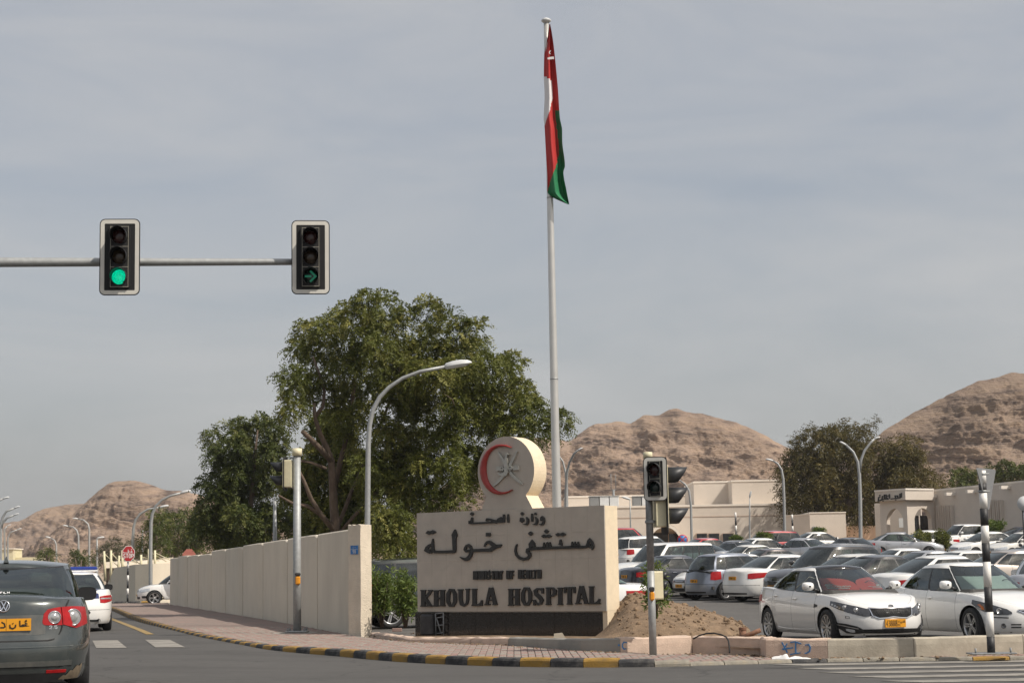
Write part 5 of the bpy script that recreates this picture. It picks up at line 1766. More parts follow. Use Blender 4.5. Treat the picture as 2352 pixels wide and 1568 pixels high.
def kia_front(c):
    o = []
    fz = c.sh_f(c.xf)
    for sg in (1, -1):
        mb = MB(); c.patch(mb, [(.46, fz-.16, fz-.04), (.55, fz-.17, fz-.02), (.66, fz-.14, fz+.012), (.78, fz-.10, fz+.045), (.88, fz-.045, fz+.08), (.95, fz+.03, fz+.11)], off=.007, sgns=(sg,)); o.append(PM('headlight', mb, 'hl_d'))
        for x, r in ((.62*sg, .045), (.75*sg, .042)):
            z = fz-.055 if abs(x) < .7 else fz-.005
            o.append(PM('headlight_projector', disc(c, x, z, [(r, 0), (r, .012), (r*.85, .016), (r*.8, .01), (r*.6, .02), (0, .028)], False, 18, off=.006), 'clear'))
        for kx in range(4):
            o.append(rib('daytime_lamp', c, False, [[(sg*(.80+.018*kx), fz-.03+.02*kx), (sg*(.80+.018*kx), fz-.008+.022*kx)]], .012, .011, 'clear', n=2))
        mb = MB(); c.patch(mb, [(.58, .245, .30), (.68, .235, .36), (.82, .24, .405), (.90, .33, .42), (.93, .40, .425)], off=.016, sgns=(sg,), depth=.04); o.append(PM('fog_pocket', mb, 'blk'))
        mb = MB(); c.patch(mb, [(.71, .262, .30), (.77, .262, .315), (.82, .29, .32)], off=.022, sgns=(sg,), nv=2); o.append(PM('fog_lamp', mb, 'hl'))
        o.append(rib('fog_trim', c, False, [[(sg*.60, .318), (sg*.72, .352), (sg*.83, .392)]], .012, .022, 'rim'))
        mb = MB(); c.patch(mb, [(('x', 1.12), .70, .735), (('x', .98), .685, .755)], off=.006, sgns=(sg,)); o.append(PM('side_vent', mb, 'blk'))
        o.append(rib('washer_cap', c, False, [[(sg*.71, .50), (sg*.75, .505), (sg*.75, .54), (sg*.71, .535), (sg*.71, .50)]], .004, .003, 'gap', n=2))
        mb = MB(); c.patch(mb, [(('x', .95), .245, .30), (('x', 0), .245, .27), (('x', -.85), .245, .30)], off=.012, sgns=(sg,), nu=8, nv=2); o.append(PM('sill_moulding', mb, 'paint_w'))
    top = [(-.43, fz-.02), (-.25, fz-.03), (-.12, fz-.022), (0, fz-.035), (.12, fz-.022), (.25, fz-.03), (.43, fz-.02)]
    bot = [(.38, fz-.155), (.27, fz-.20), (.13, fz-.195), (0, fz-.175), (-.13, fz-.195), (-.27, fz-.20), (-.38, fz-.155)]
    f = surf_fn(c, False)
    mb = MB(); g = []
    for i in range(29):
        x = -.42+.84*i/28
        tz = np.interp(x, [p[0] for p in top], [p[1] for p in top]); bz = np.interp(-x, [-p[0] for p in bot], [p[1] for p in bot])
        g.append([f(x, bz+(tz-bz)*t, .002) for t in (0, .33, .66, 1)])
    mb.grid(g); o.append(PM('grille', mb, 'gap'))
    mb = MB()
    st = []
    for i in range(-12, 13):
        for d in (-1, 1):
            x0 = i*.04; x1 = x0+d*.10
            if abs(x0) < .42 and abs(x1) < .42: st.append([(x0, fz-.18), (x1, fz-.035)])
    ribbons(mb, [sub(s, 3) for s in st], .005, -.002, .006, f); o.append(PM('grille_mesh', mb, 'blk'))
    mb = MB(); ribbons(mb, [sub(top+bot+[top[0]], 3)], .016, -.002, .014, f); o.append(PM('grille_frame', mb, 'chrome'))
    mb = MB(); c.patch(mb, [(-.62, .245, .305), (0, .235, .31), (.62, .245, .305)], off=.014, sgns=(1,), nu=8, depth=.04); o.append(PM('lower_grille', mb, 'gap'))
    mb = MB(); c.patch(mb, [(-.55, .17, .20), (0, .17, .205), (.55, .17, .20)], off=.004, sgns=(1,), nu=8); o.append(PM('lip', mb, 'blk'))
    # badge on the bonnet edge
    mb = MB(); k = 20
    mb.add([f(.055*math.cos(2*math.pi*i/k), fz+.004+.026*math.sin(2*math.pi*i/k), .006) for i in range(k)], [tuple(range(k))]); o.append(PM('badge', mb, 'blk'))
    mb = MB(); ribbons(mb, [arc(0, fz+.004, .055, .026, 0, 360, 20)], .006, .002, .011, f); text(mb, 'KIA', -.032, fz-.006, .02, .02, .006, .005, .004, .010, f); o.append(PM('badge_emblem', mb, 'chrome'))
    # plate with its characters
    p, a, b, n = c.frame_at(.03, .41, False, .016)
    mb = MB()
    def fn(x, y, d):
        q = p+a*x+Vector((0, 0, 1))*y+n*d; return (q.x, q.y, q.z)
    mb.prism([(-.20, -.072), (.20, -.072), (.20, .072), (-.20, .072)], -.03, .006, 0, fn)
    text(mb, '43888', -.185, -.05, .10, .033, .011, .010, .0061, .0085, fn, 1)
    ribbons(mb, [[(.045+q[0]*.06, .005+q[1]*.05) for q in s_] for s_ in AR_D], .007, .0061, .0085, fn, 1)
    text(mb, 'D', .048, -.05, .035, .024, 0, .006, .0061, .0085, fn, 1)
    ribbons(mb, [[(.095+q[0]*.045, 0.0+q[1]*.05) for q in s_] for s_ in AR_OMAN], .006, .0061, .0085, fn, 1)
    ribbons(mb, [[(.085, -.07), (.085, .07)], [(.03, -.07), (.03, .07)]], .003, .0061, .0078, fn, 1)
    o.append(PM('number_plate', mb, 'platex'))
    # folded red sun shade behind the windscreen
    for cy, ry, ang in ((-.36, .40, .0), (.40, .37, .12)):
        mb = MB(); g = []
        for j in range(7):
            t = j/6
            row = []
            for k in range(17):
                an = 2*math.pi*k/16
                yy = cy+ry*t*math.copysign(abs(math.cos(an))**.75, math.cos(an)); vv = .36+.33*t*math.copysign(abs(math.sin(an))**.7, math.sin(an))+ang*(yy-cy)*.4
                bb = c.b0+(c.b1-c.b0)*vv**1.45
                q = c.G(c.gphi_y(min(.98, abs(yy)/bb)), max(.04, vv), 1 if yy > 0 else -1)
                row.append((q.x-.06, q.y, q.z-.03))
            g.append(row)
        mb.grid(g); o.append(PM('sun_shade', mb, 'shade'))
    mb = MB()
    def fw(x, y, d):
        bb = c.b0+(c.b1-c.b0)*y**1.45
        q = c.G(c.gphi_y(min(.98, abs(x)/bb)), y, 1 if x > 0 else -1); return (q.x-.045+d*.6, q.y, q.z-.02+d*.4)
    ribbons(mb, [arc(-.47, .37, .075, .06, 0, 360, 16)], .014, 0, .006, fw); text(mb, 'KIA', -.52, .345, .05, .026, .008, .012, 0, .006, fw)
    text(mb, 'Stylish Cars', -.385, .325, .055, .016, .006, .008, 0, .006, fw); text(mb, 'Unmatched Features', -.55, .255, .05, .016, .005, .008, 0, .006, fw)
    ribbons(mb, [arc(.52, .335, .07, .05, 0, 360, 16)], .014, 0, .006, fw); text(mb, 'KIA', .475, .32, .04, .024, .007, .011, 0, .006, fw)
    ribbons(mb, [[(.22, .32), (.43, .31)], [(.30, .27), (.56, .25)]], .01, 0, .006, fw)
    o.append(PM('shade_lettering', mb, 'whitep'))
    return o

def altima_front(c):
    o = []
    fz = c.sh_f(c.xf)
    f = surf_fn(c, False)
    for sg in (1, -1):
        mb = MB(); c.patch(mb, [(.55, fz-.13, fz-.10), (.62, fz-.15, fz-.05), (.74, fz-.15, fz+.0), (.84, fz-.13, fz+.05), (.92, fz-.06, fz+.09), (.96, fz+.05, fz+.12)], off=.007, sgns=(sg,)); o.append(PM('headlight', mb, 'hl_d'))
        o.append(PM('headlight_reflector', disc(c, .66*sg, fz-.08, [(.05, 0), (.05, .012), (.042, .016), (.038, .008), (0, .004)], False, 18, off=.006), 'clear'))
        o.append(rib('indicator', c, False, [[(sg*.80, fz-.06), (sg*.81, fz-.01), (sg*.83, fz+.04)]], .018, .012, 'amber'))
        o.append(rib('bumper_slot', c, False, [[(sg*.55, fz-.20), (sg*.76, fz-.19)]], .02, .003, 'blk'))
        o.append(PM('fog_lamp', disc(c, .62*sg, .33, [(.045, 0), (.045, .01), (.035, .014), (.03, .006), (0, .012)], False, 16, off=.004), 'hl_d'))
        for dz in (0, .05): o.append(rib('fog_slot', c, False, [[(sg*.36, .30+dz), (sg*.52, .30+dz)]], .02, .004, 'blk'))
    mb = MB(); g = []
    for i in range(21):
        x = -.40+.8*i/20; tz = fz-.055; bz = fz-.20+.12*abs(x/.4)**1.6
        g.append([f(x, bz+(tz-bz)*t, .003) for t in (0, .5, 1)])
    mb.grid(g); o.append(PM('grille', mb, 'gap'))
    for zz, w in ((fz-.075, .37), (fz-.105, .33), (fz-.135, .27), (fz-.165, .2)): o.append(rib('grille_bar', c, False, [[(-w, zz), (0, zz), (w, zz)]], .010, .012, 'chrome'))
    o.append(rib('grille_frame', c, False, [[(-.41, fz-.07), (-.2, fz-.17), (0, fz-.205), (.2, fz-.17), (.41, fz-.07)]], .016, .014, 'chrome'))
    mb = MB(); c.patch(mb, [(-.32, .24, .36), (0, .235, .365), (.32, .24, .36)], off=.003, sgns=(1,), nu=6); o.append(PM('lower_grille', mb, 'gap'))
    o.append(rib('lower_grille_bar', c, False, [[(-.30, .30), (0, .30), (.30, .30)]], .014, .009, 'rim'))
    o.append(plate_part(c, False, .45, .34, .11))
    mb = MB()
    g = []
    for j in range(9):
        v = .05+.62*j/8; row = []
        for k in range(21):
            yy = (-.90+1.80*k/20)
            q = c.G(c.gphi_y(min(.86, abs(yy)*.9)), v, 1 if yy > 0 else -1); row.append((q.x-.07, q.y*.94, q.z-.03))
        g.append(row)
    mb.grid(g); o.append(PM('sun_shade', mb, 'shade_s'))
    return o

def police_extra(c):
    o = []
    zt = c.rz(-.3)+.06
    mb = MB(); mb.bbox((-.25, 0, zt+.055), (.30, 1.16, .10), .035); o.append(PM('light_bar', mb, 'bluelamp'))
    mb = MB(); mb.bbox((-.25, 0, zt-.005), (.33, 1.18, .03), .012); o.append(PM('light_bar_base', mb, 'whitep'))
    for sg in (1, -1):
        mb = MB(); mb.lathe([(.045, 0), (.045, .16), (.036, .16), (.036, .02)], 16, 0, 'x', c=(-2.44, sg*.55, .27)); o.append(PM('exhaust', mb, 'chrome'))
        o.append(rib('lamp_strip', c, True, [[(sg*.60, .80), (sg*.86, .80)]], .035, .013, 'clear'))
    mb = MB(); c.patch(mb, [(-.62, .80, .93), (0, .80, .93), (.62, .80, .93)], rear=True, sgns=(1,), off=.004, nu=6); o.append(PM('boot_panel', mb, 'boot'))
    return o

proto('sedan', Car(**SED)); proto('hatch', HATCH); proto('suv', SUV); proto('wagon', LC)
SEDC = mk(chrome_trim=True, sh=[(-2.4, .96), (-2.25, 1.02), (-1.7, 1.03), (-.6, .975), (.5, .94), (1.0, .925), (1.6, .88), (2.1, .80), (2.4, .70)], roof=[(-1.2, 1.34), (-.9, 1.39), (-.4, 1.425), (0, 1.42), (.35, 1.37)], win=[(.74, .12), (.07, -.50), (-.53, -.74)], xf=2.45, xr=-2.45)
proto('saloon', SEDC)
COMP = mk(xf=2.27, xr=-2.27, xaf=1.33, xar=-1.27, W=.88, H=1.47, roof=[(-1.2, 1.37), (-.9, 1.42), (-.4, 1.445), (0, 1.435), (.35, 1.385)], gf=(1.3, .3), gr=(-1.78, -.95), sh=[(-2.27, .97), (-2.1, 1.03), (-1.7, 1.05), (-.6, .985), (.5, .945), (1.0, .93), (1.6, .85), (2.0, .76), (2.27, .68)])
proto('compact', COMP)
proto('kia', KIA, front=False, extra=kia_front); proto('altima', ALT, front=False, extra=altima_front)
proto('passat', PAS, rear=False, extra=passat_rear, mirror_black=True)
proto('police', ACC, extra=police_extra, mirror_black=True)
VAN = mk(xf=2.6, xr=-2.5, xaf=1.6, xar=-1.5, W=.98, zs=.3, r=.36, Ra=.41, sh=[(-2.5, 1.2), (-.6, 1.2), (1.2, 1.2), (2.2, 1.1), (2.6, 1.0)], front=SUV.front, rear=LC.rear, roof=[(-2.4, 2.3), (-1, 2.42), (.3, 2.42), (1.0, 2.25)], gf=(1.9, 1.0), gr=(-2.44, -2.3), b0=.92, b1=.80, pG=6, win=[(.78, .42), (.38, -.2), (-.24, -.86)], doors=(1.3, .3, -.8), boot=False, seat=.7, pR=9, qR=4)
proto('van', VAN)

# ---- placing: roof point in the photo + height function of the lot gives the distance
def place(px, py, H):
    best = None
    lo, hi = 52.0, 119.0
    for k in range(400):
        d = lo+(hi-lo)*k/399
        x = at(px, py, d).x
        z = lotz(x, d)+H
        y = proj((x, d, z))[1]
        if best is None or abs(y-py) < best[0]: best = (abs(y-py), x, d)
    return best[1], best[2]
def lotcar(kind, cname, px, py, h, label, H=None, dmin=None, **kw):
    c = PROTO[kind][0]
    Ht = H or max(p[1] for p in c.roof)+.05
    x, d = place(px, py, Ht)
    if dmin: 
        d = dmin; x = at(px, py, d).x
    hv = Vector((h[0], h[1], 0)).normalized()
    sv = Vector((-hv.y, hv.x, 0))
    zf, zb = lotz(x+hv.x*1.4, d+hv.y*1.4), lotz(x-hv.x*1.4, d-hv.y*1.4)
    zl, zr = lotz(x+sv.x*.8, d+sv.y*.8), lotz(x-sv.x*.8, d-sv.y*.8)
    pit = math.atan2(zf-zb, 2.8); rol = math.atan2(zl-zr, 1.6)
    return car(kind, cname, (x, d, (zf+zb)/2), math.atan2(hv.y, hv.x), label, pitch=pit, roll=rol, group=kw.pop('group', 'cars parked in the hospital lot'), **kw)

# the two nearest cars
kh = Vector((.27, -.963, 0))
car('kia', 'white', (6.20, 34.1, -.1), math.radians(-76), 'white saloon with black glass roof and red sun shade, parked nearest behind the low wall', glass='glass_d', wheels='ten', roof='gloss', group='cars parked in the hospital lot', over={('windshield', 'ws'): CM['glass_w']})
ah = Vector((.30, -.954, 0))
car('altima', 'white', (8.76, 34.0, -.1), math.radians(-74.5), 'white saloon with pale silver sun shade behind the striped pole', glass='glass', group='cars parked in the hospital lot')
LOT = [
 ('wagon', 'red', 1436, 1216, (.9, .35), 'red high-roofed wagon at the back, left of the signal pole', dict(dmin=112, glass='glass_d')),
 ('suv', 'white', 1492, 1233, (.85, .5), 'white off-road car with dark rear window behind the long white wagon', dict(glass='glass_d', dmin=94)),
 ('wagon', 'white', 1520, 1241.5, (-.83, -.56), 'long boxy white off-road wagon behind the signal pole', dict(dmin=67)),
 ('saloon', 'navy', 1560, 1272.5, (.86, .5), 'dark navy saloon with chrome window trim in front of the long wagon', dict(glass='glass_d', dmin=63.4)),
 ('compact', 'white', 1675, 1274, (-.84, -.54), 'white compact saloon facing left, with silver wheel covers', dict(wheels='hub', dmin=61.3)),
 ('hatch', 'bluegrey', 1690, 1267, (.82, .57), 'blue-silver hatchback seen from behind between two white cars', dict(dmin=58.6)),
 ('saloon', 'white', 1811, 1273.5, (.83, .56), 'white saloon seen from behind with square red tail lights', dict(dmin=56.5)),
 ('suv', 'black', 1895, 1257, (-.84, -.54), 'dark off-road car with bright headlights facing left behind the nearest white saloon', dict(dmin=54.2)),
 ('saloon', 'silver', 1590, 1245, (-.8, .6), 'silver saloon with dark sloping rear window behind the long wagon', dict(glass='glass_d')),
 ('compact', 'red', 1632, 1234, (.9, .4), 'bright red saloon at the back below the beige building', dict(glass='glass_d')),
 ('saloon', 'grey', 1683, 1240, (-.45, .89), 'dusty dark grey saloon seen from behind, right of the bright red one', dict(glass='glass_d')),
 ('compact', 'white2', 1712, 1250, (-.88, -.45), 'cream-white saloon facing left behind the blue-silver hatchback', {}),
 ('compact', 'white', 1755, 1234, (.9, .4), 'white saloon in front of the dark red off-road car', dict(glass='glass_d')),
 ('suv', 'dkred', 1760, 1218, (-.95, -.3), 'dark red off-road car parked by the small pale building', dict(glass='glass_d')),
 ('compact', 'brown', 1785, 1258, (.9, .42), 'dark brown saloon behind the white saloon with red tail lights', {}),
 ('saloon', 'silver', 1835, 1234, (-.55, .83), 'silver saloon seen from behind with clear rear window', {}),
 ('sedan', 'white', 1885, 1220, (.95, .3), 'white saloon in front of the small pale building', dict(glass='glass_d')),
 ('compact', 'grey', 1945, 1233, (-.45, .89), 'dark grey saloon seen from behind in the back rows', dict(glass='glass_d')),
 ('suv', 'grey', 1905, 1247, (-.9, -.42), 'dark car with green-tinted windscreen behind the off-road car facing left', {}),
 ('sedan', 'silver', 2072, 1221, (.98, -.15), 'silver saloon side-on in front of the arched clinic entrance', {}),
 ('sedan', 'white', 2090, 1257, (.9, .4), 'white saloon with green-tinted windows behind the dark off-road car', {}),
 ('compact', 'white2', 1950, 1277, (-.86, -.5), 'cream-white saloon showing its roof right behind the black glass roof', dict(dmin=51.4)),
 ('sedan', 'black', 2042, 1283, (.9, .42), 'black saloon behind the two nearest white cars', dict(dmin=48.8)),
 ('sedan', 'white', 2185, 1278, (.9, .38), 'white saloon with dark rear window directly behind the car with the silver shade', dict(glass='glass_d', dmin=46.6)),
 ('sedan', 'silver', 2150, 1260, (.9, .42), 'silver-grey saloon with dark rear window in the middle rows', dict(glass='glass_d', dmin=63)),
 ('sedan', 'white', 2235, 1262, (.9, .38), 'white saloon left of the striped pole in the middle rows', dict(glass='glass_d', dmin=59.5)),
 ('saloon', 'champ', 2345, 1262, (.93, .35), 'champagne saloon right of the striped pole', dict(glass='glass_d', dmin=57)),
 ('compact', 'white', 2262, 1220, (-.92, -.38), 'white saloon facing left right behind the striped pole', {}),
 ('compact', 'white2', 2345, 1221, (-.92, -.38), 'white saloon facing left at the right edge behind the black one', {}),
 ('sedan', 'black', 2392, 1232, (-.92, -.38), 'black saloon with its bonnet at the right edge', dict(glass='glass_d')),
 ('suv', 'white', 2205, 1203, (-.93, -.36), 'tall white off-road car below the clinic wall', dict(glass='glass_d')),
 ('compact', 'white', 2120, 1217, (-.97, -.2), 'white saloon half hidden left of the tall white off-road car', dict(glass='glass_d')),
 ('sedan', 'navy', 2360, 1206, (.9, .3), 'dark blue car roof at the far right edge', dict(glass='glass_d')),
]
for kind, cn, px, py, h, lab, kw in LOT: lotcar(kind, cn, px, py, h, lab, **kw)
car('sedan', 'silver', (13.1, 43.0, lotz(13.1, 43)), math.atan2(.9, .35), 'silver car tail at the right edge behind the champagne saloon', glass='glass_d', group='cars parked in the hospital lot')
car('sedan', 'white', (0.75, 40.3, lotz(0.75, 40.3)), math.atan2(-.12, -.98), 'white saloon tail just behind the dirt mound', group='cars parked in the hospital lot')
car('suv', 'green', (-2.05, 44.6, lotz(-2.05, 44.6)), math.atan2(.25, .95), 'dark green off-road car between the pillar and the hospital sign', glass='glass_d', group='cars parked in the hospital lot')

# ---- cars on the left road
rdir = WD.copy()
ryaw = math.atan2(rdir.y, rdir.x)
pc = gnd(8, 1336+1, 0)
DP = 18.0
xp = at(8, 1400, DP).x
car('passat', 'passat', (xp+rdir.x*2.38, DP+rdir.y*2.38, roadz(xp, DP)), ryaw+.0, 'dusty green-grey saloon seen from behind in the left foreground', name='driving_car', glass='glass')
xq = at(200, 1400, 43.0).x
car('police', 'white', (xq-.28+rdir.x*2.4, 43+rdir.y*2.4, roadz(xq, 43)), ryaw, 'white police car with blue light bar and blue boot lid ahead on the left road', name='police_car', boot='blue', glass='glass')
xh = at(354, 1390, 91.0).x
car('suv', 'white', (xh+1.25, 91.6, 0.02), math.atan2(-.22, -.97), 'white crossover nosing out past the end of the boundary wall', name='emerging_car', glass='glass_d')
# ------------------------------------------------------------------ buildings
def obox(o, A, B, depth, z0, z1, name, m, inset=0.0):
    """box whose front runs from A to B (x, y), going back by depth; local to o"""
    t = Vector((B[0]-A[0], B[1]-A[1], 0)); L = t.length; t.normalize(); n = Vector((-t.y, t.x, 0))
    mb = MB()
    P4 = [Vector((A[0], A[1], 0)), Vector((B[0], B[1], 0)), Vector((B[0], B[1], 0))+n*depth, Vector((A[0], A[1], 0))+n*depth]
    mb.prism([(p.x-o.location.x, p.y-o.location.y) for p in P4], z0-o.location.z, z1-o.location.z)
    return mb.build(name, m, parent=o)
gz = 2.4
# long beige hospital block
pA, pB = at(1290, 1200, 146), at(1862, 1200, 146)
hb = empty('hospital_building', (pA.x, 146, gz)); tag(hb, 'long beige hospital block with stepped roof boxes and rooftop coolers', 'building')
zt = at(1650, 1162, 146).z
obox(hb, (pA.x, 146), (pB.x, 146), 20, gz-1, zt, 'wall', m_bld)
obox(hb, (pA.x-.05, 145.93), (pB.x+.05, 145.93), 20.1, zt, zt+.16, 'coping', m_bld_trim)
zl = at(1650, 1186, 146).z
obox(hb, (pA.x, 145.97), (pB.x, 145.97), .02, zl, zl+.05, 'band', m_bld_rec)
def blk3(px0, px1, py, d, dep, nm='roof_box'):
    a, b = at(px0, 1200, d), at(px1, 1200, d); z = at((px0+px1)/2, py, d).z
    obox(hb, (a.x, d), (b.x, d), dep, zt-.1, z, nm, m_bld)
    obox(hb, (a.x-.05, d-.05), (b.x+.05, d-.05), dep+.1, z, z+.14, 'coping', m_bld_trim)
blk3(1596, 1700, 1108, 151, 8); blk3(1684, 1862, 1104.5, 148, 10)
blk3(1300, 1600, 1140, 160, 6)
# rooftop air coolers
m_ac = pmat('cooler_grey', (0.55, 0.56, 0.56), rough=0.5, var=0.08, scale=3)
for px0, px1 in ((1353, 1421), (1452, 1512)):
    a, b = at(px0, 1160, 149), at(px1, 1160, 149)
    z0, z1 = zt+.16, at(px0, 1139.5, 149).z
    r = empty('air_cooler', ((a.x+b.x)/2, 149, z0)); tag(r, 'grey rooftop air cooler %s on the long beige block' % ('left of the radio mast' if px0 < 1400 else 'right of the radio mast'), 'air cooler')
    w_ = b.x-a.x; hh = z1-z0
    for k in range(3):
        mb = MB(); mb.bbox((-w_/2+w_*(k+.5)/3+(.0), 0, hh/2), (w_/3-.06, 1.6, hh-.1), .04); mb.build('cooler_panel', m_ac if k else m_galv_d, parent=r)
    mb = MB(); mb.box((0, 0, hh-.03), (w_+.06, 1.7, .05)); mb.box((0, 0, .03), (w_+.06, 1.7, .05))
    mb.build('cooler_frame', m_galv, parent=r)
# windows with dark panes low on the wall
for px in (1548, 1612, 1640, 1672):
    a = at(px, 1236, 145.9)
    mb = MB(); mb.box((a.x-hb.location.x, -.10, a.z-hb.location.z), (.95, .12, .9)); w0 = mb.build('window', m_bld_rec, parent=hb)
    mb = MB(); mb.box((a.x-hb.location.x, -.17, a.z-hb.location.z), (.85, .02, .8)); mb.build('pane', CM['gloss'], parent=w0)
# arched canopy behind the signal
mb = MB()
cc = at(1527, 1243, 144.5)
for k in range(13):
    pass
g = []
for k in range(13):
    an = math.pi*k/12
    g.append([(cc.x-hb.location.x+1.5*math.cos(an), y-146, cc.z-hb.location.z+1.75*math.sin(an)-.3) for y in (144.0, 146.02)])
g2 = [[(p[0]*1.0, p[1], p[2]) for p in r] for r in g]
ringo = []
for k in range(13):
    an = math.pi*k/12
    ringo.append([(cc.x-hb.location.x+R_*math.cos(an), 144.0-146, cc.z-hb.location.z+R_*1.15*math.sin(an)-.3) for R_ in (1.28, 1.5)])
mb.grid(g, 0, False); mb.grid(ringo, 0, False)
mb.build('porch_arch', m_bld_trim, parent=hb)
mb = MB(); mb.box((cc.x-hb.location.x, -.06, cc.z-hb.location.z-.2), (2.2, .04, 1.9)); mb.build('porch_door', m_black, parent=hb)

# small pale hut
a, b = at(1812, 1200, 137), at(1943, 1200, 137)
ht = empty('pale_hut', (a.x, 137, gz)); tag(ht, 'small flat-roofed pale hut in front of the feathery tree', 'building')
zc = at(1880, 1178, 137).z
c2 = at(1860, 1200, 137.0)
obox(ht, (c2.x, 137), (b.x, 137), 5, gz-1, zc, 'wall', m_bld); obox(ht, (c2.x-.04, 136.95), (b.x+.04, 136.95), 5.1, zc, zc+.08, 'coping', m_bld_trim)
obox(ht, (a.x, 139), (c2.x-.01, 137.03), 4.0, gz-1, zc-.12, 'wall', m_bld); obox(ht, (a.x-.02, 138.95), (c2.x-.02, 136.98), 4.0, zc-.12, zc-.05, 'coping', m_bld_trim)
mb = MB(); p = at(1858, 1215, 136.9); mb.bbox((p.x-ht.location.x+.4, -.08, p.z-ht.location.z), (.3, .14, .4), .03); mb.build('junction_box', m_galv_d, parent=ht)
# low garden wall beyond the hut
a, b = at(1943, 1200, 141), at(2025, 1200, 141); zc2 = at(1990, 1207, 141).z
gw = empty('garden_wall', (a.x, 141, gz)); tag(gw, 'peach-coloured wall between the pale hut and the clinic', 'wall')
m_peach = pmat('peach_render', (0.60, 0.43, 0.31), rough=0.9, var=0.08, scale=1.5, bump=.2, bscale=20)
obox(gw, (a.x, 141), (b.x+2, 141), .3, gz-1, zc2, 'wall', m_peach)

# clinic with the arched portal
def Cc(x, y): return (1787+.3309*x, 807+.3309*y)
dC = 128.0
k0, k1, k2 = at(*Cc(705, 1040), dC+2.2), at(*Cc(893, 1040), dC), at(*Cc(1082, 1040), dC+1.2)
cl = empty('clinic_building', (k1.x, dC, gz)); tag(cl, 'beige clinic with pointed-arch portal and Arabic lettering on its fascia', 'building')
zfas0, zfas1 = at(*Cc(893, 1030), dC).z, at(*Cc(885, 962), dC).z
def wall_arch(A, B, z0, z1, a0, a1, spring, apex, name, th=.4):
    """wall from A to B with a pointed arch opening between fractions a0..a1"""
    t = Vector((B.x-A.x, B.y-A.y, 0)); L = t.length; t.normalize(); n = Vector((-t.y, t.x, 0))
    def P_(u, z, d): 
        q = Vector((A.x, A.y, 0))+t*u+n*d; return (q.x-cl.location.x, q.y-cl.location.y, z-cl.location.z)
    u0, u1 = a0*L, a1*L; um = (u0+u1)/2; hw = (u1-u0)/2
    arcL = [(u0, z0), (u0, spring)]
    N = 10
    for k in range(1, N+1):
        f = k/N
        arcL.append((u0+hw*(1-math.cos(f*math.pi/2))*1.0 if False else u0+hw*f**1.25, spring+(apex-spring)*math.sin(f*math.pi/2)**.9))
    arcR = [(2*um-u, z) for u, z in reversed(arcL[:-1])]
    prof = arcL+arcR
    mb = MB()
    for d in (0, th):
        g = [[P_(u, z, d), P_(u, z1, d)] for u, z in prof]
        mb.grid(g, 0, False)
        mb.grid([[P_(0, z0, d), P_(0, z1, d)], [P_(u0, z0, d), P_(u0, z1, d)]], 0, False)
        mb.grid([[P_(u1, z0, d), P_(u1, z1, d)], [P_(L, z0, d), P_(L, z1, d)]], 0, False)
    mb.grid([[P_(u, z, 0), P_(u, z, th)] for u, z in prof], 0, False)
    mb.add([P_(0, z0, 0), P_(0, z0, th), P_(0, z1, th), P_(0, z1, 0)], [(0, 1, 2, 3)]); mb.add([P_(L, z0, 0), P_(L, z0, th), P_(L, z1, th), P_(L, z1, 0)], [(0, 1, 2, 3)])
    return mb.build(name, m_bld, parent=cl)
ap = at(*Cc(800, 1090), dC+1).z; sp_ = at(*Cc(800, 1165), dC+1).z
wall_arch(k0, k1, gz-1, zfas0, .22, .84, sp_, ap, 'arched_wall')
wall_arch(k1+Vector((.02, .02, 0)), k2, gz-1, zfas0, .25, .88, sp_, ap, 'arched_wall')
# fascia
f0, f1, f2 = at(*Cc(672, 1000), dC+2.0), at(*Cc(884, 1000), dC-.5), at(*Cc(1082, 1000), dC+.8)
obox(cl, (f0.x, f0.y), (f1.x, f1.y), .5, zfas0, zfas1, 'fascia', m_bld); obox(cl, (f1.x+.01, f1.y+.01), (f2.x, f2.y), .5, zfas0, zfas1, 'fascia', m_bld)
obox(cl, (f0.x-.05, f0.y-.05), (f1.x+.02, f1.y-.06), .6, zfas1, zfas1+.12, 'coping', m_bld_trim); obox(cl, (f1.x+.03, f1.y-.05), (f2.x, f2.y-.05), .6, zfas1, zfas1+.12, 'coping', m_bld_trim)
# lettering on the fascia
ft = Vector((f1.x-f0.x, f1.y-f0.y, 0)).normalized(); fnm = Vector((-ft.y, ft.x, 0))
def fL(x, y, d):
    q = onplane(*Cc(x, y), Vector((f0.x, f0.y, 0)), fnm)-fnm*d; return (q.x-cl.location.x, q.y-cl.location.y, q.z-cl.location.z)
mb = MB()
ribbons(mb, [[(858, 980), (858, 1012)], [(848, 985), (848, 1015), (820, 1018), (800, 1020), (785, 1022)], [(835, 1018), (832, 1000), (815, 1000), (818, 1018)], [(775, 988), (776, 1020)], [(765, 1022), (755, 1010), (750, 1024), (768, 1024)], [(740, 990), (741, 1022), (715, 1028)], [(728, 1000), (722, 1030), (700, 1034)], [(752, 990), (753, 1022)], [(712, 1005), (700, 1012), (698, 1036), (714, 1034)], [(705, 998), (712, 996)], [(815, 1028), (822, 1029)], [(760, 1002), (768, 1000)], [(735, 1036), (728, 1037)]], 7, .0, .06, fL)
mb.build('lettering', m_letter, parent=cl)
# long wing to the right
wz = 6.93
wA = Vector((k2.x, k2.y+.5, 0)); wB = wA+Vector((3.25, -11.8, 0))*1.9
ww = (wB-wA); WL = ww.length; ww.normalize(); wnn = Vector((-ww.y, ww.x, 0))
obox(cl, (wA.x, wA.y), (wB.x, wB.y), 9, gz-1.5, wz-.1, 'wall', m_bld); obox(cl, (wA.x, wA.y-.06), (wB.x, wB.y-.06), 9.2, wz-.1, wz+.03, 'coping', m_bld_trim)
def on_wing(x, y, d=0):
    return onplane(*Cc(x, y), wA, wnn)-wnn*d
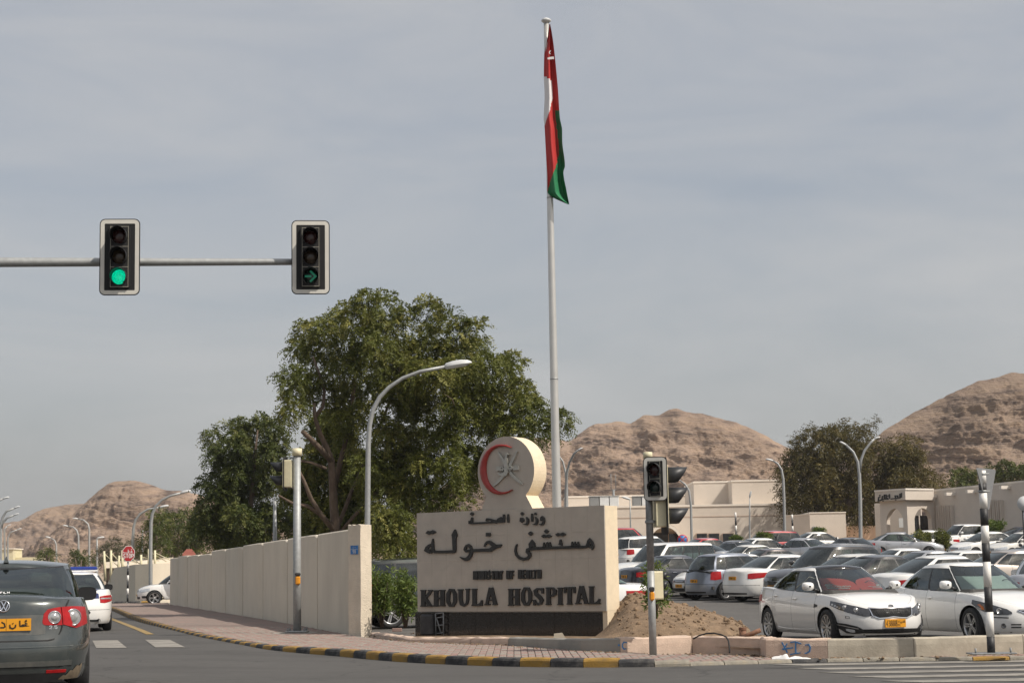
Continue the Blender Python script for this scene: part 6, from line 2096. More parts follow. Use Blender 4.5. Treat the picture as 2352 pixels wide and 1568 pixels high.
# grouped slit windows
for grp in ((1130, 1160, 1190, 1215), (1478, 1505, 1532, 1560)):
    for x in grp:
        ytop = 1068 if x < 1300 else 1032
        p = on_wing(x, ytop); p2 = on_wing(x, 1250)
        wv = on_wing(x+11, ytop)-p; wd = max(.25, wv.length)
        mb = MB()
        R_ = Matrix.Rotation(math.atan2(ww.y, ww.x), 3, 'Z')
        hh = p.z-p2.z
        c_ = (p+p2)/2-wnn*.02
        mb.box((c_.x-cl.location.x, c_.y-cl.location.y, c_.z-cl.location.z), (wd, .05, hh), rot=R_); wob = mb.build('slit_window', m_bld_rec, parent=cl)
        mb = MB(); c_ = c_-wnn*.03+ww*.0; mb.box((c_.x-cl.location.x, c_.y-cl.location.y, c_.z-cl.location.z), (wd*.45, .02, hh*.94), rot=R_); mb.build('pane', m_bld_rec, parent=wob)
        for sd in (-1, 1):
            c3 = c_+ww*(wd*.62*sd)-wnn*.06
            mb = MB(); mb.box((c3.x-cl.location.x, c3.y-cl.location.y, c3.z-cl.location.z), (wd*.28, .3, hh*1.02), rot=R_); mb.build('fin', m_bld, parent=wob)
# roof water spouts
for x, y in ((1098, 1002), (1225, 988), (1372, 970), (1608, 942)):
    p = on_wing(x, y); mb = MB(); R_ = Matrix.Rotation(math.atan2(ww.y, ww.x), 3, 'Z')
    c_ = p-wnn*.35
    mb.box((c_.x-cl.location.x, c_.y-cl.location.y, c_.z-cl.location.z), (.28, .75, .22), rot=R_); mb.build('water_spout', m_bld_trim, parent=cl)
# door inside the portal
mb = MB(); p = at(*Cc(992, 1240), dC+3.2); mb.box((p.x-cl.location.x, p.y-cl.location.y, p.z-cl.location.z), (1.5, .1, 2.2)); dv = mb.build('door', CM['gloss'], parent=cl)
mb = MB(); mb.box((p.x-cl.location.x-.1, p.y-cl.location.y-.08, p.z-cl.location.z), (.08, .04, 2.2)); mb.build('door_frame', m_bld_trim, parent=dv)
obox(cl, (k0.x+.3, k0.y+3.4), (k2.x-.3, k2.y+3.0), .3, gz-1, zfas0, 'porch_back_wall', m_bld)
p = at(*Cc(978, 1178), dC+1.0); mb = MB(); mb.box((p.x-cl.location.x, k2.y+2.9-cl.location.y, p.z-cl.location.z), (1.6, .05, .7)); mb.build('notice_board', m_lampglass, parent=cl)

# far left pale houses
fh = empty('far_house', at(10, 1274, 330)); tag(fh, 'tiny pale yellow house far behind the roof of the green-grey car', 'building')
mb = MB(); mb.box((-2, 0, -1), (9, 6, 4)); mb.build('wall', m_cream, parent=fh)
mb = MB(); mb.box((4.8, 1, -1.8), (4.5, 5, 2.6)); mb.build('annexe', m_cream, parent=fh)
mb = MB(); mb.box((-2, -.1, 1.1), (9.4, 6.4, .2)); mb.build('roof', m_bld_trim, parent=fh)

# wall and tensile shade beyond the side street
fa, fb_ = gnd(248, 1382, .1), gnd(400, 1383, .1)
sw_ = empty('side_street_wall', Vector((fa.x, fa.y, 0))); tag(sw_, 'beige wall across the side street behind the stop sign', 'wall')
pts = [(at(247, 1380, 118)), at(262, 1380, 104), at(310, 1380, 101), at(350, 1380, 100.5), at(402, 1380, 101.5)]
mb = MB(); g = []
for i, p in enumerate(pts):
    h_ = [1.15, 2.05, 2.2, 2.22, 2.25][i]
    g.append([(p.x-fa.x, p.y-fa.y, -.2), (p.x-fa.x, p.y-fa.y, h_), (p.x-fa.x, p.y-fa.y+.25, h_), (p.x-fa.x, p.y-fa.y+.25, -.2)])
mb.grid(g, 0, False); mb.build('wall', m_wallpaint, parent=sw_)
m_tens = pmat('shade_cloth', (0.70, 0.60, 0.46), rough=0.8, var=0.08, scale=2)
def post(px, y0, y1, d, lab, grp='cream posts of the shade structure', lean=0):
    a_, b_ = at(px, y0, d), at(px+lean, y1, d)
    o = empty('shade_post', a_); tag(o, lab, 'post', grp)
    mb = MB(); mb.tube([(0, 0, -.5), b_-a_], [.085, .07], 10); mb.build('post', m_cream, parent=o)
    mb = MB(); mb.tube([(b_-a_)+Vector((0, 0, -.15)), Vector(((b_-a_).x+1.1, .2, .2))], .03, 6); mb.build('guy_cable', m_cream, parent=o)
for px, y0, y1, ln in ((242, 1315, 1265, -3), (255, 1318, 1263, 0), (281, 1302, 1263, 0), (271, 1300, 1275, 3), (342, 1297, 1260, 0), (356, 1296, 1263, 0), (324, 1295, 1273, 0), (426, 1285, 1268, 0)):
    post(px, y0, y1, 112, {242: 'leftmost leaning cream post of the shade structure', 255: 'second cream post from the left end of the shade structure', 281: 'cream post just left of the stop sign', 271: 'short leaning cream post left of the stop sign', 342: 'cream post behind the nearer curved street lamp', 356: 'cream post beside the floodlight post', 324: 'short cream post right of the stop sign', 426: 'cream post tip left of the faded octagon sign'}[px], lean=ln)
sc_ = empty('shade_canopy', at(330, 1297, 114)); tag(sc_, 'peach fabric shade canopy behind the side street wall', 'canopy')
mb = MB(); g = []
for i in range(9):
    px = 243+155*i/8; sag = 3*math.sin(i*1.7)
    a_ = at(px, 1297+(1 if i else 8)-14*i/8-sag*.4, 113)-sc_.location; b_ = at(px, 1290-12*i/8, 119)-sc_.location
    c_ = at(px, 1304-10*i/8+sag*.3, 112.5)-sc_.location
    g.append([tuple(c_), tuple(a_), tuple(b_)])
mb.grid(g, 0, True); mb.build('fabric', m_tens, parent=sc_)
# ------------------------------------------------------------------ traffic signals
m_bb = pmat('backboard_black', (0.012, 0.012, 0.013), rough=0.8, var=0.2, scale=9)
m_bw = pmat('backboard_white', (0.66, 0.64, 0.58), rough=0.55, var=0.06, scale=8, var2=0.15, scale2=4, tint2=(0.5, 0.46, 0.4))
m_sig = pmat('signal_housing', (0.014, 0.014, 0.015), rough=0.75, var=0.2, scale=9)
m_visor = pmat('visor_grey', (0.022, 0.023, 0.025), rough=0.45, var=0.2, scale=9)
m_lr = pmat('lens_red_off', (0.045, 0.010, 0.010), rough=0.2, var=0.4, scale=40)
m_la = pmat('lens_amber_off', (0.045, 0.028, 0.014), rough=0.2, var=0.4, scale=40)
m_lg = pmat('lens_green_off', (0.012, 0.03, 0.026), rough=0.2, var=0.4, scale=40)
m_on = pmat('lens_green_lit', (0.0, 0.25, 0.14), rough=0.3, var=0.15, scale=30, emit=(0.0, 0.80, 0.42), estr=0.85)
_n, _l = m_on.node_tree.nodes, m_on.node_tree.links
_v = _n.new('ShaderNodeTexVoronoi'); _v.inputs['Scale'].default_value = 70
_tc = _n.new('ShaderNodeTexCoord'); _l.new(_tc.outputs['Object'], _v.inputs['Vector'])
_mr = _n.new('ShaderNodeMapRange'); _mr.inputs['From Max'].default_value = .6; _mr.inputs['To Min'].default_value = 1.15; _mr.inputs['To Max'].default_value = .45
_l.new(_v.outputs['Distance'], _mr.inputs['Value']); _l.new(_mr.outputs['Result'], _n['Principled BSDF'].inputs['Emission Strength'])
m_onA = pmat('lens_green_arrow', (0.0, 0.12, 0.07), rough=0.3, var=0.15, scale=30, emit=(0.0, 0.5, 0.26), estr=0.12)
m_hair = pmat('housing_edge', (0.36, 0.34, 0.28), rough=0.5, var=0.1, scale=20)

def rrect(w, h, r, n=5):
    P = []
    for cx, cy, a0 in ((w/2-r, h/2-r, 0), (-w/2+r, h/2-r, 90), (-w/2+r, -h/2+r, 180), (w/2-r, -h/2+r, 270)):
        for k in range(n+1):
            a = math.radians(a0+90*k/n); P.append((cx+r*math.cos(a), cy+r*math.sin(a)))
    return P
def ring(mb, A, B, d0, d1, fn, mi=0):
    n = len(A)
    for k in range(n):
        j = (k+1) % n
        mb.add([fn(*A[k], d1), fn(*A[j], d1), fn(*B[j], d1), fn(*B[k], d1)], [(0, 1, 2, 3)], mi)
        mb.add([fn(*A[k], d0), fn(*A[j], d0), fn(*A[j], d1), fn(*A[k], d1)], [(0, 1, 2, 3)], mi)
        mb.add([fn(*B[k], d0), fn(*B[k], d1), fn(*B[j], d1), fn(*B[j], d0)], [(0, 1, 2, 3)], mi)
def signal_head(parent, origin, n, W=.5, H=.98, lamps=3, R=.094, lens=None, back=True, visor=.22, mats=None, hw=None, box=m_sig, arrow=False, vis_m=None, backmat=True):
    """origin local to parent; n = facing direction. parts: signal_head > backboard, visor, lens"""
    n = Vector(n).normalized(); up = Vector((0, 0, 1)); rt = up.cross(n).normalized()
    up = n.cross(rt)
    # rt: viewer's right when looking at the face
    O = Vector(origin)
    def fn(x, y, d):
        p = O+rt*x+up*y+n*d; return (p.x, p.y, p.z)
    hw = hw or W*.52
    hh = H*.80 if back else H
    mb = MB(); mb.prism(rrect(hw, hh, .02, 2), -.16, .03, 0, fn); 
    head = mb.build('signal_head', box, parent=parent)
    if back:
        mb = MB(); mb.prism(rrect(W, H, .07), -.012, .0, 0, fn)
        bb = mb.build('backboard', m_bb, parent=head)
        mb = MB(); ring(mb, rrect(W-.024, H-.024, .06), rrect(W-.125, H-.125, .012), -.001, .004, fn); mb.build('border', m_bw, parent=head)
    step = hh/lamps
    mb = MB()
    for k in range(lamps+1):
        y = hh/2-step*k; y = max(-hh/2+.006, min(hh/2-.006, y))
        ribbons(mb, [[(-hw*.42, y), (hw*.42, y)]], .006, .029, .034, fn)
    for sx in (-1, 1): ribbons(mb, [[(sx*hw*.42, -hh/2), (sx*hw*.42, hh/2)]], .005, .029, .036, fn)
    mb.build('door_edges', m_hair, parent=head)
    lens = lens or [m_lr, m_la, m_lg]
    for k in range(lamps):
        y = hh/2-step*(k+.5)
        mb = MB(); vs = []; fs = []
        prof = [(R, .034), (R*.9, .05), (R*.6, .062), (R*.2, .066), (.001, .066)]
        N = 24
        for r, h in prof:
            for q in range(N):
                an = 2*math.pi*q/N; vs.append(fn(r*math.cos(an), y+r*math.sin(an), h))
        for i in range(len(prof)-1):
            for q in range(N): fs.append((i*N+q, i*N+(q+1) % N, (i+1)*N+(q+1) % N, (i+1)*N+q))
        mb.add(vs, fs, 0, True); mb.build('lens', lens[k], parent=head)
        if arrow and k == lamps-1:
            mb = MB(); ribbons(mb, [[(-.075, y), (.01, y)], [(-.005, y+.07), (.065, y), (-.005, y-.07)]], .026, .068, .072, fn); mb.build('arrow', m_onA, parent=head)
        # tunnel visor, open below
        g = []
        for i, f in enumerate((0, .5, 1)):
            row = []
            for q in range(19):
                an = math.radians(-55+290*q/18)
                ln = visor*(.45+.55*max(0, math.sin(an)*.5+.5))*f
                row.append(fn(R*1.12*math.cos(an), y+R*1.12*math.sin(an), .03+ln))
            g.append(row)
        gi = [[tuple(Vector(p)*1.0) for p in r] for r in g]
        mb = MB(); mb.grid(g, 0, True); o = mb.build('visor', vis_m or m_visor, parent=head, fix=False)
        sd = o.modifiers.new('thick', 'SOLIDIFY'); sd.thickness = .004
    return head

# overhead mast arm with two heads
og = empty('overhead_traffic_signal', Vector((at(-140, 600, 21.8).x, 21.8, 0))); tag(og, 'overhead traffic signal arm with a lit green lamp and a green arrow head', 'traffic signal')
aL, aR = at(-150, 602.5, 21.8), at(716, 601.5, 22.75)
L0 = og.location
mb = MB(); mb.tube([(aL.x-L0.x, 0, -.1), (aL.x-L0.x, 0, aL.z-.3), (aL.x-L0.x+.05, 0, aL.z)], [.13, .10, .09], 16); mb.build('mast', m_galv, parent=og)
n_ = 12
mb = MB(); mb.tube([(aL+(aR-aL)*k/n_)-L0 for k in range(n_+1)], [.068-.026*k/n_ for k in range(n_+1)], 16); mb.build('arm', m_galv, parent=og)
h1 = at(281, 595, 21.98+.05); h2 = at(716.5, 595.5, 22.65)
fc = Vector((.10, -1, -.02))
signal_head(og, h1-L0+Vector((0, -.15, 0)), (.07, -1, -.03), .51, .985, lens=[m_lr, m_la, m_on])
signal_head(og, h2-L0+Vector((0, -.15, 0)), (.10, -1, -.03), .50, .98, arrow=True)

# right-hand signal on its pole
rb = gnd(1500, 1497, 0.11)
rs = empty('traffic_signal', rb); tag(rs, 'traffic signal on a grey pole at the kerb in front of the dirt mound', 'traffic signal')
ptop = at(1488.5, 1045, rb.y)
mb = MB(); mb.tube([(0, 0, -.05), (0, 0, 1.2)], .056, 16); mb.build('pole', m_galv, parent=rs)
hT = ptop.z-rb.z
mb = MB(); mb.tube([(0, 0, 1.2), (0, 0, hT-.02)], .055, 16); mb.build('upper_pole', m_galv_d, parent=rs)
mb = MB(); mb.tube([(0, 0, hT-.05), (0, 0, hT+.045), (0, 0, hT+.05)], [.07, .07, .05], 16); mb.build('cap', m_cream, parent=rs)
q = at(1505, 1099, rb.y-.18)-rb
signal_head(rs, q, (-.28, -1, 0), .36, .66, lamps=2, R=.088, lens=[m_lr, m_lg], visor=.2)
# three-lamp head turned to the right, cream back
q = at(1523, 1139, rb.y+.05)-rb
hd = signal_head(rs, q+Vector((.02, 0, 0)), (1, .12, 0), .5, 1.16, lamps=3, R=.115, back=True, visor=.33, hw=.3, box=m_cream)
mb = MB()
for zz in (hT-.35, hT-1.0): mb.tube([(0, 0, zz), (q.x-.02, q.y, zz)], .022, 8); mb.bbox((0, 0, zz), (.13, .13, .05), .01)
mb.build('bracket', m_galv_d, parent=rs)
# low repeater with its cream back towards the viewer
q = at(1521, 1343, rb.y+.08)-rb
signal_head(rs, q+Vector((-.04, 0, 0)), (1, .25, 0), .2, .42, lamps=3, R=.055, back=False, visor=.1, hw=.16, box=m_cream)
mb = MB(); mb.tube([(0, 0, q.z+.18), (q.x-.05, q.y, q.z+.18)], .015, 6); mb.tube([(0, 0, q.z-.2), (q.x-.05, q.y, q.z-.2)], .015, 6); mb.build('repeater_bracket', m_galv_d, parent=rs)
q = at(1497.5, 1368, rb.y-.07)-rb
mb = MB(); mb.bbox((q.x, q.y, q.z), (.075, .07, .13), .02); pb = mb.build('push_button', m_orange, parent=rs)
mb = MB(); mb.bbox((q.x, q.y, q.z+.10), (.078, .075, .07), .015); mb.build('button_hood', m_black, parent=pb)

# left-hand signal on its pole, seen from the side
lb = gnd(682.5, 1453, 0.12)
ls = empty('traffic_signal', lb); tag(ls, 'tall galvanised signal pole with sideways lamps on the pavement before the boundary wall', 'traffic signal')
zt_ = at(682, 1040, lb.y).z-lb.z
mb = MB(); mb.tube([(0, 0, .04), (0, 0, 1.25), (0, 0, zt_)], [.088, .086, .078], 18); mb.build('pole', m_galv, parent=ls)
mb = MB(); mb.tube([(0, 0, zt_-.06), (0, 0, zt_+.10)], .108, 18); mb.build('cap', m_cream, parent=ls)
mb = MB(); mb.bbox((0, 0, .035), (.46, .46, .03), .008)
mb.build('base_plate', m_galv, parent=ls)
for sx in (-1, 1):
    for sy in (-1, 1):
        mb = MB(); mb.tube([(sx*.18, sy*.18, -.03), (sx*.18, sy*.18, .12)], .016, 8); mb.bbox((sx*.18, sy*.18, .07), (.05, .05, .035), .008); mb.build('bolt', m_galv_d, parent=ls)
mb = MB(); mb.bbox((-.04, 0, -.01), (.95, .6, .05), .02); mb.build('footing', m_conc_g, parent=ls)
q = at(655, 1088, lb.y+.05)-lb
signal_head(ls, q, (-1, .12, 0), .36, .74, lamps=2, R=.1, lens=[m_lr, m_lg], back=True, visor=.3, hw=.26, box=m_cream)
mb = MB()
for zz in (zt_-.1, q.z-.3): mb.tube([(0, 0, zz), (q.x+.1, q.y, zz)], .022, 8)
mb.build('bracket', m_galv, parent=ls)
q = at(684, 1332, lb.y-.1)-lb
mb = MB(); mb.bbox((q.x, q.y, q.z), (.11, .1, .19), .03); pb = mb.build('push_button', m_orange, parent=ls)
mb = MB(); mb.bbox((q.x, q.y, q.z+.13), (.115, .105, .07), .02); mb.build('button_hood', m_black, parent=pb)

# ------------------------------------------------------------------ flag
fb0 = at(1280.5, 1200, 40.0)
fp = empty('flagpole', (fb0.x, 40.0, 0.05)); tag(fp, 'tall silver flagpole with a limp red, white and green flag behind the hospital sign', 'flagpole')
m_fp = pmat('flagpole_metal', (0.60, 0.59, 0.56), rough=0.35, metal=0.55, var=0.06, scale=3)
pt_ = at(1254.5, 50, 40.0)
H_ = pt_.z-.05
mb = MB(); nn = 14
lean = Vector((pt_.x-fb0.x, 0, 0))
mb.tube([Vector((0, 0, -.3))]+[Vector((lean.x*(k/nn)**1, 0, H_*k/nn)) for k in range(1, nn+1)], [.115]+[.112-.052*k/nn for k in range(1, nn+1)], 20); mb.build('pole', m_fp, parent=fp)
mb = MB()
for f in (.40, .70): mb.tube([(lean.x*f, 0, H_*f-.015), (lean.x*f, 0, H_*f+.015)], .116-.052*f, 20)
mb.build('joint_ring', m_galv, parent=fp)
mb = MB(); mb.lathe([(.055, -.04), (.11, .0), (.12, .03), (.09, .06), (.03, .09), (.001, .095)], 20, 0, 'z', c=(lean.x, 0, H_)); mb.build('finial', m_lamp, parent=fp)
def Fg(x, y): return (1210.6+.2941*x, 28.8+.2941*y)
Lf = curve([(90, 174), (150, 166), (250, 150), (330, 134), (490, 131), (660, 137), (820, 130), (900, 137), (960, 140), (1150, 150), (1290, 158), (1400, 158), (1440, 195), (1500, 322)])
Rf = curve([(90, 180), (150, 192), (260, 208), (450, 228), (620, 243), (820, 256), (920, 274), (1000, 275), (1200, 296), (1245, 284), (1380, 306), (1500, 330)])
m_fr = pmat('flag_red', (0.42, 0.022, 0.02), rough=0.75, var=0.06, scale=4)
m_fw = pmat('flag_white', (0.72, 0.70, 0.70), rough=0.75, var=0.05, scale=4)
m_fg_ = pmat('flag_green', (0.012, 0.17, 0.065), rough=0.75, var=0.06, scale=4)
mb = MB(); rows, cols = 96, 22
grid = []
for i in range(rows+1):
    y = 92+(1498-92)*i/rows
    l, r = Lf(y), Rf(y)
    row = []
    for j in range(cols+1):
        u = j/cols
        x = l+(r-l)*u
        f = (y-92)/1400
        fold = math.sin(u*9.0+1.2*math.sin(f*3.1)+.6)*(.06+.06*f)+math.sin(u*4+f*5)*.05
        p = at(*Fg(x, y), 40.0-.16+fold*min(1, (r-l)/50+.15))
        row.append(p-fp.location)
    grid.append(row)
import itertools
wl_ = curve([(500, 133), (520, 175), (545, 195), (600, 199), (655, 203), (700, 192), (760, 178), (830, 155), (878, 138)])
fm = {0: m_fr, 1: m_fw, 2: m_fg_}
gA = curve([(768, 216), (800, 240), (830, 258)])
for i in range(rows):
    for j in range(cols):
        y = 92+(1498-92)*(i+.5)/rows; l, r = Lf(y), Rf(y); x = l+(r-l)*(j+.5)/cols
        k = 0
        if 500 < y < 880:
            if x < wl_(y): k = 1
        if y > 768:
            # green edge: two lower folds
            e1 = np.interp(y, [768, 830, 900, 1000, 1110, 1200], [217, 222, 232, 243, 250, 252])
            e2 = np.interp(y, [1110, 1200, 1260, 1310, 1390, 1400], [246, 226, 204, 185, 163, 150])
            if y < 1110: 
                if x > e1: k = 2
            elif x > e2: k = 2
        mb.add([grid[i][j], grid[i][j+1], grid[i+1][j+1], grid[i+1][j]], [(0, 1, 2, 3)], k, True)
flag = mb.build('flag', [m_fr, m_fw, m_fg_], parent=fp, fix=False)
bm = bmesh.new(); bm.from_mesh(flag.data); bmesh.ops.remove_doubles(bm, verts=bm.verts, dist=.0005); bmesh.ops.recalc_face_normals(bm, faces=bm.faces); bm.to_mesh(flag.data); bm.free()
mb = MB()
def fE(x, y, d):
    p = at(*Fg(x, y), 39.70-d)-fp.location; return tuple(p)
ribbons(mb, [[(160, 362, 12), (175, 358, 18), (210, 355, 20)], [(186, 300, 5), (176, 305, 7), (174, 318, 7), (182, 326, 5)]], 8, 0, .004, fE); mb.build('flag_emblem', m_fw, parent=flag)

# ------------------------------------------------------------------ street lamps
def street_lamp(label, pts, d, rad, head, hl, group='street lamps', second=None, dd=0.0, cat='street lamp'):
    P_ = [at(px, py, d+dd*i/max(1, len(pts)-1)) for i, (px, py) in enumerate(pts)]
    g0 = Vector((P_[0].x, P_[0].y, min(P_[0].z, lotz(P_[0].x, P_[0].y))-.1))
    o = empty('street_lamp', g0); tag(o, label, cat, group)
    loc = [p-g0 for p in P_]
    n = len(loc)
    mb = MB(); mb.tube([Vector((loc[0].x, loc[0].y, 0))]+[Vector(p) for p in loc], [rad*1.15]+[rad*(1.1-.5*i/(n-1)) for i in range(n)], 12); mb.build('pole', m_galv, parent=o)
    def mkhead(a, b, rr):
        a = Vector(a); b = Vector(b); t = (b-a); L = t.length; t.normalize()
        sd = Vector((t.y, -t.x, 0))
        if sd.length < .05: sd = Vector((0, 1, 0))
        sd.normalize(); up = sd.cross(t).normalized()
        if up.z < 0: up = -up
        def lo(x, y, z): return a+t*(x*L)+sd*(y*L)+up*(z*L)
        mb = MB(); g = []
        for (x, w_, h0, h1) in [(0, .05, -.07, .08), (.06, .12, -.10, .13), (.3, .17, -.11, .17), (.6, .20, -.09, .18), (.85, .15, -.05, .14), (.97, .07, 0, .07), (1.0, .01, .02, .03)]:
            row = []
            for k in range(13):
                an = 2*math.pi*k/12; c, s_ = math.cos(an), math.sin(an)
                row.append(tuple(lo(x, w_*c, (h1 if s_ > 0 else -h0)*s_)))
            g.append(row)
        mb.grid(g, 0, True); hd = mb.build('lamp_head', m_lamp, parent=o)
        mb = MB(); g = []
        for (x, w_, h) in [(.32, .10, -.055), (.5, .15, -.10), (.75, .14, -.09), (.92, .06, -.02)]:
            g.append([tuple(lo(x, w_*(-1+k/3), h*(1-((-1+k/3))**2*.7))) for k in range(7)])
        mb.grid(g, 0, True); mb.build('diffuser', m_lampglass, parent=hd)
    a = loc[-1]; b = at(head[0], head[1], d+dd)-g0
    mkhead(a, b, rad)
    if second:
        pts2, head2 = second
        Q = [at(px, py, d)-g0 for px, py in pts2]
        m = len(Q)
        mb = MB(); mb.tube(Q, [rad*(.8-.25*i/(m-1)) for i in range(m)], 10); mb.build('arm', m_galv, parent=o)
        mkhead(Q[-1], at(head2[0], head2[1], d)-g0, rad)
    return o
street_lamp('tall curved street lamp rising behind the boundary wall in front of the big tree', [(845, 1330), (844, 1210), (845, 1100), (846, 1020), (849, 975), (857, 940), (872, 912), (894, 889), (925, 868), (965, 853), (1022, 842)], 49, .075, (1084, 833), 62)
street_lamp('curved street lamp just right of the flagpole', [(1299, 1240), (1300, 1130), (1302, 1085), (1308, 1062), (1318, 1042), (1327, 1034)], 92, .075, (1339, 1028), 12, dd=-1.0)
street_lamp('street lamp whose arm hides behind the flagpole', [(1303, 1240), (1302, 1120), (1299, 1085), (1293, 1060), (1283, 1045)], 104, .075, (1268, 1040), 12)
street_lamp('double-headed street lamp before the feathery tree', [(1977, 1265), (1976, 1150), (1974, 1090), (1970, 1060), (1960, 1038), (1944, 1022)], 96, .10, (1928, 1014), 18, second=([(1974, 1085), (1978, 1055), (1986, 1034), (2000, 1016), (2008, 1008)], (2022, 1003)))
street_lamp('curved lamp post before the pale hut', [(1803, 1250), (1801, 1150), (1799, 1100), (1795, 1078), (1786, 1064), (1776, 1058)], 104, .085, (1758, 1054), 18)
street_lamp('curved lamp post half hidden by the signal visors', [(1589, 1250), (1587, 1160), (1583, 1128), (1574, 1112), (1562, 1103)], 120, .085, (1547, 1099), 15)
street_lamp('thin short lamp post before the tree shadow on the beige wall', [(1722, 1245), (1722, 1180), (1722, 1142)], 125, .06, (1726, 1127), 10)
street_lamp('straight lamp post above the red van', [(1449, 1240), (1448, 1190), (1447, 1146)], 125, .06, (1427, 1141), 20)
street_lamp('plain grey lamp post behind the boundary wall left of the tall signal pole', [(632, 1330), (631.5, 1240), (631, 1150)], 62, .09, (640, 1135), 10)
street_lamp('nearer curved street lamp behind the side street wall', [(346, 1330), (346, 1250), (347, 1200), (350, 1180), (358, 1162), (372, 1148), (392, 1138), (415, 1132)], 100, .10, (440, 1127), 25)
street_lamp('lower curved street lamp behind the stop sign', [(306, 1330), (305, 1240), (307, 1210), (312, 1193), (322, 1180), (340, 1169), (367, 1165)], 118, .10, (388, 1161), 22)
street_lamp('straight lamp post with small head right of the stop sign', [(327, 1310), (327, 1260), (327, 1225)], 130, .08, (329, 1217), 6)
street_lamp('straight floodlight post before the dark trees', [(360, 1310), (360, 1260), (360, 1224)], 130, .08, (366, 1217), 6)
street_lamp('double-armed street lamp at the left edge', [(1, 1300), (1, 1240), (2, 1205), (6, 1188), (14, 1174), (32, 1167)], 95, .09, (46, 1162), 12, second=([(2, 1215), (6, 1200), (16, 1189), (31, 1183)], (44, 1179)))
street_lamp('street lamp with its head high at the left edge', [(-14, 1300), (-14, 1200), (-12, 1165), (-4, 1150), (6, 1145)], 90, .09, (22, 1141), 12)
FAR = [([(205, 1300), (205, 1215), (202, 1203), (192, 1194), (179, 1191)], (166, 1190), 190, 'tallest of the far lamps left of the stop sign'), ([(181, 1300), (180, 1230), (176, 1217), (168, 1210), (156, 1208)], (144, 1206), 200, 'second far lamp left of the stop sign, one arm to the left'),
       ([(130, 1292), (129, 1250), (125, 1240), (116, 1235)], (104, 1232), 230, 'short far lamp behind the green-grey car roof'), ([(223, 1310), (223, 1265), (223, 1236)], (240, 1233), 160, 'straight far lamp just left of the shade posts'),
       ([(18, 1300), (18, 1235), (24, 1222), (40, 1216)], (50, 1213), 210, 'far lamp with arm to the right above the green-grey car'), ([(12, 1290), (10, 1215), (16, 1208)], (26, 1204), 170, 'far lamp close to the left edge')]
for pts, hd, d, lab in FAR: street_lamp(lab, pts, d, .11, hd, 12)

# ------------------------------------------------------------------ signs and striped poles
def striped(o, z0, z1, r, n, p0=(0, 0), p1=(0, 0), first_black=True):
    for k in range(n):
        a, b = z0+(z1-z0)*k/n, z0+(z1-z0)*(k+1)/n
        mb = MB(); mb.tube([(p0[0]+(p1[0]-p0[0])*k/n, p0[1], a+.0005), (p0[0]+(p1[0]-p0[0])*(k+1)/n, p0[1], b)], r, 20)
        mb.build('pole_band', m_black if (k % 2 == 0) == first_black else m_pole_w, parent=o)
bp = gnd(2277, 1499, 0.11)
zt2 = at(2255, 1082, bp.y)
gs = empty('give_way_sign', bp); tag(gs, 'black-and-white striped pole with the grey back of a triangular sign at the right', 'road sign')
# bands measured from the top: 1082 white 1110 black 1142 white 1199 black 1236? ...
bands = [1501, 1461, 1404.5, 1347.5, 1289.5, 1246.5, 1206.5, 1167, 1131.5, 1110, 1080]
zs_ = [at(2266, b, bp.y).z-bp.z for b in bands]
for k in range(len(bands)-1):
    mb = MB(); mb.tube([(0, 0, zs_[k]+.0005), (0, 0, zs_[k+1])], .054, 20); mb.build('pole_band', m_black if k % 2 == 0 else m_pole_w, parent=gs)
p = at(2268, 1125, bp.y+.07)-bp
sgm = pmat('sign_back_grey', (0.22, 0.225, 0.23), rough=0.5, metal=0.3, var=0.08, scale=6)
mb = MB()
tri = [(-.30, .30), (.30, .30), (.325, .275), (.03, -.27), (-.03, -.27), (-.325, .275)]
Rz_ = Matrix.Rotation(math.radians(52), 3, 'Z')
def ftri(x, y, d):
    q = Rz_ @ Vector((x, d, 0)); return (p.x+q.x, p.y+q.y, p.z+y)
mb.prism(tri, 0, .012, 0, ftri); mb.build('sign_panel', sgm, parent=gs)
mb = MB()
for zz in (.22, -.02): mb.tube([(-.07, -.02, p.z+zz), (.09, -.02, p.z+zz)], .012, 8); mb.tube([(0, 0, p.z+zz-.015), (0, 0, p.z+zz+.015)], .058, 20)
mb.build('clamp', m_galv, parent=gs)
mb = MB(); mb.bbox((0, .0, .0), (.62, .34, .018), .005); 
bo = mb.build('base_plate', m_galv_d, parent=gs)
for sx in (-.24, .24):
    mb = MB(); mb.tube([(sx, -.1, -.02), (sx, -.1, .075)], .014, 8); mb.build('bolt', m_galv_d, parent=gs)

# stop sign on the far corner
sp0 = at(293, 1381, 95); st_ = empty('stop_sign', Vector((sp0.x, sp0.y, sp0.z))); tag(st_, 'red octagonal stop sign with Arabic and English on a striped pole', 'road sign')
zs1 = at(293, 1290, 95).z-sp0.z; zc1 = at(296, 1271, 95)-sp0
striped(st_, 0, zs1, .055, 6)
mb = MB(); mb.tube([(0, 0, zs1), (zc1.x, .02, zc1.z+.2)], .05, 12); mb.build('pole_top', m_galv, parent=st_)
m_stop = pmat('stop_red', (0.48, 0.025, 0.03), rough=0.5, var=0.06, scale=5)
def f8(x, y, d): return (zc1.x+x, -.09-d, zc1.z+y)
oc = [(.46*math.cos(math.radians(22.5+45*k))*.80*1.0, .46*math.sin(math.radians(22.5+45*k))) for k in range(8)]
mb = MB(); mb.prism(oc, 0, .02, 0, f8); mb.build('border', m_pole_w, parent=st_)
mb = MB(); mb.prism([(x*.92, y*.92) for x, y in oc], .02, .026, 0, f8); mb.build('face', m_stop, parent=st_)
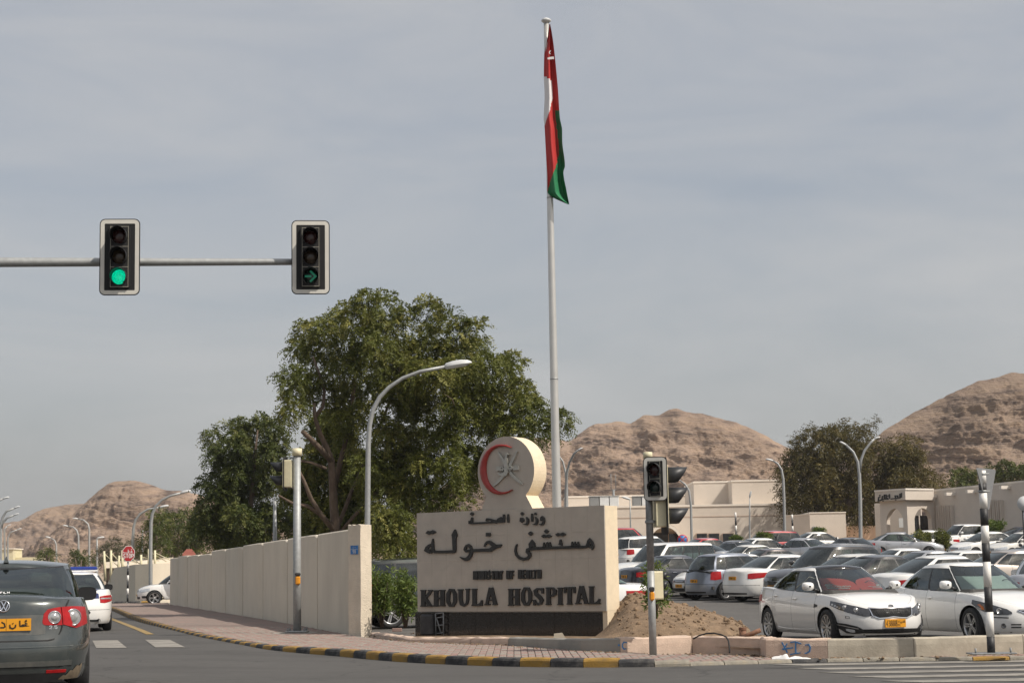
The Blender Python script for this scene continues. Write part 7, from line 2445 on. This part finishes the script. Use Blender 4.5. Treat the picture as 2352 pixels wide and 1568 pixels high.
mb = MB(); text(mb, 'STOP', -.27, -.22, .2, .105, .045, .045, .026, .03, f8); ribbons(mb, [[(.22, .1), (.15, .14), (.14, .06), (.24, .05), (-.05, .05), (-.25, .06), (-.28, .12)], [(.0, .06), (-.02, .13), (.06, .12)], [(.14, .22), (.2, .22)], [(-.04, .2), (.02, .2)]], .04, .026, .03, f8); mb.build('lettering', m_pole_w, parent=st_)
# the back of another octagon over the boundary wall
p = at(435, 1276, 90); ob = empty('stop_sign', Vector((p.x, p.y, 0))); tag(ob, 'faded red octagon sign peeping over the boundary wall', 'road sign')
mb = MB(); mb.tube([(0, 0, 0), (0, 0, p.z)], .05, 10); mb.build('pole', m_galv, parent=ob)
mb = MB(); mb.prism([(x, y) for x, y in oc], 0, .02, 0, lambda x, y, d: (x, -.08-d, p.z-.08+y)); mb.build('face', pmat('faded_stop', (0.50, 0.17, 0.13), rough=.6, var=.1, scale=5), parent=ob)
# no-parking disc in the lot
p = at(1567.5, 1239, 86); npk = empty('no_parking_sign', Vector((p.x, p.y, lotz(p.x, p.y)))); tag(npk, 'round blue and red no-parking sign above the red saloon', 'road sign')
hz = p.z-npk.location.z
mb = MB(); mb.tube([(0, .05, 0), (0, .05, hz)], .04, 10); mb.build('pole', m_galv, parent=npk)
mb = MB(); mb.lathe([(.001, -.02), (.26, -.02), (.26, 0), (.001, 0)], 28, 0, 'y', c=(0, 0, hz)); mb.build('disc', m_stop, parent=npk)
mb = MB(); mb.lathe([(.001, -.026), (.215, -.026), (.215, -.0205)], 28, 0, 'y', c=(0, 0, hz)); mb.build('field', m_blue, parent=npk)
mb = MB(); ribbons(mb, [[(-.155, -.155), (.155, .155)], [(-.155, .155), (.155, -.155)]], .045, .0265, .032, lambda x, y, d: (x, -d, hz+y)); mb.build('cross', m_stop, parent=npk)
# thin striped posts at the back of the lot
for px, yt, yb, d, lab in ((1690, 1176, 1245, 112, 'thin striped post before the tree shadow on the beige wall'), (1820, 1181, 1240, 118, 'thin striped post before the small pale hut')):
    a_, b_ = at(px+1.5, yb, d), at(px, yt, d)
    o = empty('striped_post', a_); tag(o, lab, 'post')
    striped(o, -.6, b_.z-a_.z, .06, 6)
# round mirror-like disc at the right edge
p = at(2349, 1156, 88); rd = empty('round_sign', Vector((p.x, p.y, lotz(p.x, p.y)))); tag(rd, 'back of a round pale sign cut by the right edge', 'road sign')
hz2 = p.z-rd.location.z
mb = MB(); mb.tube([(0, .05, 0), (0, .05, hz2)], .045, 10); mb.build('pole', m_black, parent=rd)
mb = MB(); mb.lathe([(.001, -.02), (.38, -.02), (.38, 0), (.001, 0)], 28, 0, 'y', c=(.1, 0, hz2)); mb.build('disc', m_ac, parent=rd)
# radio mast on the roof
p = at(1410, 1160, 150); ms = empty('roof_mast', Vector((p.x, p.y, zt+.1))); tag(ms, 'thin twin-rod radio mast on the roof of the beige block', 'mast')
mb = MB(); mb.tube([(0, 0, 0), (0, 0, 1.6)], .10, 8); mb.tube([(-.2, 0, 1.6), (.2, 0, 1.6)], .04, 6); mb.tube([(-.2, 0, 1.6), (-.2, 0, 3.0)], .03, 6); mb.tube([(.2, 0, 1.6), (.2, 0, 2.9)], .03, 6); mb.build('mast', m_galv_d, parent=ms)

# ------------------------------------------------------------------ small things by the low wall
rp = gnd(1700, 1466, .16); p = at(1706, 1452, 27.4)
o = empty('rusty_pipe', Vector((p.x, p.y, .1))); tag(o, 'short rusty pipe stub standing behind the low wall', 'pipe')
mb = MB(); mb.tube([(0, 0, 0), (0, 0, p.z-.1+.08)], .055, 12); mb.lathe([(.062, p.z-.06), (.062, p.z-.02)], 12); mb.build('pipe', m_rust, parent=o)
o = empty('steel_bar', at(1700, 1465, 27.0)); tag(o, 'dark rusty steel bar leaning over the low wall', 'bar')
a_, b_ = at(1698, 1466, 27.0)-o.location, at(1747, 1446, 26.9)-o.location
mb = MB(); t_ = (b_-a_); mb.tube([a_, b_], .035, 4); mb.build('bar', m_rust, parent=o)
hose = [(1593, 1466), (1605, 1459), (1622, 1454), (1640, 1453), (1658, 1457), (1668, 1462), (1673, 1470), (1675, 1482), (1676, 1498)]
ho = empty('black_hose', at(1640, 1465, 25.3)); tag(ho, 'black hose looped over the low wall', 'hose')
mb = MB(); mb.tube([at(px, py, 26.65-.085*i)-ho.location for i, (px, py) in enumerate(hose)], .012, 8); mb.build('hose', m_rubber, parent=ho)
# white cloth on the pavement
m_cloth = pmat('white_cloth', (0.75, 0.74, 0.72), rough=0.85, var=0.06, scale=9)
cp = gnd(1815, 1512, .12)
lc = empty('white_cloth', Vector((cp.x, cp.y, .12))); tag(lc, 'crumpled white cloth lying at the foot of the low wall', 'cloth')
mb = MB(); g = []
for i in range(26):
    x = -.24+.5*i/25; row = []
    for j in range(9):
        y = -.05+.11*j/8
        h_ = .07*float(fbm(x*14+3, y*20, 4, 3))*math.sin(math.pi*j/8)*math.sin(math.pi*(i+.5)/26)**.5*(1.6 if x < -.02 else .8)
        row.append((x, y+.02*math.sin(x*20)-x*.12, h_))
    g.append(row)
mb.grid(g, 0, True); mb.build('fold', m_cloth, parent=lc)
# loose stone on the low wall before the sign
p = at(1285, 1461, 29.0); o = empty('loose_stone', p); tag(o, 'pale lump of concrete lying on the low wall before the sign', 'stone')
mb = MB(); mb.add([(-.10, -.06, -.08), (.13, -.06, -.08), (.13, .08, -.08), (-.10, .08, -.08), (-.09, -.05, .05), (.05, -.05, .06), (.05, .06, .06), (-.08, .06, .05)], [(3, 2, 1, 0), (4, 5, 6, 7), (0, 1, 5, 4), (1, 2, 6, 5), (2, 3, 7, 6), (3, 0, 4, 7)]); mb.build('lump', m_conc, parent=o)
# a brick in the planting bed
p = gnd(912, 1449, .18); o = empty('brick', p); tag(o, 'reddish brick lying in the planting bed before the dark green car', 'brick')
mb = MB(); mb.bbox((0, 0, .03), (.2, .1, .07), .008); mb.build('block', m_pr, parent=o)
# ------------------------------------------------------------------ trees and shrubs
def leafmat(name, c0, c1, c2, tr=0.32):
    m = bpy.data.materials.new(name); m.use_nodes = True
    n, l = m.node_tree.nodes, m.node_tree.links
    b = n['Principled BSDF']; b.inputs['Roughness'].default_value = .55; b.inputs['Specular IOR Level'].default_value = .35
    a = n.new('ShaderNodeAttribute'); a.attribute_name = 'tone'
    r = n.new('ShaderNodeValToRGB'); e = r.color_ramp.elements
    e[0].position = 0; e[0].color = (*c0, 1); e[1].position = 1; e[1].color = (*c2, 1)
    k = e.new(.55); k.color = (*c1, 1)
    l.new(a.outputs['Fac'], r.inputs['Fac']); l.new(r.outputs['Color'], b.inputs['Base Color'])
    t = n.new('ShaderNodeBsdfTranslucent'); l.new(r.outputs['Color'], t.inputs['Color'])
    mx = n.new('ShaderNodeMixShader'); mx.inputs['Fac'].default_value = tr
    out = n['Material Output']
    l.new(b.outputs['BSDF'], mx.inputs[1]); l.new(t.outputs['BSDF'], mx.inputs[2]); l.new(mx.outputs['Shader'], out.inputs['Surface'])
    MATS[name] = m
    return m
m_neem = leafmat('neem_leaves', (0.052, 0.070, 0.013), (0.135, 0.15, 0.027), (0.34, 0.31, 0.085))
m_neem2 = leafmat('dark_leaves', (0.036, 0.054, 0.013), (0.085, 0.105, 0.022), (0.20, 0.20, 0.055))
m_tam = leafmat('tamarisk_leaves', (0.05, 0.047, 0.012), (0.105, 0.088, 0.024), (0.20, 0.15, 0.045))
m_oleander = leafmat('oleander_leaves', (0.06, 0.10, 0.02), (0.12, 0.17, 0.035), (0.22, 0.25, 0.07))
m_olive = leafmat('olive_leaves', (0.055, 0.06, 0.03), (0.085, 0.085, 0.045), (0.13, 0.12, 0.07))
m_bark = pmat('bark', (0.125, 0.09, 0.066), rough=0.95, var=0.35, scale=9, bump=0.8, bscale=30, stretch=(1, 1, .3))

def fronds(clumps, nf, L, pairs, ll, lw, droop, seed, up=.25, shell=.55, twist=1.0):
    """pinnate leaves on every clump: numpy arrays of quads"""
    r = np.random.default_rng(seed)
    C = np.repeat(np.array([c[:3] for c in clumps]), nf, 0); Rr = np.repeat(np.array([c[3] for c in clumps]), nf)
    ct = np.repeat(r.random(len(clumps)), nf)
    N = len(C)
    d = r.normal(size=(N, 3)); d[:, 2] += up; d /= np.linalg.norm(d, axis=1, keepdims=True)
    base = C+d*(Rr*(shell*r.random(N)**.5+ .12))[:, None]
    fl = L*(.6+.7*r.random(N))
    side = np.cross(d, r.normal(size=(N, 3))); side /= np.linalg.norm(side, axis=1, keepdims=True)+1e-9
    T = (np.arange(pairs)+.7)/pairs
    V = []; tone = []
    ft = r.random(N)
    for t in T:
        dr = np.zeros((N, 3)); dr[:, 2] = -droop*fl*t*t
        p = base+d*(fl*t)[:, None]+dr
        dd = d.copy(); dd[:, 2] -= 2*droop*t; dd /= np.linalg.norm(dd, axis=1, keepdims=True)
        for sgn in (-1, 1):
            ld = side*sgn*.8+dd*.55+r.normal(size=(N, 3))*.25; ld[:, 2] -= droop*.5; ld /= np.linalg.norm(ld, axis=1, keepdims=True)
            wv = np.cross(ld, np.cross(side, dd)+r.normal(size=(N, 3))*.5*twist); wv /= np.linalg.norm(wv, axis=1, keepdims=True)+1e-9
            l_ = ll*(.7+.6*r.random(N))*(1.15-.5*t)
            a = p; b = p+ld*(l_*.5)[:, None]+wv*(lw*.5); c = p+ld*l_[:, None]; e = p+ld*(l_*.5)[:, None]-wv*(lw*.5)
            V.append(np.stack([a, b, c, e], 1)); tone.append(np.clip(.42*ct+.38*ft+.22*r.random(N), 0, 1))
    V = np.concatenate(V, 0); tone = np.concatenate(tone, 0)
    return V.reshape(-1, 3), tone
def crown(parent, V, tone, mat, name='crown'):
    V = V-np.array(parent.location)
    F = np.arange(len(V)).reshape(-1, 4)
    me = fast_mesh(name, V, F, attr=tone); me.materials.append(mat)
    return mkobj(name, me, None, parent)
def lobes2clumps(lobes, conv, d, dep, n, rc, seed, k=1.0):
    """lobes (x, y, r) in photo units -> clump centres filling each lobe's volume at distance d"""
    r = random.Random(seed); out = []
    for (x, y, rad) in lobes:
        rad *= r.uniform(.75, 1.05)
        px, py = conv(x, y); c = at(px, py, d+r.uniform(-dep, dep)*.55)
        px2, _ = conv(x+rad, y); R = abs(at(px2, py, d).x-at(px, py, d).x)
        m = max(2, int(n*(R/rc)**2*.5*k))
        for _ in range(m):
            while True:
                v = Vector((r.uniform(-1, 1), r.uniform(-1, 1), r.uniform(-1, 1)))
                if v.length <= 1: break
            out.append((c.x+v.x*R*.72, c.y+v.y*R*1.1, c.z+v.z*R*.72, rc*r.uniform(.6, 1.2)))
    return out
def limbs(parent, base, pts3, rads, name='branch', m=None, n=8):
    mb = MB(); mb.tube([Vector(p)-Vector(parent.location) for p in pts3], rads, n); return mb.build(name, m or m_bark, parent=parent)

def Cn(x, y): return (432.4+.4411*x, 634.1+.4411*y)
# --- big neem behind the wall
DT = 56.0
big = [(610, 290, 55), (560, 385, 55), (640, 450, 70), (545, 540, 55), (560, 630, 60), (560, 720, 45), (770, 215, 55), (850, 195, 65), (940, 140, 42), (960, 230, 80), (1040, 170, 45), (1110, 230, 55), (1250, 175, 48), (1260, 280, 85), (1360, 280, 75), (1480, 300, 62), (1500, 380, 75), (1400, 400, 90), (1280, 400, 100), (1150, 380, 90), (1040, 330, 90), (900, 300, 90), (800, 330, 75), (720, 290, 45), (700, 380, 50),
       (820, 450, 95), (950, 430, 100), (1080, 480, 110), (1200, 520, 110), (1330, 520, 110), (1450, 500, 100), (1560, 480, 70), (1660, 490, 45), (1690, 450, 32), (830, 600, 85), (960, 600, 110), (1090, 640, 120), (1230, 660, 120), (1370, 650, 120), (1500, 620, 110), (1620, 620, 85), (1710, 600, 52), (1770, 650, 48), (1810, 720, 44), (1920, 745, 20), (1820, 800, 36), (800, 700, 60),
       (900, 760, 105), (1040, 800, 120), (1180, 820, 120), (1320, 820, 120), (1450, 800, 110), (1580, 760, 110), (1690, 740, 80), (1750, 830, 50), (820, 850, 55), (1000, 950, 110), (1120, 980, 120), (1250, 1000, 120), (1370, 980, 110), (1450, 1060, 80), (1300, 1150, 110), (1180, 1150, 110), (1080, 1120, 90), (980, 1130, 80), (1000, 1300, 90), (1100, 1300, 100), (1060, 1430, 90), (1150, 1400, 90), (1400, 1150, 80), (1500, 950, 90), (900, 1000, 60), (640, 560, 40), (700, 620, 40)]
tb = at(*Cn(775, 1330), DT); tb.z = 0.2
neem = empty('neem_tree', tb); tag(neem, 'tall spreading green tree filling the middle behind the hospital sign', 'tree')
cl_ = lobes2clumps(big, Cn, DT, 3.6, 6.2, .46, 3)
V, tn = fronds(cl_, 54, .34, 7, .125, .040, .6, 5, up=.35, shell=.8)
crown(neem, V, tn, m_neem)
fill = [(700, 760, 70), (780, 900, 90), (680, 900, 60), (860, 950, 80), (860, 1100, 90), (740, 1050, 70), (660, 1050, 50), (880, 1250, 90), (820, 1180, 80), (700, 1200, 70), (620, 1150, 50), (900, 1380, 90), (960, 1050, 80), (780, 1300, 80), (640, 1300, 80), (700, 1400, 80), (600, 1010, 50), (560, 1120, 60), (760, 760, 60), (640, 950, 50)]
V, tn = fronds(lobes2clumps(fill, Cn, DT+3.5, 1.6, 15, .46, 91), 34, .40, 6, .16, .055, .6, 92, up=.1)
crown(neem, V, tn, m_neem, 'inner_crown')
def br(pts, r0, r1, d=DT, par=None, nm='branch'):
    P3 = [at(*Cn(x, y), d+dz) for x, y, dz in pts]; n = len(P3)
    return limbs(par or neem, None, P3, [r0+(r1-r0)*i/(n-1) for i in range(n)], nm)
br([(775, 1500, 0), (768, 1330, 0), (758, 1200, -.2), (752, 1080, -.3), (745, 960, -.5), (720, 890, -.7), (690, 830, -.9), (660, 740, -1.0), (655, 660, -1.0)], .17, .05, nm='trunk')
br([(768, 1330, 0), (690, 1240, -.5), (640, 1160, -.9), (600, 1060, -1.2), (560, 980, -1.2)], .10, .04)
br([(690, 1240, -.5), (620, 1195, -.8), (540, 1180, -1), (470, 1140, -1.3)], .08, .03)
br([(745, 960, -.5), (690, 900, -1.1), (640, 850, -1.5), (595, 808, -1.8)], .10, .07)
br([(715, 1000, -.6), (640, 970, -1), (590, 960, -1.2), (540, 1000, -1.4)], .06, .03)
br([(655, 740, -1), (700, 680, -.9), (710, 600, -.8), (680, 500, -.8), (650, 420, -.6)], .07, .03)
br([(770, 1330, 0), (850, 1120, .6), (950, 900, 1), (1050, 650, .8), (1120, 420, .4)], .07, .03)
br([(775, 1350, 0), (950, 1150, 0), (1200, 950, .2), (1400, 700, 0), (1560, 560, 0)], .06, .03)
br([(760, 1100, 0), (820, 850, 0), (860, 600, 0), (880, 350, 0)], .1, .04)
br([(1320, 760, -3.2), (1330, 720, -3.3), (1315, 690, -3.3)], .012, .008); br([(1385, 670, -3.2), (1375, 640, -3.2), (1330, 610, -3.2)], .014, .008)
# --- second, smaller tree to the left
sec = [(140, 855, 42), (130, 950, 55), (110, 1050, 65), (205, 930, 50), (250, 775, 34), (300, 820, 48), (372, 750, 28), (270, 900, 65), (350, 900, 55), (440, 790, 36), (485, 850, 50), (410, 930, 65), (330, 1000, 80), (230, 1020, 80), (150, 1120, 80), (100, 1200, 65), (250, 1130, 90), (350, 1100, 80), (420, 1060, 60), (180, 1270, 90), (300, 1250, 90), (400, 1220, 80), (100, 1320, 65), (220, 1370, 80), (320, 1360, 80), (400, 1330, 70), (520, 1100, 40), (510, 1270, 70), (600, 1250, 60), (620, 1090, 36), (640, 1330, 60), (560, 1350, 70), (700, 1350, 60)]
t2 = at(*Cn(300, 1400), 77); t2.z = .2
n2 = empty('neem_tree', t2); tag(n2, 'smaller dark green tree left of the big one, rising over the boundary wall', 'tree')
V, tn = fronds(lobes2clumps(sec, Cn, 78, 2.2, 9, .58, 13), 48, .44, 7, .165, .052, .55, 15, up=.1)
crown(n2, V, tn, m_neem2)
br([(300, 1550, 0), (305, 1350, 0), (330, 1150, 0), (345, 950, 0), (362, 800, 0)], .2, .03, 78, n2, 'trunk'); br([(310, 1300, 0), (230, 1150, 0), (160, 1000, 0), (140, 880, 0)], .12, .03, 78, n2); br([(330, 1150, 0), (420, 1000, 0), (470, 860, 0)], .1, .03, 78, n2)

# --- feathery tree by the hut
feather = [(450, 555, 60), (380, 600, 65), (300, 620, 60), (240, 650, 55), (530, 590, 55), (610, 620, 55), (160, 720, 55), (100, 770, 55), (60, 850, 60), (200, 780, 90), (320, 740, 90), (430, 720, 90), (540, 720, 90), (640, 720, 80), (740, 700, 65), (850, 680, 55), (925, 640, 50), (950, 720, 55), (900, 780, 80), (800, 780, 90), (150, 880, 90), (280, 880, 100), (420, 880, 100), (560, 880, 100), (690, 880, 90), (800, 880, 80), (900, 880, 70), (980, 880, 60), (1060, 890, 45), (1100, 920, 30), (80, 960, 80), (200, 1000, 90), (330, 1010, 100), (470, 1020, 100), (600, 1030, 90), (680, 970, 80), (540, 1130, 80), (620, 1180, 55), (660, 1200, 35), (880, 930, 50), (80, 1060, 60), (400, 1100, 80), (250, 1100, 80)]
t3 = at(*Cc(430, 1180), 141); t3.z = 2.4
n3 = empty('feathery_tree', t3); tag(n3, 'wide feathery brown-green tree behind the pale hut', 'tree')
V, tn = fronds(lobes2clumps(feather, Cc, 141.5, 3.2, 15, .95, 23), 24, .95, 6, .34, .075, .55, 25, up=.15)
crown(n3, V, tn, m_tam)
for pts in ([(430, 1250), (425, 1100), (400, 900), (370, 700), (380, 560)], [(430, 1200), (520, 1000), (640, 800), (700, 700)], [(428, 1150), (300, 950), (180, 800)]):
    P3 = [at(*Cc(x, y), 141.5) for x, y in pts]; limbs(n3, None, P3, [.35, .28, .2, .1, .05][:len(P3)], 'trunk' if pts[1][0] == 425 else 'branch')
for pts in ([(600, 590), (620, 540), (668, 482)], [(222, 600), (225, 565), (222, 530)], [(170, 660), (162, 620), (158, 572)], [(110, 700), (112, 650), (108, 605)]):
    P3 = [at(*Cc(x, y), 140) for x, y in pts]
    V, tn = fronds([(p.x, p.y, p.z, .3) for p in P3]+[tuple((P3[0]+P3[1])/2)+(.25,), tuple((P3[1]+P3[2])/2)+(.22,)], 8, .6, 5, .3, .06, .3, 77)
    crown(n3, V, tn, m_tam, 'twig_leaves')

# --- other background trees
def simple_tree(name, label, lobes, conv, d, mat, rc, nf, L, ll, lw, seed, base, dep=3, n=7, droop=.4, group='background trees', gz_=None, pairs=5):
    b = at(*conv(*base), d); 
    if gz_ is not None: b.z = gz_
    o = empty(name, b); tag(o, label, 'tree', group)
    V, tn = fronds(lobes2clumps(lobes, conv, d, dep, n, rc, seed), nf, L, pairs, ll, lw, droop, seed+1)
    crown(o, V, tn, mat)
    tops = sorted(lobes, key=lambda q: q[1])[:3]
    for i, q in enumerate(tops):
        P3 = [Vector((b.x, b.y, b.z-.5)), Vector((b.x, b.y, b.z+1.0)), at(*conv(*q[:2]), d)]
        limbs(o, None, P3, [.28, .22, .05], 'trunk' if i == 0 else 'branch')
    return o
def C6(x, y): return (.201*x, 1066.5+.201*y)
simple_tree('dark_tree', 'dark bushy tree nearest the left lamps over the side street wall', [(1780, 640, 50), (1760, 740, 75), (1850, 700, 70), (1680, 900, 60), (1800, 850, 90), (1760, 980, 80), (1690, 1020, 60), (1850, 1000, 80)], C6, 118, m_neem2, .8, 22, .6, .24, .07, 41, (1790, 1090), gz_=.2)
simple_tree('dark_tree', 'dark bushy tree in the middle of the row over the side street wall', [(1890, 640, 55), (1990, 630, 55), (2060, 650, 55), (1950, 740, 90), (2050, 780, 90), (1950, 880, 90), (2080, 920, 90), (1960, 1010, 90)], C6, 121, m_neem2, .8, 22, .6, .24, .07, 43, (1980, 1090), gz_=.2)
simple_tree('dark_tree', 'dark bushy tree at the right of the row, touching the taller tree', [(2170, 640, 60), (2260, 620, 60), (2320, 700, 70), (2200, 760, 90), (2280, 860, 90), (2180, 900, 90), (2260, 1000, 80), (2150, 1020, 80)], C6, 119, m_neem2, .8, 22, .6, .24, .07, 45, (2210, 1090), gz_=.2)
simple_tree('olive_tree', 'thin grey-green tree just right of the police car roof', [(1250, 1000, 80), (1180, 1040, 60), (1300, 1060, 80), (1210, 1120, 60), (1330, 960, 60)], C6, 128, m_olive, .8, 18, .6, .24, .05, 47, (1250, 1130), gz_=.2)
simple_tree('olive_tree', 'thin grey-green tree behind the stop sign', [(1400, 960, 80), (1480, 930, 70), (1560, 960, 80), (1450, 1040, 90), (1560, 1050, 80)], C6, 132, m_olive, .8, 18, .6, .24, .05, 49, (1470, 1130), gz_=.2)
simple_tree('dark_tree', 'low dark bush far away over the roof of the green-grey car', [(530, 1035, 45), (500, 1050, 35), (565, 1050, 35)], C6, 200, m_neem2, .8, 22, .8, .3, .1, 51, (530, 1080), gz_=.3)
simple_tree('dark_tree', 'low dark bush above the police light bar', [(860, 1080, 50), (930, 1085, 55), (1000, 1090, 50)], C6, 180, m_neem2, .8, 22, .8, .3, .1, 53, (920, 1120), gz_=.3)
simple_tree('spreading_tree', 'dark green tree top left of the striped pole over the clinic roof', [(1235, 880, 30), (1290, 868, 40), (1345, 875, 36), (1270, 905, 40), (1330, 910, 40)], Cc, 165, m_neem2, .9, 26, .7, .3, .12, 55, (1290, 1000), gz_=3)
simple_tree('spreading_tree', 'dark green tree top right of the striped pole over the clinic roof', [(1500, 850, 36), (1560, 835, 45), (1630, 825, 45), (1690, 830, 40), (1600, 880, 50), (1700, 880, 50), (1530, 890, 40)], Cc, 162, m_neem2, .9, 26, .7, .3, .12, 57, (1600, 1000), gz_=3)

# --- shrubs with narrow leaves
def shrub(label, cx, cy, wpx, hpx, d, nst, seed, base_py, ll=.13, group='oleander shrubs', mat=None, lw=.028):
    b = at(cx, base_py, d)
    o = empty('shrub', b); tag(o, label, 'shrub', group)
    r = random.Random(seed); cl = []
    mb = MB()
    pm = 4035/d
    for i in range(nst):
        a_ = r.uniform(0, 6.28); q = r.random()**.5
        tx, ty, tz = math.cos(a_)*q*wpx/2/pm, math.sin(a_)*q*wpx/2/pm, (base_py-cy+hpx*.5*(r.uniform(-.6, 1)*(1-q*q*.5)))/pm
        mb.tube([(tx*.15, ty*.15, 0), (tx*.5, ty*.5, tz*.55), (tx, ty, tz)], [.012, .009, .004], 5)
        for f in (.45, .6, .75, .9, 1.0):
            cl.append((b.x+tx*f, b.y+ty*f, b.z+tz*f, .09 if d < 60 else .10))
    mb.build('stems', m_bark, parent=o)
    V, tn = fronds(cl, 6, ll*1.1, 2, ll, lw, .15, seed, up=.8, shell=.5)
    crown(o, V, tn, mat or m_oleander, 'leaves')
    return o
shrub('leafy green shrub right beside the boundary wall pillar', 877, 1350, 46, 86, 37.0, 20, 61, 1440)
shrub('leafy green shrub against the left end of the hospital sign', 931, 1364, 48, 86, 36.2, 20, 63, 1440)
shrub('young leafy sapling tied behind the signal pole', 1507, 1345, 36, 110, 29.6, 9, 65, 1420)
shrub('rounded green shrub before the silver saloon in the lot', 2118, 1243, 34, 42, 104, 30, 67, 1266, ll=.2, lw=.06, mat=m_neem)
shrub('slender green shrub right of the rounded one in the lot', 2167, 1237, 30, 44, 104, 22, 69, 1262, ll=.2, lw=.06, mat=m_neem)
shrub('green shrub behind the striped pole at the clinic wall', 2285, 1208, 40, 24, 112, 26, 71, 1222, ll=.2, lw=.06)
shrub('low green bush beside the thin striped post', 1692, 1238, 24, 12, 112, 16, 73, 1246, ll=.16, lw=.05)
shrub('low green bush before the windows of the dark red car', 1756, 1232, 34, 12, 100, 16, 75, 1240, ll=.16, lw=.05)
shrub('low green bush in front of the pale hut', 1880, 1218, 30, 8, 128, 12, 79, 1224, ll=.16, lw=.05)

# grit and small stones gathered along the low wall and in the planting bed
random.seed(77)
mb = MB()
for i in range(700):
    k = random.randrange(len(LWP)-1); f = random.random()
    a, b = LWP[k], LWP[k+1]
    p = a+(b-a)*f
    if random.random() < .7:
        t_ = (b-a).normalized(); p = p-Vector((-t_.y, t_.x, 0))*abs(random.gauss(.02, .16))
        z = zpav(proj((p.x, p.y, .1))[0])+.004
        if p.y < 24.0: continue
    else:
        p = Vector((random.uniform(-2.9, 1.6), random.uniform(31.5, 36), 0)); z = .165
        if side(p.x, p.y) < .5 or (p-SO).dot(sN) > -.6 and p.x > -1.9: continue
    s_ = random.choice([.008, .01, .012, .016, .024])
    mb.bbox((p.x, p.y, z), (s_*2, s_*1.7, s_*1.2), bev=s_*.5, rot=Matrix.Rotation(random.uniform(0, 6), 3, 'Z'))
tag(mb.build('gravel', m_soil, fix=False), 'scattered grit and pebbles along the foot of the low wall', 'gravel', kind='stuff')
# ------------------------------------------------------------------ thin haze in the air
mb = MB(); mb.box((0, 1250, 60), (3100, 2760, 124))
hzm = bpy.data.materials.new('haze_air'); hzm.use_nodes = True
hn, hl_ = hzm.node_tree.nodes, hzm.node_tree.links
hn.clear()
ho_ = hn.new('ShaderNodeOutputMaterial'); hv = hn.new('ShaderNodeVolumePrincipled')
hv.inputs['Color'].default_value = (0.92, 0.93, 0.95, 1); hv.inputs['Density'].default_value = 0.0002; hv.inputs['Anisotropy'].default_value = 0.3
hl_.new(hv.outputs['Volume'], ho_.inputs['Volume'])
hz_ = mb.build('haze', hzm); tag(hz_, kind='stuff')
sc.cycles.volume_bounces = 0
